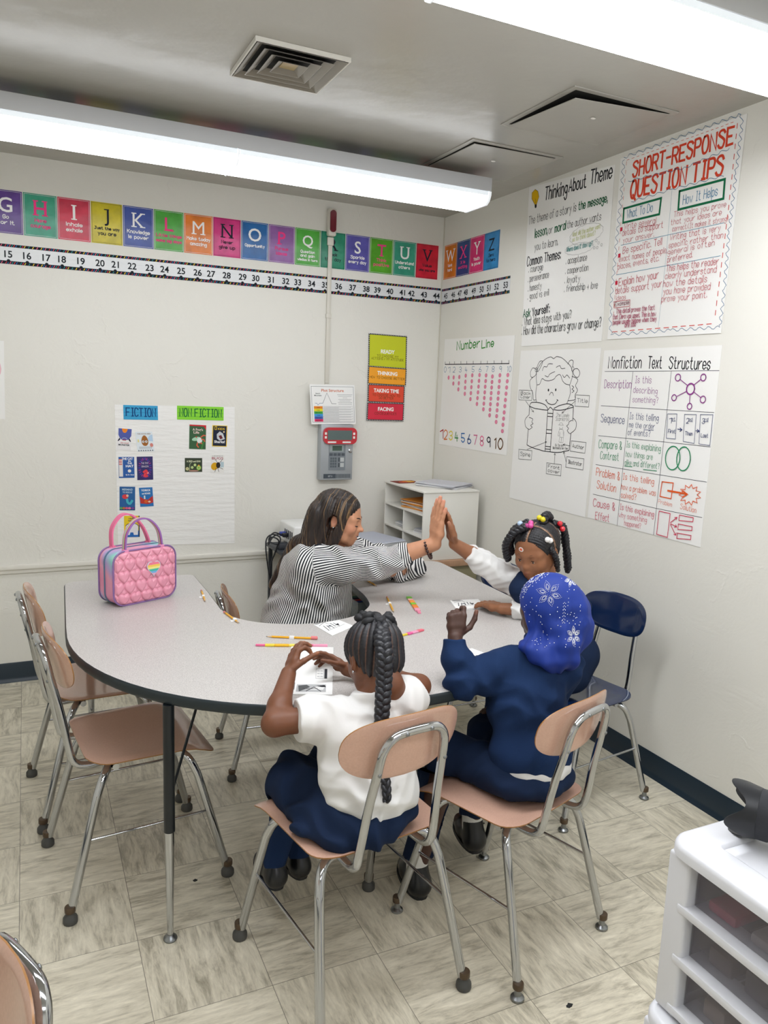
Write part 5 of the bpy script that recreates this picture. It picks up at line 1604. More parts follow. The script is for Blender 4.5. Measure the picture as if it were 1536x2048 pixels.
s = cover([(-1.525, 1.343), (-1.435, 1.34), (-1.436, 1.21), (-1.528, 1.211)], '#2c5a34')
w, h = s.w, s.h
s.poly([(0, h), (w, h), (w, .8 * h), (.86 * w, .94 * h), (0, .95 * h)], '#cc2a34')
s.print("A Frog's", w * .5, .76 * h, .1 * h, '#f0d8d0', 0.02, width=.62 * w)
s.print('Life', w * .42, .64 * h, .1 * h, '#f0d8d0', 0.02, width=.34 * w)
s.ell(.42 * w, .42 * h, .27 * w, .08 * h, '#a8d4b4', 14, rot=.25)
s.ell(.62 * w, .36 * h, .16 * w, .12 * h, '#dfe8e4', 12)
s.ell(.42 * w, .5 * h, .045 * w, .035 * h, '#b8402e', 10)
for q in (((.7, .5), (.85, .58), (.96, .57)), ((.66, .26), (.82, .22), (.8, .14)), ((.5, .26), (.46, .16), (.56, .08)), ((.74, .42), (.88, .4), (.93, .33))):
    s.stroke([(x * w, y * h) for x, y in q], .006, '#d8664a')
s.stroke([(.75 * w, .02 * h), (.85 * w, .3 * h)], .008, '#4a8a44')
s.build('book_cover', "green book cover with a tree frog, reading a frog's life", 'book cover', G_)

s = cover([(-1.4, 1.341), (-1.318, 1.339), (-1.324, 1.221), (-1.403, 1.225)], '#e6c31e')
w, h = s.w, s.h
s.rect(.05 * w, .03 * h, .95 * w, .97 * h, '#232a3e')
s.box(.16 * w, .8 * h, .28 * w, .94 * h, .003, '#e8c41e')
s.print('KIDS', w * .6, .79 * h, .1 * h, '#e8c41e', 0.02, width=.46 * w)
s.poly([(.3 * w, .58 * h), (.5 * w, .72 * h), (.72 * w, .62 * h), (.86 * w, .36 * h), (.5 * w, .28 * h), (.32 * w, .38 * h)], '#ccd0d4')
s.poly([(.42 * w, .5 * h), (.6 * w, .55 * h), (.72 * w, .4 * h), (.55 * w, .34 * h)], '#6a2a30')
s.ell(.78 * w, .7 * h, .06 * w, .04 * h, '#e8d0a0', 10)
s.print('Sharks!', w * .5, .17 * h, .12 * h, '#f2f2f2', 0.03, width=.72 * w)
s.build('book_cover', 'dark book cover with a yellow border and a shark, reading kids sharks', 'book cover', G_)

s = cover([(-1.551, 1.161), (-1.457, 1.16), (-1.457, 1.083), (-1.551, 1.085)], '#2e3a26')
w, h = s.w, s.h
s.print('A SEED and KIWI', w * .5, .7 * h, .13 * h, '#e8ecc8', 0.02, width=.8 * w)
for x, y, r, c in ((.14, .22, .1, '#b8b478'), (.42, .32, .08, '#a8c46a'), (.58, .5, .08, '#b4cc70'), (.8, .3, .14, '#8cb840')):
    s.ell(x * w, y * h, r * w, r * w * 1.05, c, 14)
    s.oval(x * w, y * h, r * w * .6, r * w * .6, .0014, '#eef0d8', 10)
s.stroke([(.27 * w, .12 * h), (.28 * w, .55 * h), (.36 * w, .66 * h)], .003, '#a8b890')
s.ell(.8 * w, .46 * h, .05 * w, .05 * w, '#e0a030', 10)
s.ell(.5 * w, .08 * h, .3 * w, .05 * h, '#b88a7a', 10)
s.build('book_cover', 'wide dark green book cover with sliced fruit', 'book cover', G_)

s = cover([(-1.409, 1.178), (-1.334, 1.178), (-1.331, 1.076), (-1.41, 1.078)], '#eeece8')
w, h = s.w, s.h
s.print('A BIG BOOK OF', w * .5, .91 * h, .05 * h, '#555555', 0.0, width=.8 * w)
s.print('BUGS', w * .5, .74 * h, .14 * h, '#9c2a44', 0.01, width=.84 * w)
s.ell(.28 * w, .36 * h, .26 * w, .22 * h, '#d8a41e', 14, rot=-.4)
s.ell(.55 * w, .42 * h, .16 * w, .17 * h, '#2e2a26', 12)
for q in (((.5, .5), (.4, .68), (.3, .72)), ((.6, .52), (.76, .64), (.85, .74)), ((.62, .3), (.9, .2)), ((.5, .3), (.6, .06)), ((.4, .26), (.3, .05))):
    s.stroke([(x * w, y * h) for x, y in q], .0024, '#2a2622')
s.rect(.72 * w, .3 * h, .96 * w, .6 * h, '#b8ccd4')
s.build('book_cover', 'white book cover with a large yellow and black insect, reading bugs', 'book cover', G_)

# sheet at the left edge of the photo
s = Sheet(BW(0, 0), BA, BB)
s.base([(-3.02, 1.36), (-2.423, 1.357), (-2.414, 1.734), (-3.02, 1.74)], PAPER2)
s.ell(-2.50, 1.60, 0.07, 0.07, '#eec4cc', 20)
s.build('wall_sheet', 'white paper sheet with a pale pink mark at the left photo edge', 'poster')

# behaviour cards
RD = [('behaviour_card', [(-.479, 1.894), (-.224, 1.892), (-.221, 1.690), (-.475, 1.694)], '#c9d017', 'READY', ['TO CHOOSE MY', 'ACTIONS / MY ATTITUDE'], 'yellow green', .42),
      ('behaviour_card', [(-.476, 1.706), (-.219, 1.701), (-.221, 1.592), (-.477, 1.597)], '#f5a51c', 'THINKING', ['HOW TO CHOOSE BETTER'], 'orange', .5),
      ('behaviour_card', [(-.475, 1.600), (-.228, 1.597), (-.228, 1.486), (-.474, 1.490)], '#e2482a', 'TAKING TIME', ['TO CHOOSE HOW TO', 'DO BETTER'], 'red orange', .52),
      ('behaviour_card', [(-.476, 1.492), (-.228, 1.491), (-.229, 1.383), (-.477, 1.382)], '#d8213f', 'FACING', ['CONSEQUENCES'], 'crimson', .5)]
for i, (nm, cor, c, big, small, cn, yy) in enumerate(RD):
    s = card(nm, cor, mat('card_edge_black', '#17191d', 0.4), off=0.001 + 0.0022 * i)
    w, h = s.w, s.h
    s.step()
    for k in range(int(w / 0.011)):
        for y in (0.0012, h - 0.0048):
            s.ell(0.006 + k * 0.0112, y + 0.002, 0.0026, 0.0019, '#f0f0ee', 6)
            s.off -= s.STEP
    for k in range(int(h / 0.011)):
        for x in (0.0012, w - 0.0048):
            s.ell(x + 0.002, 0.006 + k * 0.0112, 0.0019, 0.0026, '#f0f0ee', 6)
            s.off -= s.STEP
    s.step()
    s.rect(0.0075, 0.0075, w - 0.0075, h - 0.0075, mat('card_' + big.split()[0].lower(), c, 0.45))
    wide = {'READY': .36, 'THINKING': .52, 'TAKING TIME': .68, 'FACING': .42}[big]
    s.print(big, w / 2, h * yy + 0.005, 0.022, '#f8f8f4', bold=0.03, width=wide * w)
    for j, tx in enumerate(small):
        wd = {'TO CHOOSE MY': .56, 'ACTIONS / MY ATTITUDE': .84, 'HOW TO CHOOSE BETTER': .9, 'TO CHOOSE HOW TO': .74, 'DO BETTER': .38, 'CONSEQUENCES': .58}[tx]
        s.hand(tx, (w / 2 - wd * w / 2, h * yy - 0.017 - j * 0.0165), (w / 2 + wd * w / 2, h * yy - 0.018 - j * 0.0165), 0.0125, 0.0016, '#4a3412')
    s.build(nm, '%s behaviour card reading %s' % (cn, big), 'card', 'behaviour cards')

# plot structure poster leaning on top of the panel
s = card('plot_poster', [(-.860, 1.583), (-.583, 1.588), (-.560, 1.363), (-.843, 1.357)], mat('poster_white', '#f4f4f2', 0.3), thick=0.004, off=0.052)
w, h = s.w, s.h
s.box(.03 * w, .05 * h, .97 * w, .95 * h, .0016, '#4a5058')
s.print('Plot Structure', w * .5, .82 * h, .07 * h, '#cf6a3a', 0.015, width=.5 * w)
s.stroke([(.1 * w, .53 * h), (.14 * w, .53 * h), (.16 * w, .48 * h), (.2 * w, .53 * h), (.27 * w, .53 * h)], .0018, '#4a6a9a')
s.stroke([(.27 * w, .53 * h), (.37 * w, .79 * h), (.47 * w, .52 * h), (.57 * w, .52 * h)], .0018, '#30343a')
s.print("Story's", w * .17, .76 * h, .03 * h, '#22262c', 0.02, width=.1 * w)
s.print('Mountain', w * .17, .71 * h, .03 * h, '#22262c', 0.02, width=.16 * w)
for k in range(7):
    ww = [.34, .3, .1, .3, .24, .32, .3][k]
    s.stroke([((.77 - ww / 2) * w, (.75 - .04 * k) * h), ((.77 + ww / 2) * w, (.75 - .04 * k) * h)], .0013, '#70747a')
for k, (c, tx) in enumerate((('#ee8a2a', 'Hook'), ('#f0dc2e', 'Problem'), ('#4aa84a', 'Rising Action'), ('#4aa0e0', 'Climax'), ('#4a64b4', 'Falling Action'), ('#e23a6a', 'Resolution'))):
    y1 = .455 - k * .065
    s.rect(.07 * w, (y1 - .063) * h, .26 * w, y1 * h, c)
    s.print(tx, .165 * w, (y1 - .044) * h, .022 * h, '#22262c', 0.02, width=.12 * w if len(tx) > 7 else .07 * w)
    s.box(.265 * w, (y1 - .063) * h, .94 * w, y1 * h, .0007, '#9aa0a6')
    for j in (0, 1):
        s.stroke([(.28 * w, (y1 - .02 - .022 * j) * h), ((.9 if j == 0 else .62) * w, (y1 - .02 - .022 * j) * h)], .0011, '#80848a')
s.build('plot_poster', 'small white laminated plot structure poster propped above the grey panel', 'poster')

# fire alarm panel
t = thing('fire_alarm_box', 'grey metal alarm control box with a red display frame on the back wall', 'alarm panel', (-0.683, -0.0005, 1.033))
GREYM = mat('panel_grey', '#a9aeb2', 0.4, metal=0.2)
MB().box((-0.101, -0.060, 0), (0.101, 0, 0.325), bev=0.004).build('cabinet', GREYM, t)
c = MB()
c.prism(rrect(0.208, 0.096, 0.03, 6, 0.013, 0.260), 0.0605, 0.078, M=Matrix.Rotation(PI / 2, 4, 'X'))
rc_ = c.build('red_bezel', mat('alarm_red', '#c41428', 0.25, coat=0.6), t)
MB().box((-0.068, -0.0795, 0.236), (0.085, -0.0782, 0.292)).build('screen', mat('lcd_grey', '#5a6a68', 0.2), rc_)
LW = mat('label_white', '#eeeeea', 0.5)
for x in (-0.079, 0.098):
    for z in (0.244, 0.266):
        MB().box((x - 0.006, -0.0790, z), (x + 0.006, -0.0782, z + 0.014)).build('caption_label', LW, rc_)
for x in (-0.04, 0.052):
    MB().box((x - 0.026, -0.0790, 0.2185), (x + 0.026, -0.0782, 0.2275)).build('caption_label', LW, rc_)
d = Sheet((-0.052, -0.0608, 0.058), (1, 0, 0), (0, 0, 1), 0.0015)
d.base([(0, 0), (0.105, 0), (0.105, 0.150), (0, 0.150)], mat('keypad_grey', '#7d848a', 0.45))
d.rect(0.005, 0.108, 0.092, 0.148, '#9aa4a4')
d.rect(0.022, 0.114, 0.082, 0.143, '#4d5f54')
for k in range(4):
    d.rect(0.004 + k * 0.025, 0.084, 0.025 + k * 0.025, 0.100, '#565d64')
for r in range(4):
    for k in range(3):
        d.rect(0.010 + k * 0.014, 0.016 + r * 0.0155, 0.021 + k * 0.014, 0.028 + r * 0.0155, '#5e666c')
for r, q in enumerate((0.018, 0.05)):
    d.rect(0.060, q, 0.069, q + 0.024, '#4a5258')
    d.rect(0.073, q, 0.096, q + 0.024, '#c4c8c8')
d.build('keypad', parent=t)
g = Sheet((-0.082, -0.0608, 0.010), (1, 0, 0), (0, 0, 1), 0.0008)
g.base([(0, 0), (0.172, 0), (0.172, 0.026), (0, 0.026)], flat('#8e9498'))
g.rect(0, 0, 0.078, 0.026, '#4c545c')
g.print('IST 3', 0.042, 0.008, 0.009, '#c8ccd0', 0.02)
for k in range(11):
    g.rect(0.082 + k * 0.0082, 0.002, 0.086 + k * 0.0082, 0.024, '#4a5056')
g.build('vent_plate', parent=t)
MB().lathe([(0.0, -0.0005), (0.012, 0.0), (0.012, 0.004), (0.008, 0.006), (0.0, 0.006)], 16, M=Matrix.Translation((0.083, -0.060, 0.172)) @ Matrix.Rotation(PI / 2, 4, 'X')).build('lock', mat('chrome', '#bdbfc2', 0.10, metal=1.0), t)

# conduit and alarm light above it
t = thing('conduit', 'white surface conduit running down the back wall to the alarm panel', 'conduit', (-0.737, -0.0005, 1.36))
MB().box((-0.0125, -0.013, 0.232), (0.0125, 0, 1.017), bev=0.004).build('raceway', mat('conduit_paint', '#d9d5ca', 0.4), t)
MB().box((-0.016, -0.015, 0.600), (0.016, 0, 0.625), bev=0.003).build('coupling', MATS['conduit_paint'], t)
MB().box((-0.019, -0.017, 1.0), (0.019, 0, 1.045), bev=0.004).build('coupling', MATS['conduit_paint'], t)
MB().box((-0.0125, -0.013, 0.0), (0.0125, 0, 0.2318), bev=0.004).build('raceway', MATS['conduit_paint'], t)
t = thing('alarm_light', 'small wall box with a dark red oval lens at the top of the conduit', 'alarm light', (-0.737, -0.0005, 2.408))
MB().box((-0.024, -0.042, 0), (0.024, 0, 0.148), bev=0.010, seg=3).build('box', MATS['conduit_paint'], t)
m = MB()
m.prism(rrect(0.036, 0.118, 0.0178, 8, 0.0, 0.078), 0.0421, 0.050, M=Matrix.Rotation(PI / 2, 4, 'X'))
m.build('lens', mat('lens_red', '#6e1426', 0.15, coat=0.5), t)

# ================================================================== charts on the right wall
CH = {'theme': ('theme_chart', 'hand-lettered chart reading Thinking About Theme with a yellow bulb', 'chart'),
      'short': ('tips_chart', 'hand-lettered red and green chart reading Short-Response Question Tips', 'chart'),
      'numline': ('number_line_chart', 'number line chart with rows of pink dots above coloured numerals', 'chart'),
      'book': ('book_parts_chart', 'black line drawing chart of a child reading, with labelled book parts', 'chart'),
      'nonfic': ('structures_chart', 'hand-lettered chart table reading Nonfiction Text Structures', 'chart')}
for k, items in CHARTS.items():
    s = Sheet((-0.0008 if k != 'short' else -0.0022, 0, 0), (0, -1, 0), BB)
    for it in items:
        if it[0] == 'b':
            s.base(it[1][::-1], PAPER2)
        elif it[0] == 't':
            s.hand(it[1], it[2], it[3], it[4], it[5], it[6])
            s.off -= s.STEP * 0.9
        elif it[0] == 's':
            s.stroke(it[1], it[2], it[3], closed=bool(it[4]))
            s.off -= s.STEP * 0.9
        elif it[0] == 'e':
            if it[6]:
                s.oval(*it[1:5], it[6], it[5])
            else:
                s.ell(*it[1:6], 14)
            s.off -= s.STEP * 0.9
        else:
            s.poly(it[1], it[2])
            s.off -= s.STEP * 0.9
    s.build(*CH[k])
# ================================================================== chairs
CHROME = mat('chrome', '#bdbfc2', 0.10, metal=1.0)
SHELL = mat('chair_shell_beige', '#cda591', 0.16, var=0.04, vscale=200, coat=0.35)
SHELL_EDGE = mat('chair_shell_edge', '#9a6a34', 0.3)
SHELL_BLUE = mat('chair_shell_navy', '#10264c', 0.16, coat=0.5)
SHELL_BLUE_EDGE = mat('chair_navy_edge', '#0f1d38', 0.25)
GLIDE_RUB = mat('glide_rubber', '#4a4a48', 0.6)
GLIDE_COL = mat('glide_collar', '#5c4c3c', 0.4, metal=0.5)
RIVET = mat('rivet_steel', '#8f9294', 0.3, metal=1.0)


def shell(outline, thick, zf, mtop, medge, name, parent, frame, rings=9):
    """laminated shell: outline in 2-D, zf(x, y) height field, frame maps (x, y, h) to chair space"""
    n = len(outline)
    mb = MB()
    vs, fs, mi = [], [], []
    cx = sum(p[0] for p in outline) / n
    cy = sum(p[1] for p in outline) / n
    for side in (1, 0):
        for r in range(rings + 1):
            k = r / rings
            k = k ** 0.8
            for x, y in outline:
                X, Y = cx + (x - cx) * k, cy + (y - cy) * k
                h = zf(X, Y)
                e = max(0.0, (k - 0.93) / 0.07)
                ins = thick * 0.35 * e * e
                vs.append(frame(X, Y, h + (thick / 2 - ins if side else -thick / 2 + ins)))
    S = (rings + 1) * n
    for side in (0, 1):
        o = side * S
        for r in range(rings):
            for k in range(n):
                k2 = (k + 1) % n
                a, b, c, d = o + r * n + k, o + r * n + k2, o + (r + 1) * n + k2, o + (r + 1) * n + k
                fs.append((a, d, c, b) if side == 0 else (a, b, c, d))
                mi.append(0)
    for k in range(n):
        k2 = (k + 1) % n
        fs.append((rings * n + k, S + rings * n + k, S + rings * n + k2, rings * n + k2))
        mi.append(1)
    mb.v, mb.f, mb.m = [tuple(v) for v in vs], fs, mi
    me_ok = mb.build(name, [mtop, medge], parent, sharp=45)
    return me_ok


def seat_outline():
    pts = []
    for x, y, r in ((0.205, 0.205, 0.035), (-0.205, 0.205, 0.035), (-0.192, -0.175, 0.07), (0.192, -0.175, 0.07)):
        sx, sy = (1 if x > 0 else -1), (1 if y > 0 else -1)
        a0 = {(1, 1): 0, (-1, 1): 90, (-1, -1): 180, (1, -1): 270}[(sx, sy)]
        for k in range(7):
            a = math.radians(a0 + 15 * k)
            pts.append((x - sx * r + r * math.cos(a), y - sy * r + r * math.sin(a)))
    out = []
    for i in range(len(pts)):
        p, q = Vector(pts[i]), Vector(pts[(i + 1) % len(pts)])
        m = max(1, int((q - p).length / 0.03))
        for k in range(m):
            out.append(tuple(p.lerp(q, k / m)))
    return out


def seat_h(x, y):
    dish = -0.010 * (1 - min(1, (x / 0.2) ** 2)) * (1 - min(1, ((y + 0.03) / 0.2) ** 2))
    fall = -0.030 * max(0, (y - 0.10) / 0.105) ** 2
    back = 0.012 * max(0, (-y - 0.10) / 0.075) ** 2
    return 0.452 + dish + fall + back


def back_outline():
    pts = []
    for k in range(56):
        a = 2 * PI * k / 56
        c, s = math.cos(a), math.sin(a)
        e = 2 / 2.9
        x = 0.170 * math.copysign(abs(c) ** e, c)
        y = 0.085 * math.copysign(abs(s) ** e, s)
        y -= 0.012 * (x / 0.19) ** 2 * (1 if y > 0 else -0.4)
        pts.append((x, y))
    return pts


TILT = math.radians(11)


def back_frame(x, y, h):
    # x across, y up the back, h forward from the tube
    yy = -0.262 - y * math.sin(TILT) + h * math.cos(TILT)
    return (x, yy, 0.742 + y * math.cos(TILT) + h * math.sin(TILT))


def back_h(x, y):
    return 0.020 + 0.036 * (x / 0.17) ** 2


def make_chair(label, shellm, edgem, glide, group=None):
    t = thing('school_chair', label, 'chair', (0, 0, 0), 0, group)
    shell(seat_outline(), 0.011, seat_h, shellm, edgem, 'seat', t, lambda x, y, h: (x, y, h))
    b = shell(back_outline(), 0.010, back_h, shellm, edgem, 'backrest', t, back_frame)
    # inverted U of chrome tube behind the backrest, running under the seat
    path = []
    for sx in (-1, 1):
        half = [(0.105 * sx, 0.02, 0.425), (0.106 * sx, -0.10, 0.424), (0.108 * sx, -0.165, 0.424), (0.109 * sx, -0.198, 0.440),
                (0.109 * sx, -0.212, 0.480), (0.101 * sx, -0.232, 0.60), (0.094 * sx, -0.252, 0.690), (0.088 * sx, -0.264, 0.752),
                (0.070 * sx, -0.271, 0.783), (0.040 * sx, -0.274, 0.795)]
        path += half if sx < 0 else half[::-1]
    MB().tube(catmull(path, 5), 0.0112, n=12).build('back_frame', CHROME, t, sharp=60)
    br = MB()
    for y in (0.10, -0.09):
        br.tube([(-0.155, y, 0.421), (0.155, y, 0.421)], 0.0105, n=10)
    br.build('seat_frame', CHROME, t, sharp=60)
    feet = [(-0.218, 0.238), (0.218, 0.238), (-0.218, -0.240), (0.218, -0.240)]
    for fx, fy in feet:
        sx, sy = (1 if fx > 0 else -1), (1 if fy > 0 else -1)
        p = [(0.085 * sx, 0.095 * sy, 0.419), (0.135 * sx, 0.110 * sy, 0.418), (0.163 * sx, 0.128 * sy, 0.403), (0.176 * sx, 0.145 * sy, 0.368),
             (0.185 * sx, 0.163 * sy, 0.310), (fx * 0.985, fy * 0.982, 0.035)]
        lg = MB().tube(catmull(p, 5), 0.0125, n=12).build('leg', CHROME, t, sharp=60)
        g = MB()
        g.lathe([(0.0145, 0.034), (0.0155, 0.036), (0.0155, 0.050), (0.0145, 0.052)], 14, 1, Matrix.Translation((fx, fy, 0)))
        if glide == 'rubber':
            g.lathe([(0.019, 0.0), (0.021, 0.004), (0.0205, 0.017), (0.014, 0.026), (0.012, 0.035)], 16, 0, Matrix.Translation((fx, fy, 0)))
            g.build('glide', [GLIDE_RUB, GLIDE_COL], lg)
        else:
            g.lathe([(0.016, 0.0), (0.020, 0.003), (0.019, 0.008), (0.010, 0.014), (0.008, 0.036)], 16, 0, Matrix.Translation((fx, fy, 0)))
            g.build('glide', [RIVET, GLIDE_COL], lg)
    for sx in (-1, 1):
        MB().tube([(0.197 * sx, 0.190, 0.230), (0.197 * sx, -0.190, 0.230)], 0.0042, n=8).build('stretcher', CHROME, t, sharp=60)
    for x, z in ((-0.035, 0.795), (0.035, 0.795), (-0.094, 0.700), (0.094, 0.700)):
        y = -0.2745 if z > 0.75 else -0.254
        MB().sphere((x, y - 0.0105, z), (0.0055, 0.0035, 0.0055), 10).build('rivet', RIVET, t)
    return t


CG = 'beige school chairs'
chair0 = make_chair('beige school chair under the girl in the white blouse', SHELL, SHELL_EDGE, 'rubber', CG)
chair0.location = (-1.592, -2.497, 0)
chair0.rotation_euler = (0, 0, math.radians(8))
chairm = make_chair('beige school chair with steel glides under the child in the blue headscarf', SHELL, SHELL_EDGE, 'steel', CG)
chairm.location = (-1.105, -2.512, 0)
chairm.rotation_euler = (0, 0, math.radians(18))
chairm.scale = (0.95,) * 3
dup(chair0, (-2.062, -1.800, 0), math.radians(-84), 'empty beige school chair beside the curved table end, nearer of the left pair', CG)
dup(chair0, (-2.110, -1.285, 0), math.radians(-86), 'empty beige school chair behind the nearer one at the left table side', CG)
dup(chair0, (-1.405, -1.235, 0), math.radians(-96), 'beige school chair under the woman, inside the table opening', CG, scale=0.9)
dup(chair0, (-2.640, -3.315, 0), math.radians(114), 'beige school chair cut off in the bottom left corner of the photo', CG)
chairb = make_chair('navy school chair with its empty backrest against the right wall', SHELL_BLUE, SHELL_BLUE_EDGE, 'steel', 'navy school chairs')
chairb.location = (-0.420, -1.965, 0)
chairb.rotation_euler = (0, 0, math.radians(98))
chairb.scale = (0.95,) * 3
dup(chairb, (-0.545, -1.33, 0), math.radians(92), 'navy school chair tucked under the far side of the table, below the raised arms', 'navy school chairs')

# ================================================================== horseshoe table
TZ = 0.74
TABLE_TOP = bpy.data.materials.new('table_laminate')
TABLE_TOP.use_nodes = True
nt = TABLE_TOP.node_tree
b_ = nt.nodes['Principled BSDF']
tc_ = nt.nodes.new('ShaderNodeTexCoord')
n_ = nt.nodes.new('ShaderNodeTexNoise')
n_.inputs['Scale'].default_value = 420
n_.inputs['Detail'].default_value = 3
nt.links.new(tc_.outputs['Object'], n_.inputs['Vector'])
r_ = nt.nodes.new('ShaderNodeValToRGB')
r_.color_ramp.elements[0].position = 0.36
r_.color_ramp.elements[0].color = srgb('#a9a4a1')
r_.color_ramp.elements[1].position = 0.62
r_.color_ramp.elements[1].color = srgb('#cdc9c5')
nt.links.new(n_.outputs['Fac'], r_.inputs['Fac'])
nt.links.new(r_.outputs['Color'], b_.inputs['Base Color'])
b_.inputs['Roughness'].default_value = 0.34
EDGE_BAND = mat('table_edge_band', '#1c272c', 0.4)
LEG_BLACK = mat('leg_black', '#14191d', 0.35)

TA = math.radians(-2.6)
tc = Vector((-1.362, -0.948, 0))


def tw(u, v):          # table coordinates (u right, v towards the camera) to world
    return (tc.x + u * math.cos(TA) + v * math.sin(TA), tc.y + u * math.sin(TA) - v * math.cos(TA))


out = []
hw = 0.853


def arc(cx, cy, r, a0, a1, n=6):
    return [(cx + r * math.cos(math.radians(a0 + (a1 - a0) * k / n)), cy + r * math.sin(math.radians(a0 + (a1 - a0) * k / n))) for k in range(n + 1)]


# outer edge from the right back corner round the front to the left back corner
out += arc(hw - 0.06, 0.06, 0.06, -90, 0, 6)
for k in range(1, 44):
    a = PI * k / 44
    e = 2 / 2.12
    c, s_ = math.cos(a), math.sin(a)
    out.append((hw * math.copysign(abs(c) ** e, c), 0.68 + 0.853 * abs(s_) ** e))
out += [(-hw, 0.64)] + arc(-hw + 0.06, 0.06, 0.06, 180, 270, 6)
# inner edge
inn = arc(-0.335 - 0.03, 0.03, 0.03, 270, 360, 4)
inn += [(-0.325, 0.30), (-0.322, 0.50)]
inn += [tuple(p) for p in catmull([(-0.322, 0.56), (-0.300, 0.660), (-0.225, 0.755), (-0.10, 0.812), (0.02, 0.812), (0.14, 0.768), (0.228, 0.672), (0.258, 0.585), (0.272, 0.50)], 6)]
inn += [(0.285, 0.30)] + arc(0.30 + 0.03, 0.03, 0.03, 180, 270, 4)
poly = out + inn
tt = thing('horseshoe_table', 'grey speckled horseshoe table with a dark edge band', 'table', (tc.x, tc.y, 0), 0)
loc = [(tw(u, v)[0] - tc.x, tw(u, v)[1] - tc.y) for u, v in poly]


def fill_poly(mb, pts, z, mi, flip=False):
    bm = bmesh.new()
    vs = [bm.verts.new((x, y, z)) for x, y in pts]
    es = [bm.edges.new((vs[i], vs[(i + 1) % len(vs)])) for i in range(len(vs))]
    bmesh.ops.triangle_fill(bm, use_beauty=True, use_dissolve=False, edges=es)
    for f in bm.faces:
        if (f.normal.z < 0) != flip:
            f.normal_flip()
    mb.bm(bm, mi)


top = MB()
fill_poly(top, loc, TZ, 0)
fill_poly(top, loc, TZ - 0.030, 0, True)
n = len(loc)
band = MB()


def offset_poly(pts, d):
    r = []
    area = sum(pts[i - 1][0] * pts[i][1] - pts[i][0] * pts[i - 1][1] for i in range(len(pts)))
    sg = 1 if area > 0 else -1
    for i in range(len(pts)):
        a, b, c = Vector(pts[i - 1]), Vector(pts[i]), Vector(pts[(i + 1) % len(pts)])
        t = (c - a)
        t = t.normalized() if t.length > 1e-9 else Vector((1, 0))
        r.append((b.x + sg * t.y * d, b.y - sg * t.x * d))
    return r


prof = [(0.0, 0.0), (0.003, -0.002), (0.0045, -0.008), (0.0045, -0.024), (0.003, -0.030), (0.0, -0.032)]
vs, fs = [], []
for d, z in prof:
    vs += [(x, y, TZ + z) for x, y in offset_poly(loc, d)]
for i in range(len(prof) - 1):
    for k in range(n):
        k2 = (k + 1) % n
        fs.append((i * n + k, (i + 1) * n + k, (i + 1) * n + k2, i * n + k2))
band.add(vs, fs)
tp = top.build('tabletop', TABLE_TOP, tt, smooth=False)
bo = band.build('edge_band', EDGE_BAND, tt, sharp=50)
me = bo.data
if sum(p.normal.dot(p.center - Vector((0, -0.6, 0))) for p in me.polygons) < 0:
    me.flip_normals()
legs = [(-2.024, -2.222), (-2.135, -1.060), (-0.62, -1.10), (-0.75, -2.10)]
for lx, ly in legs:
    x, y = lx - tc.x, ly - tc.y
    lg = MB().lathe([(0.0155, 0.335), (0.0155, TZ - 0.032)], 16, M=Matrix.Translation((x, y, 0))).build('leg', LEG_BLACK, tt)
    ex = MB()
    ex.lathe([(0.0085, 0.020), (0.0105, 0.12), (0.0135, 0.33), (0.0135, 0.345)], 14, M=Matrix.Translation((x, y, 0)))
    ex.build('chrome_extension', CHROME, lg)
    MB().lathe([(0.018, 0.0), (0.020, 0.004), (0.018, 0.009), (0.009, 0.016), (0.008, 0.021)], 16, M=Matrix.Translation((x, y, 0))).build('glide', RIVET, lg)
    dx, dy = (tc.x - lx), (-1.65 - ly)
    L_ = math.hypot(dx, dy)
    dx, dy = dx / L_, dy / L_
    MB().tube([(x + dx * 0.016, y + dy * 0.016, 0.455), (x + dx * 0.15, y + dy * 0.15, TZ - 0.032)], 0.004, n=8).build('brace', LEG_BLACK, tt)

# ================================================================== things on the table
YELLOW = mat('pencil_yellow', '#e8a91a', 0.35)
WOOD_TIP = mat('pencil_wood', '#d9b78a', 0.6)
GRAPH = mat('graphite', '#2a2a2c', 0.4)
FERR = mat('ferrule', '#c0b070', 0.3, metal=0.8)
ERASER = mat('eraser_pink', '#de7f80', 0.7)
PAPTAG = mat('paper_tag', '#f3f3f1', 0.7)


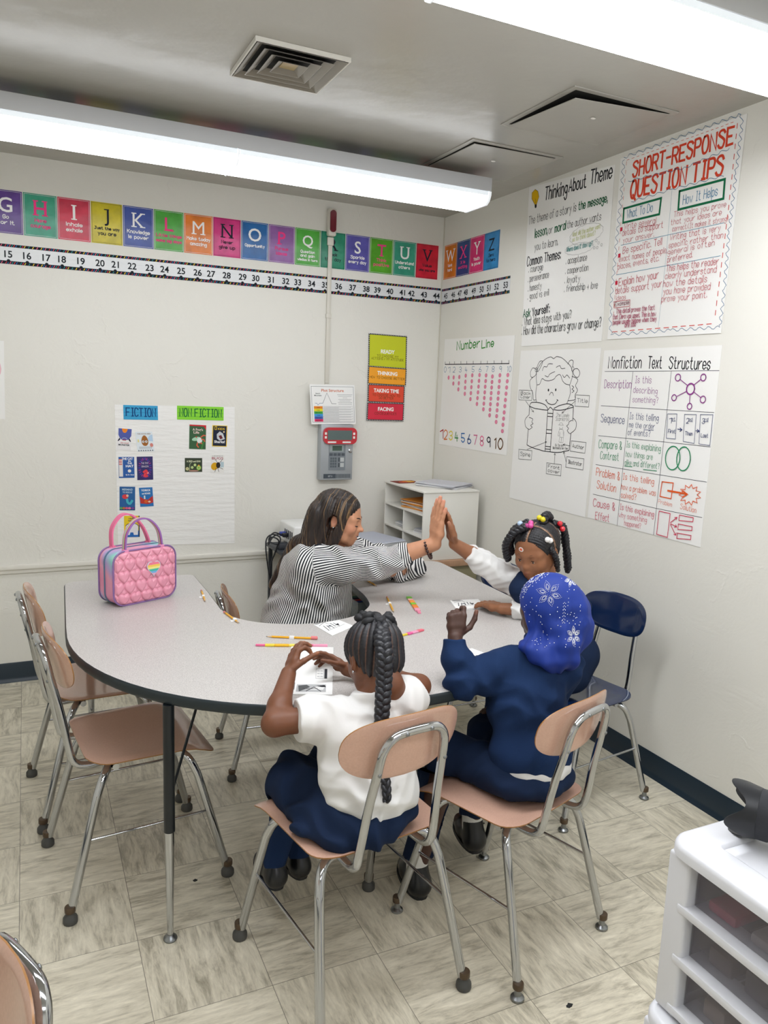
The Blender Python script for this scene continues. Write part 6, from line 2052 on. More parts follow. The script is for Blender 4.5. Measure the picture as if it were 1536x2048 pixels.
def pencil(tip, end, label, tagpos=None, red=False, big=False, rr=0.0036):
    tip, end = Vector((tip[0], tip[1])), Vector((end[0], end[1]))
    L_ = (end - tip).length
    ang = math.atan2(end.y - tip.y, end.x - tip.x)
    t = thing('pencil', label, 'pencil', (tip.x, tip.y, TZ + 0.0006), ang, 'pencils on the table')
    rot = Matrix.Translation((0, 0, rr)) @ Matrix.Rotation(PI / 2, 4, 'Y')
    n6 = 6
    MB().lathe([(0.0, 0.0), (0.0009, 0.001), (0.0012, 0.005)], 8, M=rot).build('lead', GRAPH, t)
    MB().lathe([(0.0012, 0.0051), (rr, 0.020)], 8, M=rot).build('sharpened_wood', WOOD_TIP, t)
    er = 0.016 if not big else 0.022
    MB().lathe([(rr, 0.0201), (rr, L_ - er - (0.0 if big else 0.008))], n6, M=rot).build('body', YELLOW, t)
    if not big:
        MB().lathe([(rr * 1.05, L_ - er - 0.0079), (rr * 1.05, L_ - er)], 12, M=rot).build('ferrule', FERR, t)
    er_r = rr * (1.0 if not big else 1.6)
    MB().lathe([(er_r, L_ - er + 0.0002), (er_r * 1.02, L_ - 0.003), (er_r * 0.6, L_)], 12, M=Matrix.Translation((0, 0, max(rr, er_r - 0.0004))) @ Matrix.Rotation(PI / 2, 4, 'Y')).build('eraser', ERASER, t)
    if tagpos:
        a = tagpos * L_
        m = MB()
        m.box((a - 0.008, -rr - 0.0012, 0.0), (a + 0.008, rr + 0.0012, rr * 2 + 0.0008))
        m.box((a - 0.006, rr + 0.0012, 0.0), (a + 0.007, rr + 0.012, 0.001))
        m.build('paper_tag', PAPTAG, t)
    return t


pencil((-1.645, -1.862), (-1.490, -1.938), 'yellow pencil with a white tag and fat pink eraser by the open booklet', 0.5, big=True)
pencil((-1.742, -1.385), (-1.722, -1.222), 'yellow pencil standing nearest the pink bag on the left table wing', 0.45)
pencil((-1.690, -1.692), (-1.708, -1.540), 'yellow pencil at the inner table edge left of the woman', 0.28)
pencil((-1.012, -1.372), (-1.012, -1.226), "yellow pencil lying just below the woman's elbow papers", 0.8)
pencil((-1.112, -1.74), (-1.046, -1.541), 'yellow pencil pointing at the camera, above the black hair bow', 0.55)
PINKP = mat('strip_pink', '#e86a9c', 0.4, var=0.25, vscale=60)


def strip(p0, p1, w, cols, label):
    p0, p1 = Vector((p0[0], p0[1])), Vector((p1[0], p1[1]))
    L_ = (p1 - p0).length
    ang = math.atan2(p1.y - p0.y, p1.x - p0.x)
    t = thing('bookmark_pencil', label, 'pencil case strip', (p0.x, p0.y, TZ + 0.0006), ang, 'bright plastic strips on the table')
    x = 0.0
    for i, (f, c) in enumerate(cols):
        k = 0.55 if i == 0 else 1.0
        MB().box((x + 0.0001, -w / 2 * k, 0), (x + f * L_ - 0.0001, w / 2 * k, 0.006), bev=0.0012).build('segment', mat('strip_' + c.lstrip('#'), c, 0.35), t)
        x += f * L_
    return t


strip((-1.700, -1.932), (-1.484, -2.014), 0.014, [(.13, '#e66a96'), (.13, '#e8d040'), (.2, '#eab41e'), (.14, '#f0d85a'), (.2, '#e86a9c'), (.2, '#ee9ab8')], 'long pink and yellow plastic strip beside the open booklet')
strip((-1.215, -2.002), (-1.108, -1.966), 0.014, [(.3, '#e8cf3a'), (.2, '#e65a9c'), (.25, '#f0a0c0'), (.25, '#e66a7c')], 'pink and yellow plastic strip right of the black hair bow')
strip((-1.024, -1.782), (-0.960, -1.566), 0.021, [(.14, '#f08aa8'), (.14, '#f2a0b4'), (.2, '#ee8426'), (.12, '#7ac02e'), (.17, '#f0902e'), (.08, '#f4b4c0'), (.15, '#6cc424')], 'green, orange and pink segmented plastic strip in the middle of the table')


def booklet(name, corners, label, art=True, z=TZ + 0.0006, thick=0.0016, txt=True):
    c = [Vector((x, y, z)) for x, y in corners]      # bl, br, tr, tl seen from its reader
    A = c[1] - c[0]
    B_ = c[3] - c[0]
    s = Sheet(c[0], A, B_, thick)
    B2 = s.N.cross(s.A)
    s.B = B2
    pl = [((p - c[0]).dot(s.A), (p - c[0]).dot(B2)) for p in c]
    s.base(pl, mat('booklet_paper', '#f4f4f2', 0.6))
    w, h = A.length, B_.length
    sk = pl[3][0]

    def q(a, b):
        return (a * w + b * sk, b * h)
    if art:
        G = '#4a4c50'
        for rx in range(5):
            s.stroke([q(.15 + .12 * rx, .3 + .06 * (rx % 2)), q(.22 + .1 * rx, .62 - .05 * (rx % 3))], .003, '#26282c')
        s.stroke([q(.12, .3), q(.85, .28)], .0016, G)
        s.stroke([q(.1, .7), q(.4, .78), q(.45, .6)], .002, G)
        s.poly([q(.55, .42), q(.72, .46), q(.68, .34)], '#26282c')
        s.poly([q(.3, .5), q(.42, .55), q(.4, .42)], '#70747a')
    if txt:
        for k in range(4):
            s.stroke([q(.08, .94 - .04 * k), q(.34 + .06 * (k % 2), .94 - .04 * k)], .0016, '#4a4c50')
    return s.build(name, label, 'booklet', 'story booklets')


booklet('story_booklet', [(-1.430, -1.919), (-1.319, -1.845), (-1.343, -1.763), (-1.448, -1.784)], 'small black and white booklet lying flat between the woman and the black hair bow')
booklet('story_booklet', [(-0.868, -1.792), (-0.740, -1.795), (-0.707, -1.690), (-0.829, -1.673)], "closed white booklet under the hand of the child with beaded braids", z=TZ + 0.0006, thick=0.006)
booklet('story_booklet', [(-1.149, -2.330), (-1.015, -2.303), (-1.045, -2.190), (-1.175, -2.205)], 'booklet lying in front of the child in the blue headscarf')
# paper under the woman's elbow
s = Sheet((0, 0, TZ + 0.0006), (1, 0, 0), (0, 1, 0), 0.002)
s.base([(-1.01, -1.212), (-0.775, -1.270), (-0.725, -1.135), (-0.96, -1.05)], mat('booklet_paper', '#f4f4f2', 0.6))
for k in range(6):
    s.stroke([(-0.93 + .008 * k, -1.20 + .02 * k), (-0.81 + .01 * k, -1.225 + .02 * k)], 0.002, '#c86a74')
s.build('worksheet', "white worksheet with red writing under the woman's elbow", 'paper')
t = thing('red_pen', 'red pen lying on the white worksheet', 'pen', (-0.968, -1.192, TZ + 0.0031), math.radians(2), None)
MB().lathe([(0.001, 0), (0.004, 0.012), (0.0045, 0.014), (0.0045, 0.085)], 10, M=Matrix.Translation((0, 0, 0.0055)) @ Matrix.Rotation(PI / 2, 4, 'Y')).build('barrel', mat('pen_red', '#d2203c', 0.3), t)
MB().lathe([(0.0053, 0.0851), (0.0053, 0.128), (0.003, 0.130)], 10, M=Matrix.Translation((0, 0, 0.0055)) @ Matrix.Rotation(PI / 2, 4, 'Y')).build('cap', mat('pen_red_cap', '#b8142e', 0.3), t)

# booklet held open by the girl in front: flat page on the table, second page raised towards her hands
t = thing('open_booklet', 'open booklet held by the girl in the white blouse', 'booklet', (-1.655, -2.325, TZ + 0.0006), math.radians(-22), 'story booklets')
s = Sheet((-0.061, -0.045, 0), (1, 0, 0), (0, 1, 0), 0.0015)
s.base([(0, 0), (0.122, 0), (0.122, 0.098), (0, 0.098)], mat('booklet_paper', '#f4f4f2', 0.6))
s.rect(.022, .016, .104, .07, '#b9babb')
s.poly([(.03, .016), (.06, .05), (.05, .066), (.026, .06)], '#5a5c5e')
s.poly([(.06, .03), (.085, .064), (.1, .05), (.096, .03)], '#e6e6e4')
s.poly([(.075, .058), (.1, .066), (.104, .05), (.092, .05)], '#2c2d30')
s.stroke([(.05, .02), (.07, .05), (.09, .02)], .003, '#3a3b3e')
s.stroke([(.04, .04), (.06, .036), (.08, .04)], .0025, '#3a3b3e')
for k in range(3):
    s.stroke([(.008 + .004 * k, .03), (.008 + .004 * k, .08)], .0014, '#6a6c70')
s.build('flat_page', parent=t)
up = Vector((0, 0.55, 0.83)).normalized()
s = Sheet((-0.061, 0.0535, 0.0012), (1, 0, 0), up, 0.0012)
s.base([(0, 0), (0.122, 0), (0.122, 0.098), (0, 0.098)], MATS['booklet_paper'])
s.rect(.098, .006, .106, .034, '#3a3c40')
s.box(.074, .006, .096, .034, .0006, '#8a8c90')
for k in range(3):
    for j in range(2):
        s.stroke([(.078 + j * .009, .012 + .008 * k), (.084 + j * .009, .012 + .008 * k)], .0012, '#9a9ca0')
s.build('raised_page', parent=t)

# ------------------------------------------------------------------ pink bag
PINK_SIDE = bpy.data.materials.new('bag_pastel')
PINK_SIDE.use_nodes = True
nt = PINK_SIDE.node_tree
b_ = nt.nodes['Principled BSDF']
tc_ = nt.nodes.new('ShaderNodeTexCoord')
n_ = nt.nodes.new('ShaderNodeTexNoise')
n_.inputs['Scale'].default_value = 6.0
n_.inputs['Detail'].default_value = 1.5
nt.links.new(tc_.outputs['Object'], n_.inputs['Vector'])
r_ = nt.nodes.new('ShaderNodeValToRGB')
r_.color_ramp.elements[0].position, r_.color_ramp.elements[0].color = 0.30, srgb('#e58bb0')
r_.color_ramp.elements[1].position, r_.color_ramp.elements[1].color = 0.72, srgb('#a9b4dc')
for p_, c_ in ((0.42, '#e9a2bd'), (0.50, '#b9a4d6'), (0.57, '#8fd0cf'), (0.64, '#bfe3c0')):
    k_ = r_.color_ramp.elements.new(p_)
    k_.color = srgb(c_)
nt.links.new(n_.outputs['Fac'], r_.inputs['Fac'])
nt.links.new(r_.outputs['Color'], b_.inputs['Base Color'])
b_.inputs['Roughness'].default_value = 0.3
PINK_Q = mat('bag_quilt_pink', '#e79aaf', 0.24, coat=0.3)
PIPING = mat('bag_piping', '#8a6aa0', 0.35)

bt = thing('pink_bag', 'quilted pink heart-pattern lunch bag with rainbow handles, standing on the table', 'bag', (-1.972, -1.262, TZ + 0.001), math.radians(24))
BWd, BHt, BDp = 0.265, 0.205, 0.105
ol = rrect(BWd, BHt, 0.045, 7, 0, BHt / 2 + 0.002)


def heart(x, y):
    """>0 inside a heart of unit size centred at 0"""
    y = y + 0.12
    x = abs(x)
    v = (x * x + (y - 0.72 * math.sqrt(x + 1e-6)) ** 2)
    return 1 - v


def quilt(x, z):
    # staggered rows of puffed hearts
    pz = 0.043
    px = 0.047
    best = -1
    j0 = int(math.floor(z / pz))
    for j in (j0 - 1, j0, j0 + 1):
        off = (j % 2) * 0.5
        i0 = int(round(x / px - off))
        for i in (i0 - 1, i0, i0 + 1):
            hx, hz = (x - (i + off) * px) / 0.0225, (z - (j + 0.5) * pz) / 0.0205
            if abs(hx) < 1.4 and abs(hz) < 1.5:
                best = max(best, heart(hx, hz))
    return 0.0085 * min(1, best * 1.4) ** 0.45 if best > 0 else 0.0030 * min(1.0, max(0.0, -best - .12) * 1.5)


core = MB()
core.prism(ol, -BDp / 2, BDp / 2 - 0.002, M=Matrix.Rotation(PI / 2, 4, 'X'))
bd = core.build('body', PINK_SIDE, bt, sharp=40)
bev = bd.modifiers.new('soft', 'BEVEL')
bev.width = 0.012
bev.segments = 3
bev.limit_method = 'ANGLE'
bev.angle_limit = math.radians(60)
q = MB()
NX, NZ = 190, 148
idx = {}
for i in range(NX + 1):
    for j in range(NZ + 1):
        x = -BWd / 2 + 0.004 + (BWd - 0.008) * i / NX
        z = 0.006 + (BHt - 0.008) * j / NZ
        dx = max(0, abs(x) - (BWd / 2 - 0.045))
        dz = max(0, abs(z - BHt / 2 - 0.002) - (BHt / 2 - 0.045))
        ed = 0.041 - math.hypot(dx, dz) if dx > 0 and dz > 0 else min(0.041 - dx, 0.041 - dz)
        if ed < -0.0005:
            continue
        puff = 0.006 * min(1, ed / 0.03)
        y = -BDp / 2 - 0.0015 - puff - quilt(x, z) * min(1, max(0, ed) / 0.006)
        idx[(i, j)] = len(q.v)
        q.v.append((x, y, z))
for i in range(NX):
    for j in range(NZ):
        c4 = [(i, j), (i + 1, j), (i + 1, j + 1), (i, j + 1)]
        if all(c in idx for c in c4):
            q.f.append([idx[c] for c in c4])
            q.m.append(0)
q.build('quilted_front', PINK_Q, bt, sharp=180)
MB().tube([(x, -BDp / 2 - 0.0005, z) for x, z in ol], 0.0032, n=8, closed=True).build('piping', PIPING, bt)
MB().tube([(x, BDp / 2 - 0.003, z) for x, z in ol], 0.0032, n=8, closed=True).build('piping', PIPING, bt)
zo = rrect(BWd + 0.003, BHt + 0.003, 0.046, 7, 0, BHt / 2 + 0.002)
MB().tube([(x, 0.006, z) for x, z in zo], 0.0045, n=6, closed=True, flatten=0.4).build('zip', mat('bag_zip', '#5c7a96', 0.5), bt)
# rainbow heart patch
s = Sheet((0.025, -BDp / 2 - 0.0145, 0.132), (1, 0, 0), (0, 0, 1), 0.004)
hp = []
for k in range(40):
    a = 2 * PI * k / 40
    hp.append((0.0021 * 16 * math.sin(a) ** 3 / 1.15, 0.0021 * (13 * math.cos(a) - 5 * math.cos(2 * a) - 2 * math.cos(3 * a) - math.cos(4 * a))))
s.base(hp[::-1], mat('patch_silver', '#d8c8d8', 0.25))
for (lo, hi), c in zip(((.012, .03), (.004, .012), (-.004, .004), (-.012, -.004), (-.02, -.012), (-.034, -.02)), ('#f08098', '#f4d060', '#f0e890', '#48b8a0', '#7ab0e0', '#f0a8c8')):
    pts = []
    inside = [(x * .9, y * .9) for x, y in hp]
    xs = []
    for yy in (lo, (lo + hi) / 2, hi):
        cr_ = []
        for k in range(40):
            (x0_, y0_), (x1_, y1_) = inside[k - 1], inside[k]
            if (y0_ - yy) * (y1_ - yy) < 0:
                cr_.append(x0_ + (x1_ - x0_) * (yy - y0_) / (y1_ - y0_))
        if cr_:
            xs.append((min(cr_), max(cr_), yy))
    if len(xs) >= 2:
        s.poly([(a, y) for a, b, y in xs] + [(b, y) for a, b, y in xs[::-1]], c)
s.build('heart_patch', parent=bt)


def strap(pts, w, th, m, name):
    mb = MB()
    P = catmull(pts, 8)
    vs, fs = [], []
    ncol = len(m)
    for i, p in enumerate(P):
        a, b = P[max(i - 1, 0)], P[min(i + 1, len(P) - 1)]
        d = Vector(b - a).normalized()
        nn = Vector((0, 1, 0)).cross(d).normalized()
        for k in range(ncol + 1):
            yy = -w / 2 + w * k / ncol
            vs.append(Vector(p) + Vector((0, yy, 0)) + nn * th / 2)
        for k in range(ncol + 1):
            yy = -w / 2 + w * k / ncol
            vs.append(Vector(p) + Vector((0, yy, 0)) - nn * th / 2)
    S2 = 2 * (ncol + 1)
    for i in range(len(P) - 1):
        for k in range(ncol):
            a = i * S2 + k
            mb.f.append([a, a + 1, a + S2 + 1, a + S2])
            mb.m.append(k)
            a = i * S2 + ncol + 1 + k
            mb.f.append([a, a + S2, a + S2 + 1, a + 1])
            mb.m.append(k)
        for k0, k1 in ((0, ncol + 1), (ncol, 2 * ncol + 1)):
            a, b = i * S2 + k0, i * S2 + k1
            mb.f.append([a, b, b + S2, a + S2])
            mb.m.append(0 if k0 == 0 else ncol - 1)
    mb.v = [tuple(v) for v in vs]
    return mb.build(name, m, bt, sharp=60)


RB = [mat('strap_' + c.lstrip('#'), c, 0.5) for c in ('#9a6ab0', '#c8406a', '#d8d4a8', '#7ac0a8', '#e890b4')]
strap([(-0.078, -0.040, 0.178), (-0.080, -0.042, 0.215), (-0.070, -0.040, 0.272), (-0.030, -0.036, 0.314), (0.022, -0.036, 0.314), (0.062, -0.040, 0.272), (0.074, -0.042, 0.215), (0.073, -0.040, 0.180)], 0.022, 0.006, RB, 'handle')
strap([(-0.078, 0.040, 0.190), (-0.082, 0.044, 0.222), (-0.074, 0.050, 0.280), (-0.032, 0.056, 0.322), (0.012, 0.054, 0.316), (0.050, 0.048, 0.272), (0.070, 0.042, 0.222), (0.073, 0.040, 0.190)], 0.022, 0.006, [mat('strap_pink', '#e8739c', 0.45)] * 1, 'handle')
for yy in (-0.046, 0.046):
    for xx in (-0.078, 0.073):
        MB().box((xx - 0.011, yy - 0.010, 0.186), (xx + 0.011, yy + 0.010, 0.212), bev=0.004).build('handle_tab', MATS['strap_pink'] if yy > 0 else RB[4], bt)

# ================================================================== desk in the corner and what stands on it
DZ = 0.645
dk = thing('corner_desk', 'low wood-edged desk in the back corner behind the table', 'desk', (-0.41, -0.33, 0))
MB().box((-0.385, -0.315, DZ - 0.035), (0.395, 0.30, DZ), bev=0.003).build('desktop', mat('desk_wood', '#b08a6c', 0.4, var=0.1, vscale=30), dk)
MB().box((-0.37, -0.285, 0.0), (0.38, -0.265, DZ - 0.0355)).build('front_panel', mat('desk_panel', '#8c8668', 0.5), dk)
for x in (-0.37, 0.36):
    MB().box((x, -0.2648, 0.0), (x + 0.02, 0.28, DZ - 0.0355)).build('side_panel', MATS['desk_panel'], dk)
# paper sorter
SORT = mat('sorter_white', '#e4e2da', 0.5)
x0, x1, y0, y1, zz0, zz1 = -0.395, -0.045, -0.620, -0.13, DZ + 0.001, 1.032
so = thing('paper_sorter', 'white paper sorter with open shelves on the corner desk', 'shelf unit', ((x0 + x1) / 2, (y0 + y1) / 2, zz0))
ox, oy, oz = (x0 + x1) / 2, (y0 + y1) / 2, zz0


def sb(lo, hi, name, m=SORT):
    return MB().box((lo[0] - ox, lo[1] - oy, lo[2] - oz), (hi[0] - ox, hi[1] - oy, hi[2] - oz), bev=0.0015).build(name, m, so)


sb((x0, y0, zz0), (x1, y0 + 0.010, zz1 - 0.0101), 'side_panel')
sb((x0, y1 - 0.010, zz0), (x1, y1, zz1 - 0.0101), 'side_panel')
sb((x1 - 0.008, y0 + 0.0101, zz0), (x1, y1 - 0.0101, zz1 - 0.0101), 'back_panel')
sb((x0 - 0.006, y0 - 0.006, zz1 - 0.010), (x1, y1 + 0.003, zz1), 'top_panel')
for z in (0.90, 0.775, DZ + 0.006):
    sb((x0, y0 + 0.0101, z - 0.005), (x1 - 0.0081, y1 - 0.0101, z + 0.005), 'shelf')
sb((x0, -0.385, 0.7801), (x1 - 0.0081, -0.378, 0.8949), 'divider')
sb((x0, -0.385, DZ + 0.0111), (x1 - 0.0081, -0.378, 0.7699), 'divider')


def stack(name, label, cx, cy, z, w, d, n, cols, ang, group, cat='papers', fan=0.006):
    """pile of sheets: one thing each pile layer block, slightly skewed"""
    rnd = random.Random(label)
    t = thing(name, label, cat, (cx, cy, z), ang, group)
    zz = 0
    for k in range(n):
        th = rnd.uniform(0.002, 0.006)
        a = rnd.uniform(-0.12, 0.12)
        M = Matrix.Translation((rnd.uniform(-fan, fan), rnd.uniform(-fan, fan), zz)) @ Matrix.Rotation(a, 4, 'Z')
        MB().box((-w / 2, -d / 2, 0), (w / 2, d / 2, th - 0.0003), M=M).build('sheet', mat('sheet_' + cols[k % len(cols)].lstrip('#'), cols[k % len(cols)], 0.7), t, smooth=False)
        zz += th
    return t


PG = 'piles of paper in the corner'
stack('paper_pile', 'pile of white papers on top of the sorter', -0.17, -0.43, zz1 + 0.001, 0.20, 0.26, 6, ['#e8e8ea', '#c9cad0', '#f2f2f2', '#9a9ca4'], 0.5, PG)
stack('envelope_pile', 'orange and white envelopes on the top shelf of the sorter', -0.26, -0.43, 0.9055, 0.20, 0.24, 13, ['#d8861e', '#e8a04a', '#d9d4cc', '#c87a1a', '#e6e4e0', '#b9a690'], 0.15, PG, 'envelopes', 0.010)
stack('paper_pile', 'thin pile of papers on the middle shelf, left compartment', -0.28, -0.29, 0.7805, 0.17, 0.12, 6, ['#d8d8d8', '#f0f0ee', '#b8babc'], 0.0, PG)
stack('paper_pile', 'thin pile of papers on the middle shelf, right compartment', -0.27, -0.51, 0.7805, 0.17, 0.13, 6, ['#d4d4d6', '#ececec', '#a8aab0'], 0.1, PG)
s = Sheet((-0.305, -0.215, zz1 + 0.0008), (1, 0.1, 0), (-0.1, 1, 0), 0.002)
s.base([(-.075, -.05), (.075, -.05), (.075, .05), (-.075, .05)], flat('#7a2a1e'))
s.ell(.02, .0, .04, .03, '#e8a42e')
s.ell(-.02, -.01, .03, .025, '#d85a2e')
s.ell(.03, .005, .02, .015, '#f0d060')
s.build('magazine', 'small red and yellow magazine on top of the paper sorter', 'magazine')
# tray, paper stack, pens left of the sorter
bx = thing('file_tray', 'black file tray on the corner desk in front of the sorter', 'tray', (-0.56, -0.40, DZ + 0.001))
MB().box((-0.13, -0.17, 0), (0.15, 0.20, 0.010), bev=0.002).build('tray_base', mat('tray_black', '#1a2026', 0.35), bx)
MB().box((0.138, -0.17, 0.0102), (0.15, 0.20, 0.055), bev=0.002).build('tray_wall', MATS['tray_black'], bx)
MB().box((-0.13, -0.17, 0.0102), (-0.118, 0.20, 0.055), bev=0.002).build('tray_wall', MATS['tray_black'], bx)
MB().box((-0.13, -0.17, 0.0552), (0.15, 0.20, 0.062), bev=0.002).build('tray_top', MATS['tray_black'], bx)
stack('worksheet_stack', 'thick stack of worksheets on the black file tray', -0.57, -0.37, DZ + 0.0635, 0.22, 0.28, 9, ['#f2f2f0', '#d6d8e0', '#b8bcc8', '#f6f6f4', '#3a3c44', '#e2e2e0'], 0.35, PG, 'papers', 0.012)
for k, (c, nm_, dx, a) in enumerate((('#d23a5a', 'red', 0.0, 0.1), ('#e85a8a', 'pink', 0.012, 0.16), ('#2a7ac0', 'blue', -0.014, 0.3))):
    t = thing('marker', nm_ + ' marker beside the worksheet stack on the corner desk', 'marker', (-0.70 + 0.02 * k, -0.585 - dx, DZ + 0.001), a, 'markers on the corner desk')
    MB().lathe([(0.006, 0), (0.0065, 0.002), (0.0065, 0.09)], 10, M=Matrix.Translation((0, 0, 0.0075)) @ Matrix.Rotation(PI / 2, 4, 'Y')).build('barrel', mat('marker_' + nm_, c, 0.35), t)
    MB().lathe([(0.0072, 0.0902), (0.0072, 0.126), (0.005, 0.128)], 10, M=Matrix.Translation((0, 0, 0.0075)) @ Matrix.Rotation(PI / 2, 4, 'Y')).build('cap', MATS['marker_' + nm_], t)

# projector with cables, on a dark stand behind the woman
pst = thing('projector_stand', 'dark stand under the white projector by the back wall', 'stand', (-0.985, -0.21, 0))
MB().box((-0.12, -0.14, 0.66), (0.16, 0.15, 0.68), bev=0.003).build('shelf', mat('stand_dark', '#2c3036', 0.45), pst)
for x in (-0.11, 0.13):
    for y in (-0.13, 0.12):
        MB().box((x, y, 0.0), (x + 0.02, y + 0.02, 0.6598)).build('leg', MATS['stand_dark'], pst)
pj = thing('projector', 'white projector with black cables plugged into its side', 'projector', (-0.95, -0.22, 0.6812), 0)
PJW = mat('projector_white', '#e8e8e6', 0.35)
MB().box((-0.085, -0.12, 0.02), (0.16, 0.13, 0.135), bev=0.012, seg=3).build('case', PJW, pj)
pp = MB()
for k in range(5):
    pp.box((-0.0868, -0.10 + k * 0.03, 0.05), (-0.0845, -0.085 + k * 0.03, 0.10))
pp.build('port', mat('port_dark', '#3a3e44', 0.5), pj)
for x in (-0.06, 0.13):
    MB().lathe([(0.012, 0.0), (0.012, 0.0198)], 12, M=Matrix.Translation((x, -0.08, 0))).lathe([(0.012, 0.0), (0.012, 0.0198)], 12, M=Matrix.Translation((x, 0.09, 0))).build('foot', MATS['port_dark'], pj)
BLK = mat('cable_black', '#1a1c22', 0.4)
MB().box((-0.118, -0.035, 0.062), (-0.087, -0.012, 0.085), bev=0.004).build('plug', BLK, pj)
MB().box((-0.122, 0.0, 0.062), (-0.087, 0.026, 0.086), bev=0.004).build('plug', mat('plug_blue', '#2a3f9a', 0.4), pj)
MB().tube(catmull([(-0.118, -0.023, 0.073), (-0.17, -0.03, 0.09), (-0.20, -0.04, 0.05), (-0.15, -0.05, 0.03), (-0.13, -0.02, 0.06), (-0.17, 0.0, 0.075), (-0.21, -0.02, 0.04), (-0.20, -0.03, -0.10), (-0.16, -0.02, -0.3), (-0.13, -0.01, -0.679)], 8), 0.004, n=8).build('cable', BLK, pj)
MB().tube(catmull([(-0.122, 0.013, 0.074), (-0.16, 0.01, 0.06), (-0.19, 0.0, 0.02), (-0.19, -0.05, 0.07), (-0.15, -0.06, 0.05), (-0.16, -0.03, -0.02), (-0.18, -0.01, -0.16), (-0.14, 0.02, -0.679)], 8), 0.004, n=8).build('cable', BLK, pj)
t = thing('power_adapter', 'black power adapter hanging in the projector cables', 'adapter', (-1.09, -0.245, 0.681))
MB().box((-0.005, -0.03, 0.0), (0.055, 0.03, 0.032), bev=0.004).build('case', mat('adapter_grey', '#34363c', 0.5), t)

# supply bin inside the table opening
t = thing('supply_bin', 'clear plastic supply bin with markers, seen through the table opening', 'bin', (-0.945, -1.17, 0))
CLR = mat('bin_plastic', '#8d979b', 0.25, alpha=0.55)
for lo, hi in (((-.12, -.13, .27), (.12, .13, .275)), ((-.12, -.13, .2752), (-.116, .13, .655)), ((.116, -.13, .2752), (.12, .13, .655)), ((-.1158, -.13, .2752), (.1158, -.126, .655)), ((-.1158, .126, .2752), (.1158, .13, .655))):
    MB().box(lo, hi).build('bin_wall', CLR, t)
MB().box((-.115, -.125, .0), (.115, .125, .2698), bev=.004).build('crate_base', mat('crate_grey', '#4c5358', 0.5), t)
for k, (c, nm_) in enumerate((('#1c6a4a', 'green'), ('#20406a', 'navy'), ('#1a5c3e', 'dark green'), ('#2c4a9a', 'blue'), ('#c0323c', 'red'), ('#24304a', 'black blue'), ('#206a5a', 'teal'))):
    m = thing('marker', nm_ + ' marker in the plastic supply bin', 'marker', (-1.035 + 0.008 * (k % 3), -1.265 + 0.027 * k, 0.608), 0.05 * (k % 3), 'markers in the supply bin')
    MB().lathe([(0.009, 0), (0.010, 0.003), (0.010, 0.09)], 10, M=Matrix.Translation((0, 0, 0.0105)) @ Matrix.Rotation(PI / 2, 4, 'Y')).build('barrel', mat('binmarker_%d' % k, c, 0.35), m)
    MB().lathe([(0.0108, 0.0902), (0.0108, 0.135), (0.007, 0.138)], 10, M=Matrix.Translation((0, 0, 0.0105)) @ Matrix.Rotation(PI / 2, 4, 'Y')).build('cap', MATS['binmarker_%d' % k], m)
stack('notebook_pile', 'pile of dark notebooks filling the plastic supply bin', -0.945, -1.17, 0.2758, 0.20, 0.21, 72, ['#22343a', '#3a4448', '#20303c', '#6a7276'], 0.0, None, 'notebooks', 0.002)

# ================================================================== drawer units, lower right
DW = mat('drawer_unit_white', '#dcdde2', 0.32)
DCL = bpy.data.materials.new('drawer_clear_plastic')
DCL.use_nodes = True
b_ = DCL.node_tree.nodes['Principled BSDF']
b_.inputs['Base Color'].default_value = srgb('#86828a')
b_.inputs['Roughness'].default_value = 0.35
b_.inputs['Alpha'].default_value = 0.34
UH, UD, UW = 0.247, 0.37, 0.345


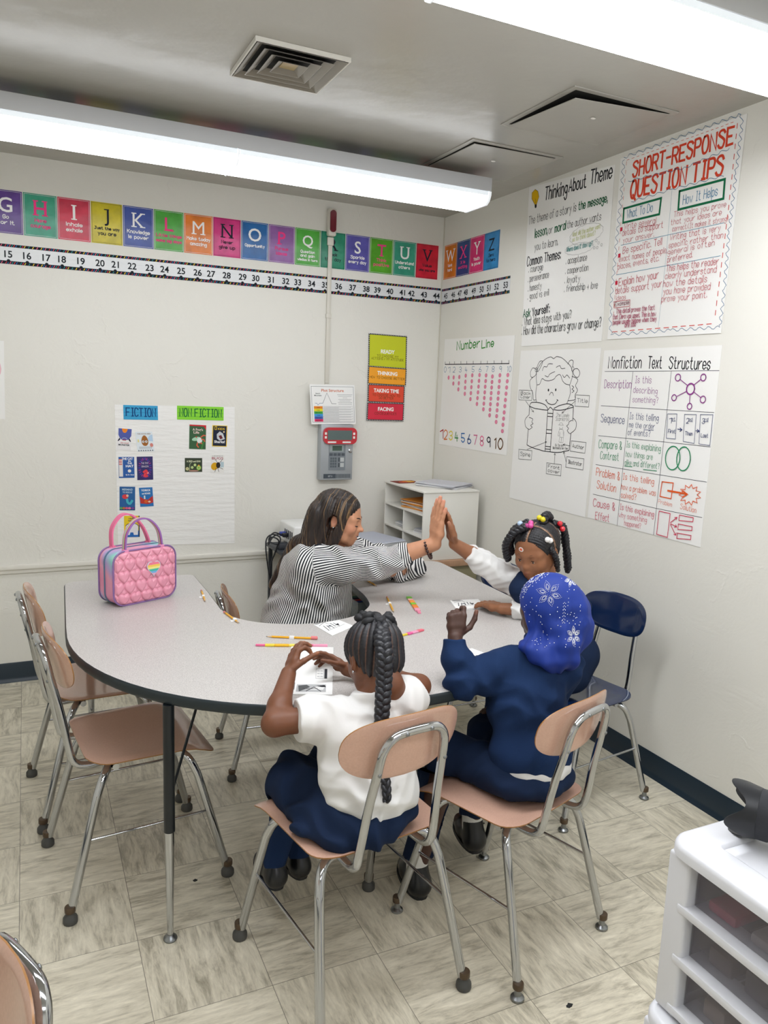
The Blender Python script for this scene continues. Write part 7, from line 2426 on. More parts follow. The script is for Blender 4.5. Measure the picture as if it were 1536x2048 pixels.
def make_unit(label, contents):
    t = thing('drawer_unit', label, 'drawers', (0, 0, 0), 0, 'stacked white drawer units')
    f = MB()
    # frame open towards -x (front)
    f.box((0, -UW / 2, 0), (UD, -UW / 2 + 0.010, UH - 0.018), bev=0.003)
    f.box((0, UW / 2 - 0.010, 0), (UD, UW / 2, UH - 0.018), bev=0.003)
    f.box((UD - 0.008, -UW / 2 + 0.0101, 0), (UD, UW / 2 - 0.0101, UH - 0.018), bev=0.002)
    f.build('frame', DW, t)
    for sy in (-1, 1):
        MB().box((-0.012, sy * (UW / 2 - 0.017) - 0.018, 0.0), (0.012, sy * (UW / 2 - 0.017) + 0.018, UH - 0.0182), bev=0.005, seg=3).build('front_post', DW, t)
    top = MB()
    rings = []
    cx_ = UD / 2 - 0.007
    for ins, z in ((0.0, UH - 0.018), (0.0, UH - 0.008), (0.002, UH - 0.003), (0.007, UH), (0.046, UH), (0.049, UH - 0.001), (0.051, UH - 0.005)):
        rings.append([(x, y, z) for x, y in rrect(UD + 0.022 - 2 * ins, UW + 0.012 - 2 * ins, max(0.034 - ins * 0.6, 0.006), 6, cx_, 0)])
    nr = len(rings[0])
    vs = [v for r in rings for v in r]
    fs = [(i * nr + k, i * nr + (k + 1) % nr, (i + 1) * nr + (k + 1) % nr, (i + 1) * nr + k) for i in range(len(rings) - 1) for k in range(nr)]
    fs += [tuple(range(nr))[::-1], tuple((len(rings) - 1) * nr + k for k in range(nr))]
    top.add(vs, fs)
    top.build('top_panel', DW, t, sharp=50)
    dh = 0.068
    for k in range(3):
        z = 0.008 + k * 0.0735
        d = MB()
        w2 = UW / 2 - 0.034
        d.box((0.004, -w2, z + 0.010), (0.0055, w2, z + dh - 0.006))
        d.box((0.0057, -w2, z + 0.010), (UD - 0.02, -w2 + 0.0015, z + dh - 0.008))
        d.box((0.0057, w2 - 0.0015, z + 0.010), (UD - 0.02, w2, z + dh - 0.008))
        dr = d.build('drawer', DCL, t)
        MB().box((-0.014, -w2 - 0.012, z - 0.003), (0.030, w2 + 0.012, z + 0.0095), bev=0.003).build('divider_bar', DW, dr)
        c = contents[k % len(contents)]
        rnd = random.Random(k + 5)
        for j in range(5):
            a0 = -w2 + 0.012 + j * 0.052
            MB().box((0.008 + rnd.uniform(0, .012), a0, z + 0.0102), (0.19, a0 + rnd.uniform(.03, .046), z + 0.022 + rnd.uniform(0, .026)), bev=0.004).build('content', mat('content_' + c[j % len(c)].lstrip('#'), c[j % len(c)], 0.5), dr)
    return t


UX, UY = -1.590, -3.735
u0 = make_unit('white three-drawer unit on top of the stack, under the black camera', [['#a89a90', '#7a3038', '#6a625c', '#8a7a6a'], ['#6a5e58', '#b09a88', '#7a4a4a', '#5c5a5e'], ['#c43a54', '#8c8a90', '#d85a70', '#b8b0b4']])
u0.location = (UX, UY, 0.7525)
for k, lab in enumerate(('white three-drawer unit directly below the top one in the stack', 'white three-drawer unit second from the floor, below the photo edge', 'white three-drawer unit standing on the floor, below the photo edge')):
    o = dup(u0, (UX - 0.012 - 0.0 * k, UY + 0.004, 0.5025 - 0.2505 * k), 0, lab)

# black camera lying on the top unit
cm = thing('photo_camera', 'black camera with a petal lens hood on the white drawer unit', 'camera', (-1.448, -3.705, 0.9955), math.radians(120), scale=0.86)
CB = mat('camera_black', '#15171c', 0.42)
CR_ = mat('camera_rubber', '#1d1f25', 0.65, bump=0.4, bscale=260, bdist=0.001)
MX = Matrix.Translation((0, 0, 0.048)) @ Matrix.Rotation(PI / 2, 4, 'Y')
MB().lathe([(0.030, 0.0), (0.033, 0.004), (0.034, 0.03), (0.0335, 0.055), (0.035, 0.058), (0.036, 0.085), (0.0365, 0.098)], 32, M=MX).build('lens_barrel', CB, cm)
MB().lathe([(0.0372, 0.0982), (0.0372, 0.104)], 32, M=MX).build('silver_ring', mat('ring_silver', '#b8b49a', 0.3, metal=0.8), cm)
MB().lathe([(0.0366, 0.1042), (0.038, 0.108), (0.038, 0.124)], 32, M=MX).build('focus_ring', CR_, cm)
hd = MB()
NN = 64
vs, fs = [], []
for ring in range(4):
    for k in range(NN):
        a = 2 * PI * k / NN
        petal = 0.016 + 0.026 * (0.5 + 0.5 * math.cos(4 * a + 0.6)) ** 1.2
        L2 = 0.124 + (petal if ring in (1, 2) else 0.0)
        f_ = (L2 - 0.124) / 0.06
        r = 0.0385 + 0.010 * f_ - (0.0022 if ring in (2, 3) else 0)
        vs.append((r * math.cos(a), r * math.sin(a), L2))
for ring in range(4):
    r2 = (ring + 1) % 4
    for k in range(NN):
        k2 = (k + 1) % NN
        fs.append((ring * NN + k, ring * NN + k2, r2 * NN + k2, r2 * NN + k))
hd.add(vs, fs, M=MX)
hd.build('lens_hood', CB, cm, sharp=40)
MB().lathe([(0.0, 0.118), (0.030, 0.118), (0.031, 0.1235)], 32, M=MX).build('front_glass', mat('lens_glass', '#0a0c14', 0.05, coat=1.0), cm)
MB().box((-0.055, -0.065, 0.0), (-0.0005, 0.065, 0.090), bev=0.010, seg=3).box((-0.045, -0.028, 0.088), (-0.006, 0.028, 0.116), bev=0.010, seg=3).build('camera_body', CR_, cm)

# scraps on the floor
SCR = mat('scrap_black', '#1a1c1c', 0.7)
for k, (x, y, w, h_, lab) in enumerate(((-0.868, -2.05, .020, .013, 'small black scrap on the floor under the empty navy chair seat'), (-1.905, -1.985, .012, .012, 'small round black button on the floor under the left beige chair'), (-1.118, -2.865, .018, .013, 'crumpled dark scrap on the floor near the bottom of the photo'))):
    m = MB()
    m.prism([(w / 2 * math.cos(2 * PI * i / 9) * (1 + .3 * math.sin(5 * i + k)), h_ / 2 * math.sin(2 * PI * i / 9) * (1 + .3 * math.cos(3 * i))) for i in range(9)], 0.0004, 0.002)
    tag(m.build('floor_scrap', SCR, loc=(x, y, 0)), lab, 'scrap')
# ================================================================== people: smooth-blended implicit surfaces
V3 = lambda *a: np.array(a, float)


def unit(v):
    v = np.array(v, float)
    return v / np.linalg.norm(v)


class SDF:
    def __init__(s):
        s.p = []
        s.tints = []

    def rc(s, a, b, r1, r2=None, k=0.012, sub=False):
        s.p.append(('rc', np.array(a, float), np.array(b, float), r1, r1 if r2 is None else r2, k, sub))
        return s

    def chain(s, pts, rs, k=0.012, smooth=0):
        if smooth:
            P = [np.concatenate([np.array(p, float), [r]]) for p, r in zip(pts, rs)]
            P = catmull(P, smooth)
            pts, rs = [p[:3] for p in P], [max(p[3], 0.0005) for p in P]
        for i in range(len(pts) - 1):
            s.rc(pts[i], pts[i + 1], rs[i], rs[i + 1], k)
        return s

    def sp(s, c, r, k=0.012, sub=False):
        return s.rc(c, V3(*c) + V3(0, 0, 1e-5), r, r, k, sub)

    def el(s, c, r, R=None, k=0.012, sub=False):
        s.p.append(('el', np.array(c, float), np.array(r, float), np.eye(3) if R is None else np.array(R, float), None, k, sub))
        return s

    def cut(s, pt, nrm, rad=None):
        """remove everything on the side the normal points to (within rad of pt if given)"""
        s.p.append(('cut', np.array(pt, float), unit(nrm), rad, None, 0.003, True))
        return s

    def disp(s, fn):
        s.p.append(('disp', fn, None, None, None, 0, False))
        return s

    def mesh(s, h):
        lo, hi = [], []
        for q in s.p:
            if q[6]:
                continue
            if q[0] == 'rc':
                r = max(q[3], q[4])
                lo.append(np.minimum(q[1], q[2]) - r)
                hi.append(np.maximum(q[1], q[2]) + r)
            elif q[0] == 'el':
                e = np.sqrt(((q[3] * q[2]) ** 2).sum(1))
                lo.append(q[1] - e)
                hi.append(q[1] + e)
        lo = np.min(lo, 0) - 0.02
        hi = np.max(hi, 0) + 0.02
        n = np.ceil((hi - lo) / h).astype(int) + 1
        ax = [lo[i] + h * np.arange(n[i]) for i in range(3)]
        g = np.full(n, 1.0, np.float32)
        for q in s.p:
            kind, k = q[0], q[5]
            if kind == 'disp':
                w = np.argwhere(np.abs(g) < 0.03)
                P = lo + h * w
                g[tuple(w.T)] += q[1](P).astype(np.float32)
                continue
            if kind == 'rc':
                r = max(q[3], q[4])
                a, b = np.minimum(q[1], q[2]) - r, np.maximum(q[1], q[2]) + r
            elif kind == 'el':
                e = np.sqrt(((q[3] * q[2]) ** 2).sum(1))
                a, b = q[1] - e, q[1] + e
            elif kind == 'cut':
                if q[3] is None:
                    a, b = lo, hi
                else:
                    a, b = q[1] - q[3], q[1] + q[3]
            m = k + 3 * h
            i0 = np.clip(np.floor((a - m - lo) / h).astype(int), 0, n)
            i1 = np.clip(np.ceil((b + m - lo) / h).astype(int) + 1, 0, n)
            if (i1 <= i0).any():
                continue
            X, Y, Z = np.meshgrid(ax[0][i0[0]:i1[0]].astype(np.float32), ax[1][i0[1]:i1[1]].astype(np.float32), ax[2][i0[2]:i1[2]].astype(np.float32), indexing='ij')
            if kind == 'rc':
                A, B_ = q[1], q[2]
                d = B_ - A
                L2 = max(float(d @ d), 1e-12)
                t = np.clip(((X - A[0]) * d[0] + (Y - A[1]) * d[1] + (Z - A[2]) * d[2]) / L2, 0, 1)
                D = np.sqrt((X - A[0] - t * d[0]) ** 2 + (Y - A[1] - t * d[1]) ** 2 + (Z - A[2] - t * d[2]) ** 2) - (q[3] + (q[4] - q[3]) * t)
            elif kind == 'el':
                R, r = q[3], q[2]
                dx, dy, dz = X - q[1][0], Y - q[1][1], Z - q[1][2]
                u = [R[0, j] * dx + R[1, j] * dy + R[2, j] * dz for j in range(3)]
                k0 = np.sqrt(sum((u[j] / r[j]) ** 2 for j in range(3)))
                k1 = np.sqrt(sum((u[j] / r[j] ** 2) ** 2 for j in range(3))) + 1e-9
                D = k0 * (k0 - 1) / k1
                D = np.where(k0 < 1e-3, -min(r), D)
            else:
                nn = q[2]
                D = -((X - q[1][0]) * nn[0] + (Y - q[1][1]) * nn[1] + (Z - q[1][2]) * nn[2])
                if q[3] is not None:
                    ball = np.sqrt((X - q[1][0]) ** 2 + (Y - q[1][1]) ** 2 + (Z - q[1][2]) ** 2) - q[3]
                    D = np.maximum(D, ball)
            sl = tuple(slice(i0[j], i1[j]) for j in range(3))
            G = g[sl]
            if q[6]:
                D = -D
                hh = np.clip(0.5 - 0.5 * (D - G) / k, 0, 1)
                g[sl] = D + (G - D) * hh + k * hh * (1 - hh)
            else:
                hh = np.clip(0.5 + 0.5 * (G - D) / k, 0, 1)
                g[sl] = G + (D - G) * hh - k * hh * (1 - hh)
        return surface_nets(g, lo, h)


def surface_nets(g, lo, h):
    sgn = g < 0
    nx, ny, nz = g.shape
    c = np.zeros((nx - 1, ny - 1, nz - 1), np.uint8)
    for dx in (0, 1):
        for dy in (0, 1):
            for dz in (0, 1):
                c += sgn[dx:nx - 1 + dx, dy:ny - 1 + dy, dz:nz - 1 + dz]
    idx = np.argwhere((c > 0) & (c < 8))
    del c
    ids = np.full((nx - 1, ny - 1, nz - 1), -1, np.int32)
    ids[tuple(idx.T)] = np.arange(len(idx))
    corner = np.array([(a, b, d) for a in (0, 1) for b in (0, 1) for d in (0, 1)])
    val = [g[tuple((idx + o).T)] for o in corner]
    pos = np.zeros((len(idx), 3))
    cnt = np.zeros(len(idx))
    for i in range(8):
        for j in range(i + 1, 8):
            if abs(corner[i] - corner[j]).sum() != 1:
                continue
            a, b = val[i], val[j]
            cr = (a < 0) != (b < 0)
            t = np.where(cr, a / np.where(cr, a - b, 1), 0)[:, None]
            pos += np.where(cr[:, None], corner[i] + (corner[j] - corner[i]) * t, 0)
            cnt += cr
    V = lo + h * (idx + pos / cnt[:, None])
    F = []
    for axn in range(3):
        o1, o2 = [(1, 2), (2, 0), (0, 1)][axn]
        sl0 = [slice(None)] * 3
        sl1 = [slice(None)] * 3
        sl0[axn], sl1[axn] = slice(0, -1), slice(1, None)
        ch = sgn[tuple(sl0)] != sgn[tuple(sl1)]
        e = np.argwhere(ch)
        e = e[(e[:, o1] > 0) & (e[:, o2] > 0) & (e[:, o1] < g.shape[o1] - 1) & (e[:, o2] < g.shape[o2] - 1)]
        if not len(e):
            continue
        ins = sgn[tuple(e.T)]
        d1 = np.zeros(3, int)
        d2 = np.zeros(3, int)
        d1[o1], d2[o2] = 1, 1
        qd = np.stack([ids[tuple((e - d1 - d2).T)], ids[tuple((e - d2).T)], ids[tuple(e.T)], ids[tuple((e - d1).T)]], 1)
        qd[~ins] = qd[~ins][:, ::-1]
        F.append(qd)
    return V, np.concatenate(F)


def raw_mesh(name, V, F, m, parent, cols=None, attr=None):
    me = bpy.data.meshes.new(name)
    me.vertices.add(len(V))
    me.vertices.foreach_set('co', np.ascontiguousarray(V, np.float32).ravel())
    nf = len(F)
    me.loops.add(nf * 4)
    me.polygons.add(nf)
    me.loops.foreach_set('vertex_index', np.ascontiguousarray(F, np.int32).ravel())
    me.polygons.foreach_set('loop_start', np.arange(0, nf * 4, 4, dtype=np.int32))
    me.polygons.foreach_set('use_smooth', np.ones(nf, bool))
    me.update(calc_edges=True)
    me.validate()
    if cols is not None:
        a = me.color_attributes.new('Col', 'FLOAT_COLOR', 'POINT')
        a.data.foreach_set('color', np.concatenate([cols, np.ones((len(V), 1))], 1).astype(np.float32).ravel())
    if attr is not None:
        a = me.attributes.new('stripe', 'FLOAT', 'POINT')
        a.data.foreach_set('value', np.asarray(attr, np.float32))
    me.materials.append(m)
    o = bpy.data.objects.new(name, me)
    COL.objects.link(o)
    if parent is not None:
        o.parent = parent
        if parent.type == 'EMPTY':
            o.matrix_parent_inverse = Matrix.Translation(-parent.location)
    return o


def tint(V, base, blobs):
    """skin colour with soft-edged patches (lips, palms): (centre, radius, colour, strength)"""
    C_ = np.tile(np.array(srgb(base)[:3]), (len(V), 1))
    for c, r, col, st in blobs:
        d = np.linalg.norm(V - np.array(c), axis=1) / r
        w = (np.clip(1.6 - 1.6 * d, 0, 1) * st)[:, None]
        w = np.clip(w, 0, st)
        C_ = C_ * (1 - w) + np.array(srgb(col)[:3]) * w
    return C_


def skin(name, rough=0.48):
    return mat(name, '#808080', rough, attr='Col', var=0.05, vscale=60, bump=0.12, bscale=420, bdist=0.0006, spec=0.4)


class Head:
    """local axes: x right, y forward, z up, unit = head height (chin to crown)"""

    def __init__(s, c, fwd, up, H):
        s.c = np.array(c, float)
        f = unit(fwd)
        r = unit(np.cross(f, up))
        u = np.cross(r, f)
        s.R = np.stack([r, f, u], 1)
        s.H = H

    def P(s, x, y, z):
        return s.c + s.R @ (np.array([x, y, z]) * s.H)

    def build(s, S, kid=False, smile=False, kb=0.02):
        H, P, R = s.H, s.P, s.R
        S.el(P(0, -.07, .13), np.array([.345 if not kid else .375, .43, .365]) * H, R, 0.01)
        S.el(P(0, .09, -.11), np.array([.275 if not kid else .30, .29, .33]) * H, R, kb)
        S.chain([P(-.235, .0, -.18), P(-.16, .16, -.335), P(0, .235, -.40), P(.16, .16, -.335), P(.235, .0, -.18)],
                np.array([.10, .085, .085, .085, .10]) * H, kb)
        S.sp(P(0, .300, -.410), .058 * H, kb)
        for sx in (-1, 1):
            S.sp(P(.155 * sx, .235, -.125), (.115 if not kid else .125) * H, kb)
            S.rc(P(.20 * sx, .27, .065), P(.05 * sx, .335, .055), .045 * H, .04 * H, kb)
            S.sp(P(.135 * sx, .405, -.005), .075 * H, .03 * H, True)
            S.el(P(.135 * sx, .300, -.012), np.array([.085, .055, .058]) * H, R, .006)
        # nose
        if kid:
            S.rc(P(0, .335, .0), P(0, .385, -.12), .028 * H, .045 * H, .016)
            S.sp(P(0, .395, -.135), .048 * H, .01)
            for sx in (-1, 1):
                S.sp(P(.058 * sx, .355, -.145), .040 * H, .01)
        else:
            S.rc(P(0, .335, .045), P(0, .448, -.110), .026 * H, .030 * H, .012)
            S.sp(P(0, .464, -.130), .032 * H, .008)
            for sx in (-1, 1):
                S.sp(P(.048 * sx, .395, -.142), .033 * H, .01)
        # mouth
        S.sp(P(0, .315, -.265), .10 * H, .02)
        w = .115 if smile else .085
        zc = -.232 if smile else -.255
        lip = .021 if not kid else .027
        S.chain([P(-w, .300, zc), P(-.035, .385, -.236), P(0, .395, -.243), P(.035, .385, -.236), P(w, .300, zc)], np.array([.010, lip, lip * .9, lip, .010]) * H, .006)
        zl = -.312 if smile else -.288
        S.chain([P(-w * .92, .300, zc - .006), P(0, .378, zl), P(w * .92, .300, zc - .006)], np.array([.010, lip * 1.2, .010]) * H, .006)
        if smile:
            S.rc(P(-.055, .40, -.274), P(.055, .40, -.274), .016 * H, .016 * H, .004, True)
        # ears
        for sx in (-1, 1):
            ex = .355 if not kid else .366
            S.el(P(ex * sx, -.045, -.035), np.array([.030, .070, .115]) * H, R, .008)
            S.sp(P((ex - .01) * sx, -.040, -.135), .036 * H, .008)
            S.el(P((ex + .022) * sx, -.030, -.02), np.array([.020, .040, .070]) * H, R, .006, True)
        return s

    def blobs(s, lip, cheek=None):
        b = [(s.P(0, .40, -.24), .055 * s.H, lip, .6), (s.P(-.05, .38, -.24), .045 * s.H, lip, .55), (s.P(.05, .38, -.24), .045 * s.H, lip, .55),
             (s.P(0, .385, -.295), .055 * s.H, lip, .6), (s.P(-.05, .36, -.28), .045 * s.H, lip, .5), (s.P(.05, .36, -.28), .045 * s.H, lip, .5)]
        if cheek:
            for sx in (-1, 1):
                b.append((s.P(.2 * sx, .26, -.12), .14 * s.H, cheek, .45))
                b.append((s.P(.35 * sx, -.03, -.05), .12 * s.H, cheek, .5))
            b.append((s.P(0, .45, -.13), .07 * s.H, cheek, .4))
        return b


def hand(S, w, d, n, t, L, curls, thumb, spread=(.10, .03, -.04, -.13), r=1.0, k=0.004):
    """five-fingered hand. w wrist, d towards the fingers, n out of the palm, t towards the thumb side"""
    w = np.array(w, float)
    d = unit(d)
    n = np.array(n, float)
    n = unit(n - d * (n @ d))
    t0 = np.cross(d, n)
    t = t0 if t0 @ np.array(t) > 0 else -t0
    offs = np.array([.155, .055, -.045, -.14]) * L
    kn = np.array([.50, .52, .495, .455]) * L
    FL = np.array([.40, .45, .42, .33]) * L
    pr = .088 * L * r
    tips = []
    for i in range(4):
        K = w + d * kn[i] + t * offs[i]
        S.chain([w + t * offs[i] * .45 + d * .02 * L, w + d * kn[i] * .55 + t * offs[i] * .85 + n * .012 * L, K], [pr * .95, pr, pr * .82], .045 * L)
    S.sp(w + d * .22 * L + t * .12 * L + n * .04 * L, .085 * L * r, .05 * L)
    S.sp(w + d * .22 * L - t * .12 * L + n * .035 * L, .070 * L * r, .05 * L)
    for i in range(4):
        p = w + d * kn[i] + t * offs[i]
        fd = unit(d + t * spread[i])
        a = 0.0
        rad = np.array([.058, .053, .049, .042])[[0, 1, 2, 3]] * L * r * (.86 if i == 3 else 1.0)
        for j, fr in enumerate((.46, .30, .24)):
            a += curls[i][j]
            dr = fd * math.cos(a) + n * math.sin(a)
            q = p + dr * FL[i] * fr
            S.rc(p, q, rad[j], rad[j + 1], k)
            p = q
        tips.append(p)
    p = w + d * .10 * L + t * .13 * L + n * .02 * L
    rads = [.075, .062, .056, .046]
    for j, (v, ln) in enumerate(zip(thumb, (.27, .22, .18))):
        q = p + (d * v[0] + t * v[1] + n * v[2]) / np.linalg.norm(v) * ln * L
        S.rc(p, q, rads[j] * L * r, rads[j + 1] * L * r, .012 * L * 3 if j == 0 else k)
        p = q
    tips.append(p)
    return tips


def folds(amp, comps, seed=0):
    """cloth folds: sum of warped plane waves"""
    rnd = np.random.RandomState(seed)
    ph = rnd.rand(len(comps)) * 6.28

    def f(P):
        o = np.zeros(len(P))
        wv = 0.5 * np.sin(P @ np.array([17., 11., 23.]) + 1.3 + seed) + 0.35 * np.sin(P @ np.array([-29., 31., 13.]) + seed)
        for (d, fr, a), p in zip(comps, ph):
            x = P @ unit(d) * fr + p + wv * 1.6
            o += a * (np.abs(np.sin(x)) ** 1.5 - 0.5)
        return o * amp
    return f


def person(name, label, base):
    return thing('person', label, 'person', base)


EYE_W = mat('eye_white', '#ece6df', 0.25)
EYE_D = mat('eye_dark', '#1a100c', 0.15)
LASH = mat('lash_dark', '#17110f', 0.6)
TEETH = mat('teeth', '#efe9df', 0.25)


def child_build(mb, name, m, parent, sharp=60):
    o = mb.build(name, m, parent, sharp=sharp)
    if parent.type == 'EMPTY':
        o.matrix_parent_inverse = Matrix.Translation(-parent.location)
    return o


def face_details(hd, parent, brow_m, gaze=(0, 0), brow_r=.014, kid=False, closed=False):
    """irises under lowered lids, lashes and eyebrows"""
    H = hd.H
    bo = .012 if closed else .004
    for sx in (-1, 1):
        e = MB()
        dn = -.022 if closed else 0
        c = hd.P(.135 * sx + gaze[0], .325 - (.03 if closed else 0), -.038 + gaze[1])
        e.sphere((0, 0, 0), 1.0, 14)
        M = Matrix.Translation(Vector(c)) @ Matrix([list(hd.R[i]) + [0] for i in range(3)] + [[0, 0, 0, 1]]) @ Matrix.Diagonal((.050 * H, .033 * H, .022 * H, 1))
        e.v = [tuple(M @ Vector(v)) for v in e.v]
        eo = child_build(e, 'eye', EYE_W, parent)
        i_ = MB()
        i_.sphere((0, 0, 0), 1.0, 12)
        c2 = hd.P(.135 * sx + gaze[0] * 2.2, .345 - (.04 if closed else 0), -.038 + gaze[1] * 1.5)
        M = Matrix.Translation(Vector(c2)) @ Matrix([list(hd.R[i]) + [0] for i in range(3)] + [[0, 0, 0, 1]]) @ Matrix.Diagonal((.023 * H, .016 * H, .022 * H, 1))
        i_.v = [tuple(M @ Vector(v)) for v in i_.v]
        child_build(i_, 'iris', EYE_D, eo)
        l = MB()
        l.tube([hd.P(.135 * sx + x * sx, y, z + dn) for x, y, z in ((-.062, .330, -.030), (-.03, .352, -.016 + dn), (.015, .352, -.014 + dn), (.055, .322, -.026), (.075, .300, -.036)) for y in ((y + .022 if closed else y),)],
               [.004 * H, .008 * H, .009 * H, .008 * H, .004 * H], n=6)
        child_build(l, 'eyelashes', LASH, parent)
        b = MB()
        b.tube(catmull([hd.P(.055 * sx, .368 + bo, .075), hd.P(.11 * sx, .354 + bo, .098), hd.P(.17 * sx, .320 + bo, .100), hd.P(.225 * sx, .266 + bo, .075)], 4),
               [brow_r * H * q for q in (.7, .9, 1, 1, 1, 1.05, 1.05, 1, 1, .9, .8, .6, .4)], n=8, flatten=.6)
        child_build(b, 'eyebrow', brow_m, parent)


# sight lines of the survey photo: pixel and horizontal distance in front of the viewer to a point in the room
_RM = np.array(cam.rotation_euler.to_matrix())
_C = np.array(cam.location)
_FH = np.array([-math.sin(cam.rotation_euler.z), math.cos(cam.rotation_euler.z), 0])
_RT = np.array([math.cos(cam.rotation_euler.z), math.sin(cam.rotation_euler.z), 0])
_UP = np.array([0, 0, 1.0])


def at(px, py, D):
    d = _RM @ np.array([px - 768, -(py - 1024), -1535.45])
    return _C + d * D / (d @ _FH)


def frame(r, u):
    """columns right, forward, up from a right vector and an up vector"""
    r = unit(r)
    f = unit(np.cross(u, r))
    return np.stack([r, f, np.cross(r, f)], 1)


def hair_mat(name, c0, c1, c2, rough=0.38):
    m = mat(name, c0, rough, spec=0.45)
    nt = m.node_tree
    b = nt.nodes['Principled BSDF']
    tc = nt.nodes.new('ShaderNodeTexCoord')
    at_ = nt.nodes.new('ShaderNodeAttribute')
    at_.attribute_name = 'stripe'
    sx = nt.nodes.new('ShaderNodeSeparateXYZ')
    nt.links.new(tc.outputs['Object'], sx.inputs[0])
    mp = nt.nodes.new('ShaderNodeCombineXYZ')
    for i_, (src, f_) in enumerate(((at_.outputs['Fac'], 42.0), (sx.outputs['Z'], 5.0))):
        q = nt.nodes.new('ShaderNodeMath')
        q.operation = 'MULTIPLY'
        q.inputs[1].default_value = f_
        nt.links.new(src, q.inputs[0])
        nt.links.new(q.outputs[0], mp.inputs[i_])
    n = nt.nodes.new('ShaderNodeTexNoise')
    n.inputs['Scale'].default_value = 1.0
    n.inputs['Detail'].default_value = 4
    nt.links.new(mp.outputs['Vector'], n.inputs['Vector'])
    r = nt.nodes.new('ShaderNodeValToRGB')
    e = r.color_ramp.elements
    e[0].position, e[0].color = 0.46, srgb(c0)
    e[1].position, e[1].color = 0.70, srgb(c2)
    k = e.new(0.57)
    k.color = srgb(c1)
    nt.links.new(n.outputs['Fac'], r.inputs['Fac'])
    nt.links.new(r.outputs['Color'], b.inputs['Base Color'])
    bp = nt.nodes.new('ShaderNodeBump')
    bp.inputs['Strength'].default_value = 0.6
    bp.inputs['Distance'].default_value = 0.004
    nt.links.new(n.outputs['Fac'], bp.inputs['Height'])
    nt.links.new(bp.outputs['Normal'], b.inputs['Normal'])
    return m


def stripe_mat(name, ca, cb, period, duty):
    m = mat(name, ca, 0.8, spec=0.2)
    nt = m.node_tree
    b = nt.nodes['Principled BSDF']
    a = nt.nodes.new('ShaderNodeAttribute')
    a.attribute_name = 'stripe'
    q = nt.nodes.new('ShaderNodeMath')
    q.operation = 'DIVIDE'
    q.inputs[1].default_value = period
    nt.links.new(a.outputs['Fac'], q.inputs[0])
    f = nt.nodes.new('ShaderNodeMath')
    f.operation = 'FRACT'
    nt.links.new(q.outputs[0], f.inputs[0])
    g = nt.nodes.new('ShaderNodeMath')
    g.operation = 'LESS_THAN'
    g.inputs[1].default_value = duty
    nt.links.new(f.outputs[0], g.inputs[0])
    mx = nt.nodes.new('ShaderNodeMix')
    mx.data_type = 'RGBA'
    mx.inputs['A'].default_value = srgb(ca)
    mx.inputs['B'].default_value = srgb(cb)
    nt.links.new(g.outputs[0], mx.inputs['Factor'])
    nt.links.new(mx.outputs['Result'], b.inputs['Base Color'])
    return m


def around(V, a, b, ref):
    """angle of points round the axis a-b, measured from ref"""
    ax = unit(np.array(b) - np.array(a))
    r = np.array(ref, float)
    r = unit(r - ax * (r @ ax))
    q = np.cross(ax, r)
    W_ = V - np.array(a)
    return np.arctan2(W_ @ q, W_ @ r)


def seg_dist(V, a, b):
    a, b = np.array(a), np.array(b)
    d = b - a
    t = np.clip(((V - a) @ d) / (d @ d), 0, 1)
    return np.linalg.norm(V - a - t[:, None] * d, axis=1), t


NAVY = mat('navy_knit', '#1b2f52', 0.9, bump=0.35, bscale=300, bdist=0.0012, spec=0.15)
NAVY2 = mat('navy_twill', '#182640', 0.85, bump=0.25, bscale=240, bdist=0.001, spec=0.15)
BLOUSE = mat('white_blouse', '#dedddb', 0.75, bump=0.15, bscale=260, bdist=0.0008, spec=0.2)
SHOE = mat('black_shoe', '#101216', 0.3)
SOLE = mat('shoe_sole', '#191a1d', 0.6)
SOCK = mat('white_sock', '#dcdbd8', 0.9)


def shoe(parent, heel, toe, ankle, w=0.034, name='shoe'):
    heel, toe, ankle = V3(*heel), V3(*toe), V3(*ankle)
    S = SDF()
    d = unit(toe - heel)
    S.chain([heel + V3(0, 0, w), heel + (toe - heel) * .5 + V3(0, 0, w * 1.05), toe - d * w * .8 + V3(0, 0, w * .8)], [w, w * 1.02, w * .88], 0.02)
    S.rc(heel + V3(0, 0, w * 1.1), ankle, w * .98, w * .95, 0.02)
    S.cut(heel + V3(0, 0, 0.004), (0, 0, -1))
    S.cut(ankle, ankle - heel - V3(0, 0, w), 0.08)
    V, F = S.mesh(0.004)
    o = raw_mesh(name, V, F, SHOE, parent)
    so = MB()
    side = np.cross(d, _UP)
    pts = []
    for k in range(24):
        a = 2 * PI * k / 24
        L_ = np.linalg.norm(toe - heel) / 2 + w * .62
        p = (heel + toe) / 2 + d * (L_ * math.cos(a) - .2 * w) + side * w * 1.04 * math.copysign(abs(math.sin(a)) ** .7, math.sin(a))
        pts.append((p[0], p[1]))
    so.prism(pts, heel[2] + 0.0002, heel[2] + 0.013)
    child_build(so, 'sole', SOLE, o, 40)
    return o


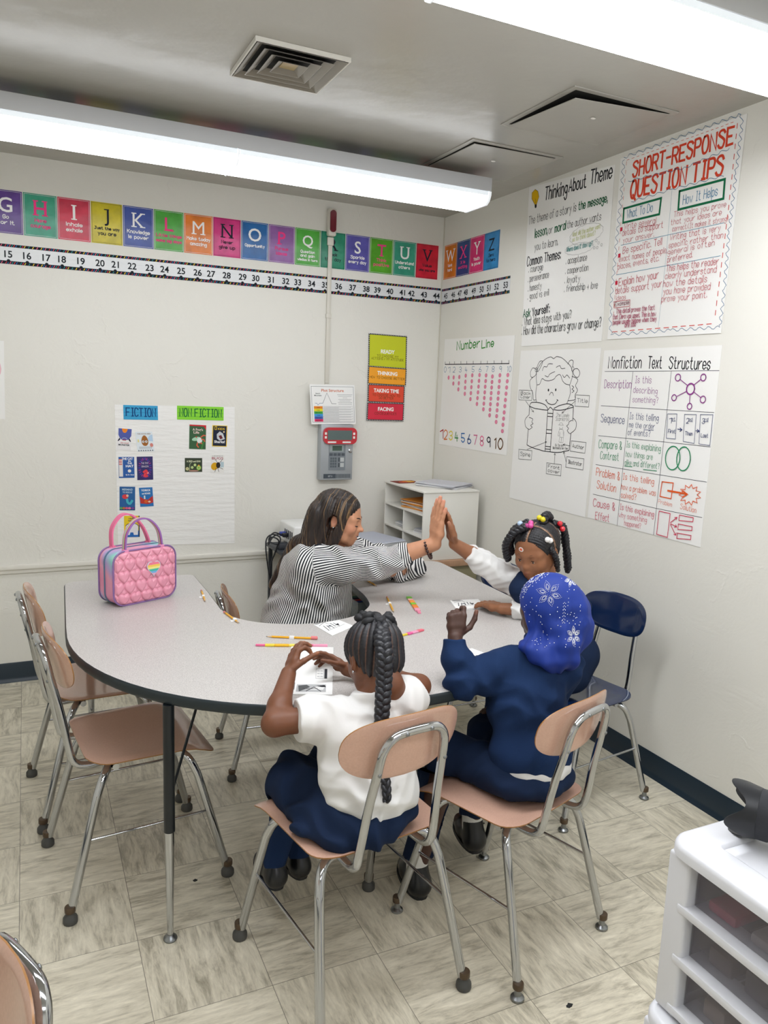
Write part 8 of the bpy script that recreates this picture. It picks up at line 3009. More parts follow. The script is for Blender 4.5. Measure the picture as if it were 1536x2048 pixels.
# ------------------------------------------------------------------ the woman
W_base = (-1.36, -1.28, 0)
P1 = person('person', 'woman in a black and white striped shirt with long streaked hair, giving a high five', W_base)
hipW, bel, che, nkb = V3(-1.35, -1.29, .515), V3(-1.305, -1.365, .63), V3(-1.285, -1.40, .79), V3(-1.262, -1.415, .925)
shR, shL = at(620, 1127, 2.93), at(690, 1104, 3.2)
elR, wrR = at(756, 1126, 2.9), at(869, 1088, 2.87)
elL, wrL = V3(-.80, -1.262, .775), at(742, 1130, 3.12)
hdW = Head(at(681, 1035, 3.0), V3(.83, -.53, -.22), V3(.12, -.05, 1), .206)
S = SDF()
hdW.build(S, smile=True)
S.chain([hdW.P(0, -.12, -.25), hdW.P(0, -.16, -.48), nkb - V3(0, 0, .01)], [.055, .052, .062], .03)
S.chain([nkb - V3(0, 0, .03), che, bel, hipW], [.06, .085, .09, .10], .04)
S.chain([shL, nkb - V3(0, 0, .035), shR], [.052, .055, .052], .05)
S.chain([shR, elR, elR + (wrR - elR) * .4, wrR], [.050, .041, .038, .0265], .02)
S.chain([shL, elL, elL + (wrL - elL) * .4, wrL], [.050, .041, .037, .027], .02)
legs_ = []
for sy, (kx, ky), (fx, fy) in ((-1, (-1.08, -1.53), (-1.06, -1.56)), (1, (-1.0, -1.40), (-.97, -1.43))):
    hj = hipW + V3(.03, .10 * sy, -.015)
    kn_, an_ = V3(kx, ky, .50), V3(fx, fy, .10)
    legs_.append((hj, kn_, an_))
    S.chain([hj, kn_, kn_ + (an_ - kn_) * .35, an_], [.085, .058, .052, .036], .03)
    S.rc(an_ - V3(0, 0, .045), an_ + V3(.12, 0, -.065), .034, .026, .02)
fr = unit(at(884, 995, 2.87) - wrR)
tipsW = hand(S, wrR, fr, _RT * .9 + _FH * .42, _FH, .184, [(.0, .04, .04), (-.02, .03, .03), (.0, .05, .05), (.02, .06, .06)], [(.75, .6, .15), (.9, .35, .1), (1, .2, .1)], r=.98)
hand(S, wrL, unit(V3(-.8, .2, -.1)), V3(0, .2, -1), V3(.2, -.9, .2), .165, [(.6, .8, .5)] * 4, [(.75, .5, .35), (.9, .2, .4), (1, .1, .4)])
V, F = S.mesh(.003)
bl = hdW.blobs('#a8434a', '#c98068')
for p in tipsW:
    bl.append((p, .022, '#d58e78', .5))
raw_mesh('body', V, F, skin('skin_light_tan'), P1, tint(V, '#c08a6a', bl))
face_details(hdW, P1, mat('brow_brown', '#2c1c14', .7), (.0, -.004), .019, closed=True)
te = MB()
te.tube(catmull([hdW.P(-.062, .345, -.262), hdW.P(-.03, .378, -.268), hdW.P(.03, .378, -.268), hdW.P(.062, .345, -.262)], 4), .018 * hdW.H, n=8)
child_build(te, 'teeth', TEETH, P1)
er = MB()
er.sphere(tuple(hdW.P(.372, -.035, -.155)), .0045, 10)
child_build(er, 'earring', CHROME, P1)

# striped shirt
S = SDF()
fwW = unit(V3(.80, -.60, 0))
RW = np.stack([np.cross(fwW, _UP), fwW, _UP], 1)
S.el(hipW + V3(.02, -.03, .05), (.185, .165, .15), RW, .05)
S.el(bel, (.175, .168, .14), RW, .06)
S.el(che, (.170, .135, .15), RW, .06)
for x_, y_, D_, r_w in ((622, 1106, 3.02, .072), (608, 1150, 3.03, .10), (594, 1200, 3.05, .112), (588, 1245, 3.05, .118)):
    S.sp(at(x_, y_, D_), r_w, .05)
S.chain([shL + V3(0, 0, -.01), nkb - V3(.02, .01, .045), shR + V3(0, 0, -.01)], [.070, .080, .072], .05)
S.rc(nkb - V3(.035, .02, .04), nkb + V3(-.005, -.002, .012), .085, .066, .03)
cf = elR + (wrR - elR) * .60
S.chain([shR, shR + (elR - shR) * .5 + V3(0, 0, -.006), elR + V3(0, 0, -.004), elR + (wrR - elR) * .35, cf], [.080, .068, .057, .046, .041], .03)
S.rc(elR + (wrR - elR) * .42, cf, .046, .044, .005)
cl = elL + (wrL - elL) * .30
S.chain([shL, shL + (elL - shL) * .5, elL + V3(.004, 0, .018), cl], [.076, .070, .056, .062], .03)
S.rc(V3(-.835, -1.262, .775), V3(-.765, -1.262, .775), .030, .034, .02)
S.cut(cf, wrR - elR, .12)
S.cut(cl, wrL - elL, .055)
S.cut(nkb + V3(.01, -.005, .022), V3(.25, -.2, 1), .11)
S.disp(folds(.009, [((1, .3, .6), 26, 1), ((.5, -.4, 1.0), 34, .7), ((-.6, .2, .8), 48, .4)], 3))
V, F = S.mesh(.004)
dR, tR = seg_dist(V, shR + (elR - shR) * .12, cf)
dL, tL = seg_dist(V, shL + (elL - shL) * .15, elL)
dL = np.minimum(dL, seg_dist(V, elL, cl)[0])
sl1 = (dR < np.where(tR > .3, .12, .096)) & (tR > 0) & (dR < dL)
sl2 = (dL < .09) & (tL > 0) & ~sl1
ang = around(V, hipW, nkb, -fwW)
st = ang * .165 + (V[:, 2] - .6) * .10
fore = seg_dist(V, shR, elR)[0] > seg_dist(V, elR, wrR)[0] + .004
aR = np.where(fore, around(V, elR, wrR, -_UP), around(V, shR, elR, -_UP))
st = np.where(sl1, aR * .070 + tR * .06, st)
cuffm = sl1 & (seg_dist(V, elR + (wrR - elR) * .43, wrR)[1] > 0)
st = np.where(sl2, V @ V3(.75, -.62, .2), st)
st = np.where(cuffm, tR * np.linalg.norm(cf - shR) * 1.0, st)
raw_mesh('striped_shirt', V, F, stripe_mat('shirt_stripes', '#e9e8e6', '#23252b', .0088, .5), P1, attr=st)
# trousers and shoes (under the table)
S = SDF()
S.el(hipW + V3(.0, 0, -.01), (.15, .17, .10), None, .04)
for hj, kn_, an_ in legs_:
    S.chain([hj, kn_, kn_ + (an_ - kn_) * .4, an_ + V3(0, 0, .01)], [.095, .068, .062, .050], .03)
    S.cut(an_, V3(0, 0, -1), .08)
V, F = S.mesh(.006)
raw_mesh('trousers', V, F, mat('black_trousers', '#17181c', .8), P1)
for hj, kn_, an_ in legs_:
    shoe(P1, an_ * V3(1, 1, 0) + V3(-.02, 0, .001), an_ * V3(1, 1, 0) + V3(.17, 0, .001), an_ + V3(0, 0, -.005), .038)
# bracelet
bc = at(856, 1099, 2.872)
ax_ = unit(wrR - elR)
u_ = unit(np.cross(ax_, _UP))
v_ = np.cross(ax_, u_)
br = MB()
for k in range(18):
    a = 2 * PI * k / 18
    br.sphere(tuple(bc + (u_ * math.cos(a) + v_ * math.sin(a)) * .0345), .0062, 8)
child_build(br, 'bead_bracelet', mat('bracelet_brown', '#3a201a', .4), P1)
# hair
S = SDF()
P = hdW.P
S.el(P(0, -.10, .16), np.array([.385, .455, .375]) * hdW.H, hdW.R, .01)
S.sp(P(0, .66, -.24), .585 * hdW.H, .02, True)
tail = [at(588, 1095, 3.02), at(560, 1135, 3.03), at(543, 1174, 3.03)]
for i in range(11):
    x = -.34 + .068 * i
    y = -.36 - .10 * math.cos(x * 4)
    e = i / 10
    b0, b1, b2 = P(x * .95, y + .02, .05), P(x * 1.0, y - .02, -.28), P(x * 1.05, y - .04, -.58)
    t0 = tail[0] + (e - .5) * V3(.015, -.05, 0) + V3(.02 - .03 * e, 0, .02 * e)
    S.chain([b0, b1, b2, t0, tail[1] + V3(.018 * e, -.01, .0), tail[2] + V3(.010 * e, 0, .02 * e)], [.030, .028, .025, .015, .008, .003], .018, smooth=4)
for i, (x, y, ln) in enumerate(((.345, .05, -.62), (.350, .01, -.72), (.37, -.20, -.85), (.36, -.27, -.9))):
    S.chain([P(x * .80, y, .34), P(x, y + .02, .12), P(x * 1.06, y + .01, -.20), P(x * 1.02, y - .03, -.50), P(x * .9, y - .08, ln)], [.018, .020, .018, .017, .008], .012, smooth=4)
    S.chain([P(-x * .80, y, .34), P(-x, y + .02, .12), P(-x * 1.06, y, -.20), P(-x * 1.0, y - .05, -.50), P(-x * .9, y - .1, ln)], [.018, .020, .018, .017, .008], .012, smooth=4)


def strands(hd, n, amp):
    def f(Q):
        L = (Q - hd.c) @ hd.R
        a = np.arctan2(L[:, 0], L[:, 1] + .02)
        return amp * (np.sin(a * n) * .6 + np.sin(a * n * 2.3 + L[:, 2] * 40) * .4)
    return f


for sx in (-1, 1):
    S.el(P(.43 * sx, -.06, -.06), np.array([.12, .095, .135]) * hdW.H, hdW.R, .008, True)
S.disp(strands(hdW, 46, .0022))
V, F = S.mesh(.0032)
LW_ = (V - hdW.c) @ hdW.R / hdW.H
sW = LW_[:, 1] + .30 * np.minimum(LW_[:, 2] - .1, 0) + .12 * np.abs(LW_[:, 0])
raw_mesh('hair', V, F, hair_mat('hair_streaked', '#1b1412', '#33241b', '#9c7c54'), P1, attr=sW)

# ------------------------------------------------------------------ girl in front (white blouse, braid)
P2 = person('person', 'girl with one long black braid and white blouse, reading at the table, seen from behind', (-1.56, -2.52, 0))
hipA, cheA, nkA = V3(-1.58, -2.575, .515), V3(-1.585, -2.545, .655), at(748, 1398, 1.895)
sLA, sRA = at(662, 1432, 1.865), at(803, 1402, 1.91)
eLA, wLA = at(549, 1447, 1.81), at(577, 1347, 1.95)
eRA, wRA = at(838, 1372, 2.02), at(694, 1338, 2.11)
hdA = Head(at(747, 1312, 1.955), V3(-.10, .86, -.50), V3(-.02, .35, .9), .190)
S = SDF()
hdA.build(S, kid=True)
S.chain([hdA.P(0, -.14, -.22), hdA.P(0, -.20, -.45), nkA - V3(0, 0, .02)], [.040, .038, .046], .025)
S.chain([nkA - V3(0, 0, .035), cheA, hipA + V3(0, 0, .02)], [.048, .066, .07], .03)
S.chain([sLA, nkA - V3(0, .0, .045), sRA], [.036, .04, .036], .035)
S.chain([sLA, eLA, eLA + (wLA - eLA) * .35, wLA], [.036, .0305, .029, .0205], .015)
S.chain([sRA, eRA, eRA + (wRA - eRA) * .35, wRA], [.036, .0305, .029, .0205], .015)
legA = []
for (kx, ky), (fx, fy, fz) in (((-1.690, -2.315), (-1.735, -2.275, .20)), ((-1.575, -2.28), (-1.640, -2.215, .17))):
    hj = hipA + V3((kx - hipA[0]) * .55, .01, -.02)
    kn_, an_ = V3(kx, ky, .475), V3(fx, fy, fz)
    legA.append((hj, kn_, an_))
    S.chain([hj + V3(0, 0, .01), kn_, kn_ + (an_ - kn_) * .35, an_], [.042, .040, .038, .028], .02)
    S.rc(an_ + V3(0, 0, -.03), an_ + V3(-.01, .085, -.05), .026, .022, .015)
tipsA = hand(S, wLA, unit(at(592, 1296, 2.0) - wLA), unit(_RT * .75 + _FH * .6), _RT - _FH * .4, .122,
             [(.75, .9, .5), (.35, .75, .45), (.15, .5, .35), (.1, .35, .3)], [(.75, .5, .5), (.85, .2, .7), (.8, -.1, .8)], spread=(.12, .05, -.05, -.14))
hand(S, wRA, unit(at(640, 1308, 2.12) - wRA), -_FH * .7 - _UP * .6, _UP - _FH * .3, .112,
     [(.15, .25, .2), (.35, .4, .3), (.45, .5, .3), (.5, .5, .3)], [(.7, .45, .5), (.9, .15, .4), (1, .0, .35)])
V, F = S.mesh(.0026)
bl = [(p, .016, '#b0714f', .5) for p in tipsA]
raw_mesh('body', V, F, skin('skin_brown'), P2, tint(V, '#70452e', bl + hdA.blobs('#7a3f36')))
face_details(hdA, P2, mat('brow_black', '#17100d', .7), (0, -.004), kid=True)
# blouse
S = SDF()
RA = np.stack([unit(sRA - sLA), unit(np.cross(_UP, sRA - sLA)), _UP], 1)
S.el(V3(-1.585, -2.585, .575), (.128, .105, .10), RA, .04)
S.el(cheA, (.122, .098, .12), RA, .04)
S.chain([sLA + V3(.0, 0, -.012), nkA - V3(0, 0, .055), sRA + V3(0, 0, -.012)], [.052, .062, .052], .035)
S.rc(nkA - V3(0, .005, .05), nkA + V3(0, .004, .018), .064, .055, .02)
slA = sLA + (eLA - sLA) * .62
slR = sRA + (eRA - sRA) * .50
S.chain([sLA, sLA + (slA - sLA) * .5, slA], [.054, .056, .054], .02)
S.chain([sRA, sRA + (slR - sRA) * .5, slR], [.054, .055, .053], .02)
# turned-down collar
for sx in (-1, 1):
    S.chain([nkA + RA @ V3(.0, -.052, -.002), nkA + RA @ V3(.052 * sx, -.035, -.010), nkA + RA @ V3(.068 * sx, .02, -.022)], [.017, .019, .016], .006)
S.cut(slA, eLA - sLA, .10)
S.cut(slR, eRA - sRA, .09)
S.cut(nkA + V3(0, .012, .019), V3(0, .30, 1), .075)
S.disp(folds(.0052, [((1, .2, .5), 46, 1), ((.3, .2, 1.0), 52, .9), ((-.8, .1, .6), 80, .4)], 5))
S.disp(lambda Q: -.0035 * np.exp(-((Q[:, 0] + 1.590 - .10 * (Q[:, 2] - .6)) / .006) ** 2) * (Q[:, 1] < -2.56))
V, F = S.mesh(.0032)
ws = raw_mesh('blouse', V, F, BLOUSE, P2)
# skirt
S = SDF()
S.el(V3(-1.595, -2.575, .500), (.148, .118, .058), None, .03)
S.el(V3(-1.63, -2.545, .482), (.150, .12, .045), None, .03)
for (hj, kn_, an_), dx in zip(legA, (-.012, .0)):
    S.chain([hj + V3(dx, 0, .012), kn_ + V3(dx, -.01, .01), kn_ + V3(dx, .015, -.03)], [.074, .062, .052], .03)
S.chain([V3(-1.715, -2.50, .475), V3(-1.725, -2.40, .478), V3(-1.725, -2.33, .465)], [.045, .05, .045], .03)
S.rc(V3(-1.60, -2.665, .478), V3(-1.68, -2.64, .476), .034, .036, .03)
S.disp(folds(.010, [((1, .15, .1), 52, 1), ((.8, .6, .2), 40, .6)], 8))
V, F = S.mesh(.004)
V[:, 2] = np.where((V[:, 2] < .4585) & (V[:, 1] < -2.33), .4585, V[:, 2])
raw_mesh('skirt', V, F, NAVY2, P2)
for hj, kn_, an_ in legA:
    S = SDF()
    S.chain([kn_ + (an_ - kn_) * .12, kn_ + (an_ - kn_) * .45, an_], [.047, .043, .032], .02)
    V, F = S.mesh(.004)
    raw_mesh('tights', V, F, NAVY, P2)
    shoe(P2, an_ + V3(.0, -.015, -.066), an_ + V3(-.012, .115, -.066), an_ + V3(0, 0, .005), .030)
# hair: cornrows drawn up to the crown
bunA = at(752, 1246, 1.975)
axA = unit(bunA - hdA.c)
rA_ = unit(hdA.R[:, 0] - axA * (hdA.R[:, 0] @ axA))
qA_ = np.cross(axA, rA_)


def rows(Q):
    d = unit(axA)
    L = Q - hdA.c
    return np.arctan2(L @ qA_, L @ rA_)


S = SDF()
P = hdA.P
S.el(P(0, -.07, .13), np.array([.398, .455, .392]) * hdA.H, hdA.R, .01)
S.el(P(0, -.22, -.12), np.array([.30, .25, .26]) * hdA.H, hdA.R, .02)
S.sp(P(0, .62, -.12), .46 * hdA.H, .02, True)
S.sp(P(0, .0, -.62), .26 * hdA.H, .03, True)
for sx in (-1, 1):
    S.el(P(.42 * sx, .02, -.12), np.array([.12, .14, .17]) * hdA.H, hdA.R, .015, True)
S.disp(lambda Q: np.abs(np.sin(rows(Q) * 12)) * -.0050 + .0022 + .0003 * np.sin(Q @ V3(310, 420, 500)) + .0003 * np.sin(Q @ V3(-700, 520, 610)))
V, F = S.mesh(.0026)
w_ = np.clip(1 - np.abs(np.sin(rows(V) * 12)) / .34, 0, 1)
dist = np.linalg.norm(V - bunA, axis=1)
w_ = w_ * np.clip((dist - .05) / .04, 0, 1)
C_ = np.array(srgb('#15151b')[:3])[None] * (1 - w_[:, None]) + np.array(srgb('#6b4a3a')[:3])[None] * w_[:, None]
raw_mesh('cornrow_hair', V, F, mat('hair_black_rows', '#15151b', .5, attr='Col', var=.25, vscale=220, bump=.3, bscale=500, bdist=.001), P2, C_)
HAIRB = mat('hair_black', '#14151c', .38, bump=.4, bscale=300, bdist=.0012, stretch=(1, 1, .4), var=.2, vscale=90)
# knot at the crown and the braid
S = SDF()
S.sp(bunA + V3(.0, -.004, -.004), .030, .012)
S.sp(bunA + V3(.008, -.030, -.004), .028, .015)
S.disp(lambda Q: .0014 * np.sin((Q - bunA) @ V3(260, 60, 180)))
V, F = S.mesh(.003)
raw_mesh('hair_knot', V, F, HAIRB, P2)
path = catmull([bunA + V3(.006, -.03, -.002), at(764, 1272, 1.885), at(768, 1310, 1.845), at(768, 1360, 1.825), at(765, 1410, 1.80), at(763, 1450, 1.785), at(764, 1500, 1.775), V3(-1.590, -2.690, .62), V3(-1.590, -2.698, .585)], 14)
path = [np.array(p) for p in path]
L_ = 0
acc = [0]
for i in range(1, len(path)):
    L_ += np.linalg.norm(path[i] - path[i - 1])
    acc.append(L_)
bd = MB()
for k in range(3):
    pts, rs = [], []
    for i, p in enumerate(path):
        tgt = unit(path[min(i + 1, len(path) - 1)] - path[max(i - 1, 0)])
        sd = unit(np.cross(tgt, _FH))
        bk = unit(np.cross(sd, tgt))
        ph = acc[i] / .050 * 2 * PI + k * 2 * PI / 3
        tp = 1 - .55 * (acc[i] / L_) ** 2
        pts.append(p + (sd * math.sin(ph) * .0125 + bk * math.sin(2 * ph) * .0055) * tp)
        rs.append(.0122 * tp)
    bd.tube(pts, rs, n=10)
child_build(bd, 'braid', HAIRB, P2)
# ruffled black hair tie
rf = MB()
u1 = unit(np.cross(axA, _FH))
u2 = np.cross(axA, u1)
for ring, (r0, h0, ph) in enumerate(((.032, .000, 0), (.043, .010, .5), (.036, .021, 1.1))):
    pts, rs = [], []
    for k in range(54):
        a = 2 * PI * k / 54
        rr = r0 + .0075 * math.sin(a * 6 + ph * 3)
        pts.append(bunA + (u1 * math.cos(a) + u2 * math.sin(a)) * rr + axA * (h0 - .006 + .007 * math.sin(a * 5 + ph * 2)))
        rs.append(.0085 + .0035 * math.sin(a * 7 + ph))
    rf.tube(pts, rs, n=8, closed=True)
child_build(rf, 'hair_ruffle', mat('ruffle_black', '#0e0f14', .6), P2)
er = MB()
er.sphere(tuple(hdA.P(-.385, -.04, -.175)), .0035, 8)
child_build(er, 'earring', CHROME, P2)

# ------------------------------------------------------------------ child in the blue headscarf
P3 = person('person', 'child in a sparkling blue headscarf and navy sweater, seen from behind, one thumb raised', (-1.06, -2.54, 0))
hipH, cheH, nkH = V3(-1.060, -2.550, .490), V3(-1.060, -2.525, .680), at(1080, 1290, 2.14)
sLH, sRH = at(1013, 1332, 2.125), at(1128, 1328, 2.17)
eLH, wLH = at(918, 1368, 2.075), at(910, 1275, 2.125)
eRH, wRH = V3(-.925, -2.45, .63), V3(-.98, -2.34, .585)
hdH = Head(at(1096, 1219, 2.16), V3(-.62, .70, -.35), V3(-.15, .22, 1), .200)
S = SDF()
hdH.build(S, kid=True)
S.chain([hdH.P(0, -.14, -.22), hdH.P(0, -.18, -.45), nkH - V3(0, 0, .02)], [.042, .040, .048], .025)
S.chain([nkH - V3(0, 0, .04), cheH, hipH + V3(0, 0, .02)], [.048, .066, .07], .03)
S.chain([sLH, nkH - V3(0, 0, .05), sRH], [.036, .04, .036], .035)
S.chain([sLH, eLH, eLH + (wLH - eLH) * .35, wLH], [.036, .030, .028, .021], .015)
S.chain([sRH, eRH, eRH + (wRH - eRH) * .35, wRH], [.036, .030, .028, .021], .015)
legH = []
for hx, (kx, ky), (fx, fy, fz) in ((-.06, (-1.215, -2.355), (-1.275, -2.300, .085)), (.05, (-1.035, -2.29), (-1.035, -2.235, .15))):
    hj = hipH + V3(hx, .02, -.015)
    kn_, an_ = V3(kx, ky, .485), V3(fx, fy, fz)
    legH.append((hj, kn_, an_))
    S.chain([hj + V3(0, 0, .01), kn_, kn_ + (an_ - kn_) * .35, an_], [.042, .040, .039, .029], .02)
    S.rc(an_ + V3(0, 0, -.025), an_ + V3(.01, .09, -.045), .026, .022, .015)
tipsH = hand(S, wLH, unit(at(914, 1235, 2.14) - wLH), unit(_FH * .9 - _RT * .2), _RT, .128,
             [(.35, 1.2, .8), (1.2, 1.3, .8), (1.3, 1.3, .8), (1.3, 1.3, .8)], [(.55, .75, .1), (.9, .45, .0), (1, .12, -.05)], spread=(.05, .0, -.03, -.08), r=1.05)
hand(S, wRH, V3(-.5, .8, -.25), V3(0, 0, -1), V3(.2, .8, 0), .125, [(.15, .2, .15)] * 4, [(.7, .6, .1), (.9, .3, .1), (1, .1, .1)])
V, F = S.mesh(.0026)
raw_mesh('body', V, F, skin('skin_dark'), P3, tint(V, '#4a3128', [(p, .014, '#8a5a48', .6) for p in tipsH[-1:]] + hdH.blobs('#5a302c')))
face_details(hdH, P3, mat('brow_black', '#17100d', .7), kid=True)
# sweater
S = SDF()
RH = np.stack([unit(sRH - sLH), unit(np.cross(_UP, sRH - sLH)), _UP], 1)
S.el(V3(-1.060, -2.553, .555), (.122, .108, .085), RH, .04)
S.el(cheH, (.118, .100, .13), RH, .04)
S.chain([sLH + V3(0, 0, -.014), nkH - V3(0, 0, .06), sRH + V3(0, 0, -.014)], [.052, .062, .052], .04)
S.rc(nkH - V3(0, 0, .05), nkH + V3(0, 0, -.015), .064, .056, .02)
S.chain([sLH, sLH + (eLH - sLH) * .5, eLH + V3(.008, -.002, .004), eLH + (wLH - eLH) * .5, wLH - (wLH - eLH) * .06], [.056, .052, .045, .040, .033], .025)
S.rc(wLH - (wLH - eLH) * .30, wLH - (wLH - eLH) * .02, .0345, .0335, .004)
S.chain([sRH, eRH, wRH], [.056, .046, .036], .025)
S.cut(wLH - (wLH - eLH) * .02, wLH - eLH, .06)
S.cut(wRH, wRH - eRH, .05)
S.cut(V3(-1.045, -2.64, .522), unit(V3(.25, -.35, -1)), None)
S.disp(folds(.0060, [((1, .2, .5), 44, 1), ((.2, .4, 1.0), 36, .8), ((-.8, .1, .7), 64, .4)], 11))
V, F = S.mesh(.0035)
raw_mesh('sweater', V, F, NAVY, P3)
S = SDF()
S.el(V3(-1.055, -2.555, .522), (.117, .103, .060), RH, .04)
S.disp(folds(.003, [((1, .2, .5), 60, 1)], 2))
V, F = S.mesh(.004)
raw_mesh('shirt_tail', V, F, BLOUSE, P3)
S = SDF()
S.el(V3(-1.060, -2.550, .485), (.138, .118, .062), None, .04)
for hj, kn_, an_ in legH:
    S.chain([hj + V3(0, 0, .012), kn_, kn_ + (an_ - kn_) * .4, an_ + V3(0, 0, .03)], [.072, .060, .055, .046], .03)
    S.cut(an_ + V3(0, 0, .035), V3(0, 0, -1), .07)
S.disp(folds(.005, [((.3, 1, .2), 50, 1), ((1, .4, .3), 44, .6)], 4))
V, F = S.mesh(.004)
V[:, 2] = np.where((V[:, 2] < .4395) & (V[:, 1] < -2.33), .4395, V[:, 2])
raw_mesh('trousers', V, F, NAVY2, P3)
for i, (hj, kn_, an_) in enumerate(legH):
    S = SDF()
    S.rc(an_ + V3(0, 0, -.02), an_ + V3(0, 0, .05), .033, .036, .01)
    V, F = S.mesh(.004)
    raw_mesh('sock', V, F, SOCK, P3)
    shoe(P3, an_ + V3(.0, -.02, -.084 if i == 0 else -.09), an_ + V3(.02 if i == 0 else .03, .125, -.084 if i == 0 else -.09), an_ + V3(0, 0, .012), .036, 'boot')
# headscarf
S = SDF()
P = hdH.P
S.el(P(0, -.06, .12), np.array([.395, .44, .41]) * hdH.H, hdH.R, .01)
S.el(P(0, -.06, -.18), np.array([.33, .37, .36]) * hdH.H, hdH.R, .05)
S.el(P(.0, -.12, -.42), np.array([.32, .35, .20]) * hdH.H, hdH.R, .05)
S.el(nkH + RH @ V3(.0, -.026, .000), (.078, .066, .034), RH, .05)
S.el(nkH + RH @ V3(.018, -.048, -.016), (.062, .044, .028), RH, .04)
S.rc(P(.10, -.30, -.1), nkH + RH @ V3(.036, -.055, -.018), .05, .034, .05)
S.el(P(0, .50, -.08), np.array([.27, .30, .36]) * hdH.H, hdH.R, .015, True)


def scarf_folds(Q):
    L = (Q - hdH.c) @ hdH.R / hdH.H
    a = np.arctan2(L[:, 0], -L[:, 1] + .1)
    w = np.clip((.25 - L[:, 2]) / .6, 0, 1)
    return w * (.0050 * np.sin(a * 7 + L[:, 2] * 5 + .6) + .0030 * np.sin(a * 13 - L[:, 2] * 9)) + .0018 * np.sin(L[:, 2] * 24 + a * 3) * w


S.disp(scarf_folds)
V, F = S.mesh(.003)
SC3 = raw_mesh('headscarf', V, F, mat('scarf_blue', '#17338a', .6, bump=.15, bscale=240, bdist=.0008, spec=.35), P3)
# rhinestones on the scarf: flower outlines and scattered stones set on its surface
from mathutils.bvhtree import BVHTree
bvh = BVHTree.FromPolygons([tuple(v) for v in V], [tuple(int(i) for i in f) for f in F])
gem = MB()


def stone(p, r=.0013):
    h = bvh.ray_cast(Vector(tuple(_C)), Vector(tuple(unit(p - _C))))
    if h[0] is None:
        return
    q = h[0] + h[1] * r * .35
    o = len(gem.v)
    n_ = h[1]
    a = n_.orthogonal().normalized()
    b = n_.cross(a)
    for vv in (a, b, -a, -b):
        gem.v.append(tuple(q + vv * r))
    gem.v.append(tuple(q + n_ * r * .8))
    for k in range(4):
        gem.f.append([o + k, o + (k + 1) % 4, o + 4])
        gem.m.append(0)


def flower(cx, cy, R_, rot, squash=1.0):
    for k in range(6):
        a = rot + k * PI / 3
        for f_ in (.5, 1.0):
            for sgn_ in (-1, 1):
                for i in range(9):
                    t = i / 8
                    r = R_ * (.18 + .82 * t) if f_ == 1 else R_ * (.3 + .45 * t)
                    w = R_ * .20 * math.sin(PI * t) * f_ * sgn_
                    x, y = r * math.cos(a) - w * math.sin(a), r * math.sin(a) + w * math.cos(a)
                    stone(at(cx + x * squash, cy + y, 2.1), .00125)


flower(1098, 1187, 26, .3)
flower(1142, 1158, 17, .8, .75)
flower(1147, 1272, 20, .5, .7)
rnd = random.Random(4)
for k in range(130):
    x, y = rnd.uniform(1045, 1162), rnd.uniform(1150, 1300)
    if math.hypot(x - 1098, y - 1187) > 30:
        stone(at(x, y, 2.1), .0015)
for k in range(7):
    for j in range(3):
        stone(at(1129 + (j - 1) * 2.2 - k * .3, 1205 + k * 6.5 + abs(j - 1) * 2, 2.1), .0013)
for k in range(150):
    t = rnd.random()
    x, y = 1036 + 52 * t ** 1.4 + rnd.uniform(-3, 12), 1190 - 48 * t ** .7 + rnd.uniform(-3, 9)
    stone(at(x, y, 2.1), .0015)
g_ = gem.build('rhinestones', mat('rhinestone', '#eef1f6', .25, metal=.2), SC3)
g_['kind'] = 'stuff'

# ------------------------------------------------------------------ child on the right with beaded braids
P4 = person('person', 'child with beaded braids and white sleeves, one hand raised to the high five', (-.50, -1.93, 0))
hipR, cheR, nkR = V3(-.455, -1.945, .53), V3(-.515, -1.95, .715), at(1082, 1178, 2.80)
sRR, sLR = at(1036, 1166, 2.87), at(1108, 1198, 2.70)
eRR, wRR = at(964, 1122, 2.90), at(909, 1088, 2.875)
eLR, wLR = V3(-.600, -2.06, .785), at(1004, 1217, 2.80)
hdR = Head(at(1072, 1101, 2.80), V3(-.87, -.38, -.34), V3(-.18, -.06, 1), .206)
S = SDF()
hdR.build(S, kid=True)
S.chain([hdR.P(0, -.14, -.22), hdR.P(0, -.18, -.45), nkR - V3(0, 0, .02)], [.042, .040, .050], .025)
S.chain([nkR - V3(0, 0, .04), cheR, hipR], [.05, .07, .075], .03)
S.chain([sLR, nkR - V3(0, 0, .05), sRR], [.038, .042, .038], .035)
S.chain([sRR, eRR, eRR + (wRR - eRR) * .35, wRR], [.038, .031, .030, .0225], .015)
S.chain([sLR, eLR, eLR + (wLR - eLR) * .35, wLR], [.038, .031, .029, .0215], .015)
legR = []
for sy, ky in ((-1, -2.03), (1, -1.87)):
    hj = hipR + V3(-.02, .065 * sy, -.015)
    kn_, an_ = V3(-.70, ky, .50), V3(-.72, ky, .13)
    legR.append((hj, kn_, an_))
    S.chain([hj, kn_, kn_ + (an_ - kn_) * .35, an_], [.066, .046, .042, .03], .02)
    S.rc(an_ + V3(0, 0, -.035), an_ + V3(-.09, 0, -.055), .027, .022, .015)
tipsR = hand(S, wRR, unit(at(893, 1028, 2.88) - wRR), -_RT * .95 - _FH * .3, -_FH, .140, [(.05, .05, .05), (.0, .04, .04), (.05, .05, .05), (.1, .08, .06)], [(.6, .6, .25), (.9, .25, .15), (1, .1, .1)], r=1.02)
hand(S, wLR, V3(-.12, .95, -.04), V3(0, 0, -1), V3(.8, .4, 0), .155, [(.12, .22, .2), (.1, .2, .2), (.1, .22, .2), (.15, .25, .2)], [(.6, .75, .15), (.85, .5, .15), (1, .3, .15)], spread=(.22, .08, -.08, -.26))
V, F = S.mesh(.0028)
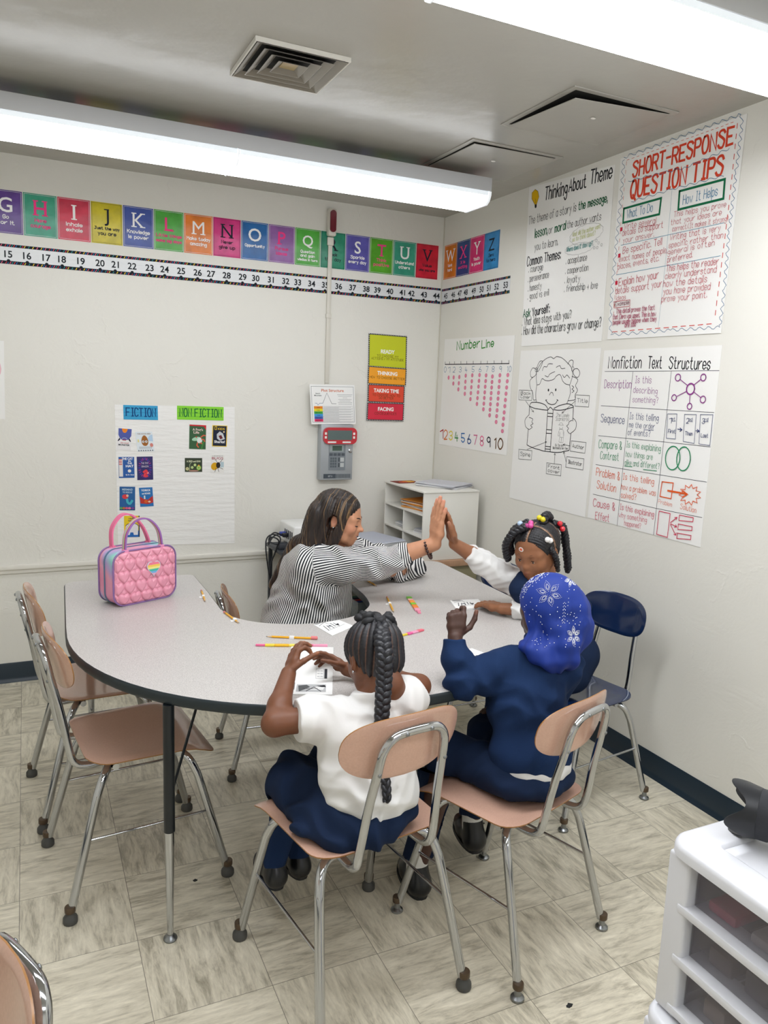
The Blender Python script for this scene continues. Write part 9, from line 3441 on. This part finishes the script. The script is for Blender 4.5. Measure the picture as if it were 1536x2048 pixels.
raw_mesh('body', V, F, skin('skin_warm_brown'), P4, tint(V, '#8f5f42', [(p, .016, '#c48a72', .5) for p in tipsR] + hdR.blobs('#8c4440', '#a06a48')))
face_details(hdR, P4, mat('brow_dark', '#2a1a12', .7), (0, -.006), kid=True)
sk = MB()
Mst = Matrix.Translation(Vector(tuple(hdR.P(.06, .368, .20)))) @ Matrix([list(r_) + [0] for r_ in np.stack([hdR.R[:, 0], hdR.R[:, 2], unit(hdR.R[:, 1] + hdR.R[:, 2] * .35)], 1)] + [[0, 0, 0, 1]])
sk.lathe([(0.0, .0012), (.0095, .0012), (.0095, .0)], 16, 0, Mst)
sk.lathe([(0.0, .0020), (.0055, .0018), (.0055, .0013)], 12, 1, Mst)
child_build(sk, 'round_sticker', [mat('sticker_white', '#f0e6e4', .5), mat('sticker_orange', '#e2683c', .5)], P4)
# shirt
S = SDF()
RR = np.stack([unit(sRR - sLR), unit(np.cross(_UP, sRR - sLR)), _UP], 1)
S.el(cheR, (.118, .098, .13), RR, .04)
S.el(hipR + V3(0, 0, .05), (.125, .105, .10), RR, .04)
S.chain([sLR, nkR - V3(0, 0, .06), sRR], [.054, .06, .054], .035)
cR = eRR + (wRR - eRR) * .52
S.chain([sRR, sRR + (eRR - sRR) * .5 + V3(0, 0, -.008), eRR + V3(0, 0, -.004), cR], [.056, .052, .044, .038], .02)
cL = eLR + (wLR - eLR) * .80
S.chain([sLR, eLR, cL], [.056, .046, .034], .02)
S.rc(cL - unit(wLR - eLR) * .035, cL, .036, .036, .004)
S.cut(cR, wRR - eRR, .09)
S.cut(cL, wLR - eLR, .07)
S.cut(nkR + V3(0, 0, -.012), (0, 0, 1), .09)
S.disp(folds(.0065, [((.6, .5, .7), 75, 1), ((.2, -.5, 1.0), 58, .8), ((.8, .2, -.5), 130, .35)], 21))
V, F = S.mesh(.0035)
raw_mesh('white_shirt', V, F, BLOUSE, P4)
S = SDF()
S.el(cheR + V3(.004, 0, -.005), (.122, .106, .135), RR, .03)
S.el(hipR + V3(0, 0, .045), (.138, .125, .105), RR, .04)
for sx in (-1, 1):
    S.chain([cheR + RR @ V3(.07 * sx, .06, .07), nkR + RR @ V3(.062 * sx, .015, -.022), cheR + RR @ V3(.07 * sx, -.07, .07)], [.03, .024, .03], .02)
S.chain([at(1046, 1155, 2.80), at(1040, 1178, 2.77), at(1048, 1198, 2.78)], [.026, .034, .034], .03)
for hj, kn_, an_ in legR:
    S.chain([hj, kn_ + V3(.02, 0, 0)], [.076, .062], .03)
V, F = S.mesh(.0045)
raw_mesh('navy_pinafore', V, F, NAVY2, P4)
for hj, kn_, an_ in legR:
    S = SDF()
    S.chain([kn_ + V3(-.01, 0, -.02), kn_ + (an_ - kn_) * .45, an_], [.049, .044, .033], .02)
    V, F = S.mesh(.005)
    raw_mesh('tights', V, F, NAVY, P4)
    shoe(P4, an_ * V3(1, 1, 0) + V3(.015, 0, .062), an_ * V3(1, 1, 0) + V3(-.115, 0, .062), an_ + V3(0, 0, .005), .031)
# hair with parting lines
S = SDF()
P = hdR.P
S.el(P(0, -.09, .15), np.array([.398, .45, .385]) * hdR.H, hdR.R, .01)
S.el(P(0, -.26, -.10), np.array([.30, .22, .24]) * hdR.H, hdR.R, .02)
S.sp(P(0, .64, -.12), .555 * hdR.H, .012, True)
for sx in (-1, 1):
    S.el(P(.42 * sx, .0, -.14), np.array([.12, .20, .17]) * hdR.H, hdR.R, .015, True)


def partings(Q):
    L = (Q - hdR.c) @ hdR.R / hdR.H
    d1 = np.abs(L[:, 0] + .02) + 10 * (L[:, 1] < -.1)
    d2 = np.abs(L[:, 1] - .02 + .15 * np.abs(L[:, 0]))
    d3 = np.abs(L[:, 1] + .28 + .1 * np.abs(L[:, 0]))
    return np.minimum(np.minimum(d1, d2), d3)


S.disp(lambda Q: .004 * np.exp(-(partings(Q) / .018) ** 2) + .0012 * np.sin(Q @ V3(420, 300, 520)) + .0008 * np.sin(Q @ V3(-620, 510, 310)))
V, F = S.mesh(.0028)
w_ = np.exp(-(partings(V) / .014) ** 2)[:, None]
C_ = np.array(srgb('#17161a')[:3])[None] * (1 - w_) + np.array(srgb('#a98468')[:3])[None] * w_
raw_mesh('parted_hair', V, F, mat('hair_black_rows', '#15151b', .5), P4, C_)


def twist(pts, r, turns, name):
    pth = [np.array(p) for p in catmull(pts, 10)]
    mb = MB()
    for k in range(2):
        q, rs = [], []
        for i, p in enumerate(pth):
            tg = unit(pth[min(i + 1, len(pth) - 1)] - pth[max(i - 1, 0)])
            s1 = unit(np.cross(tg, _FH))
            s2 = np.cross(tg, s1)
            a = i / (len(pth) - 1) * turns * 2 * PI + k * PI
            q.append(p + (s1 * math.cos(a) + s2 * math.sin(a)) * r * .55)
            rs.append(r * (.72 if i < len(pth) - 4 else .45))
        mb.tube(q, rs, n=8)
    return child_build(mb, name, HAIRB, P4)


twist([P(.05, .12, .53), P(.22, .28, .47), P(.36, .34, .27), P(.41, .33, .06), P(.40, .32, -.10)], .014, 7, 'twisted_braid')
twist([P(.12, -.05, .53), P(.32, .10, .43), P(.43, .14, .15), P(.44, .13, -.08)], .013, 7, 'twisted_braid')
twist([P(-.16, -.42, .36), P(-.24, -.60, .22), P(-.25, -.62, -.10), P(-.26, -.60, -.42), P(-.25, -.58, -.70)], .014, 9, 'twisted_braid')
twist([P(.10, -.42, .40), P(.05, -.62, .25), P(.02, -.62, -.10), P(.04, -.56, -.48)], .013, 8, 'twisted_braid')
twist([P(-.35, .08, .14), P(-.42, .05, -.04), P(-.42, .03, -.30)], .010, 5, 'twisted_braid')
twist([P(-.12, -.16, .50), P(-.14, -.20, .59), P(-.12, -.34, .56), P(-.10, -.44, .42)], .014, 3, 'twisted_braid')
for (x, y, z), c in (((-.03, .10, .555), 'pink'), ((.03, .13, .555), 'magenta'), ((-.0, .04, .575), 'pink'), ((.20, .08, .555), 'pale blue'),
                     ((-.36, .06, .29), 'white'), ((-.34, .11, .33), 'white'), ((-.15, -.13, .585), 'yellow'), ((-.08, -.13, .61), 'yellow'),
                     ((-.28, -.46, .36), 'red'), ((-.33, -.44, .27), 'red'), ((-.42, .03, -.31), 'black'), ((-.25, -.58, -.70), 'black')):
    b_ = MB()
    b_.sphere(tuple(P(x, y, z)), .0105 if c != 'black' else .009, 12)
    child_build(b_, 'hair_bead', mat('bead_' + c.replace(' ', '_'), {'pink': '#d8489a', 'magenta': '#a83078', 'pale blue': '#b4cce8', 'white': '#f0efee', 'yellow': '#d8c81e', 'red': '#d21e2e', 'black': '#17171b'}[c], .15, coat=.5), P4)['label'] = c + ' hair bead'
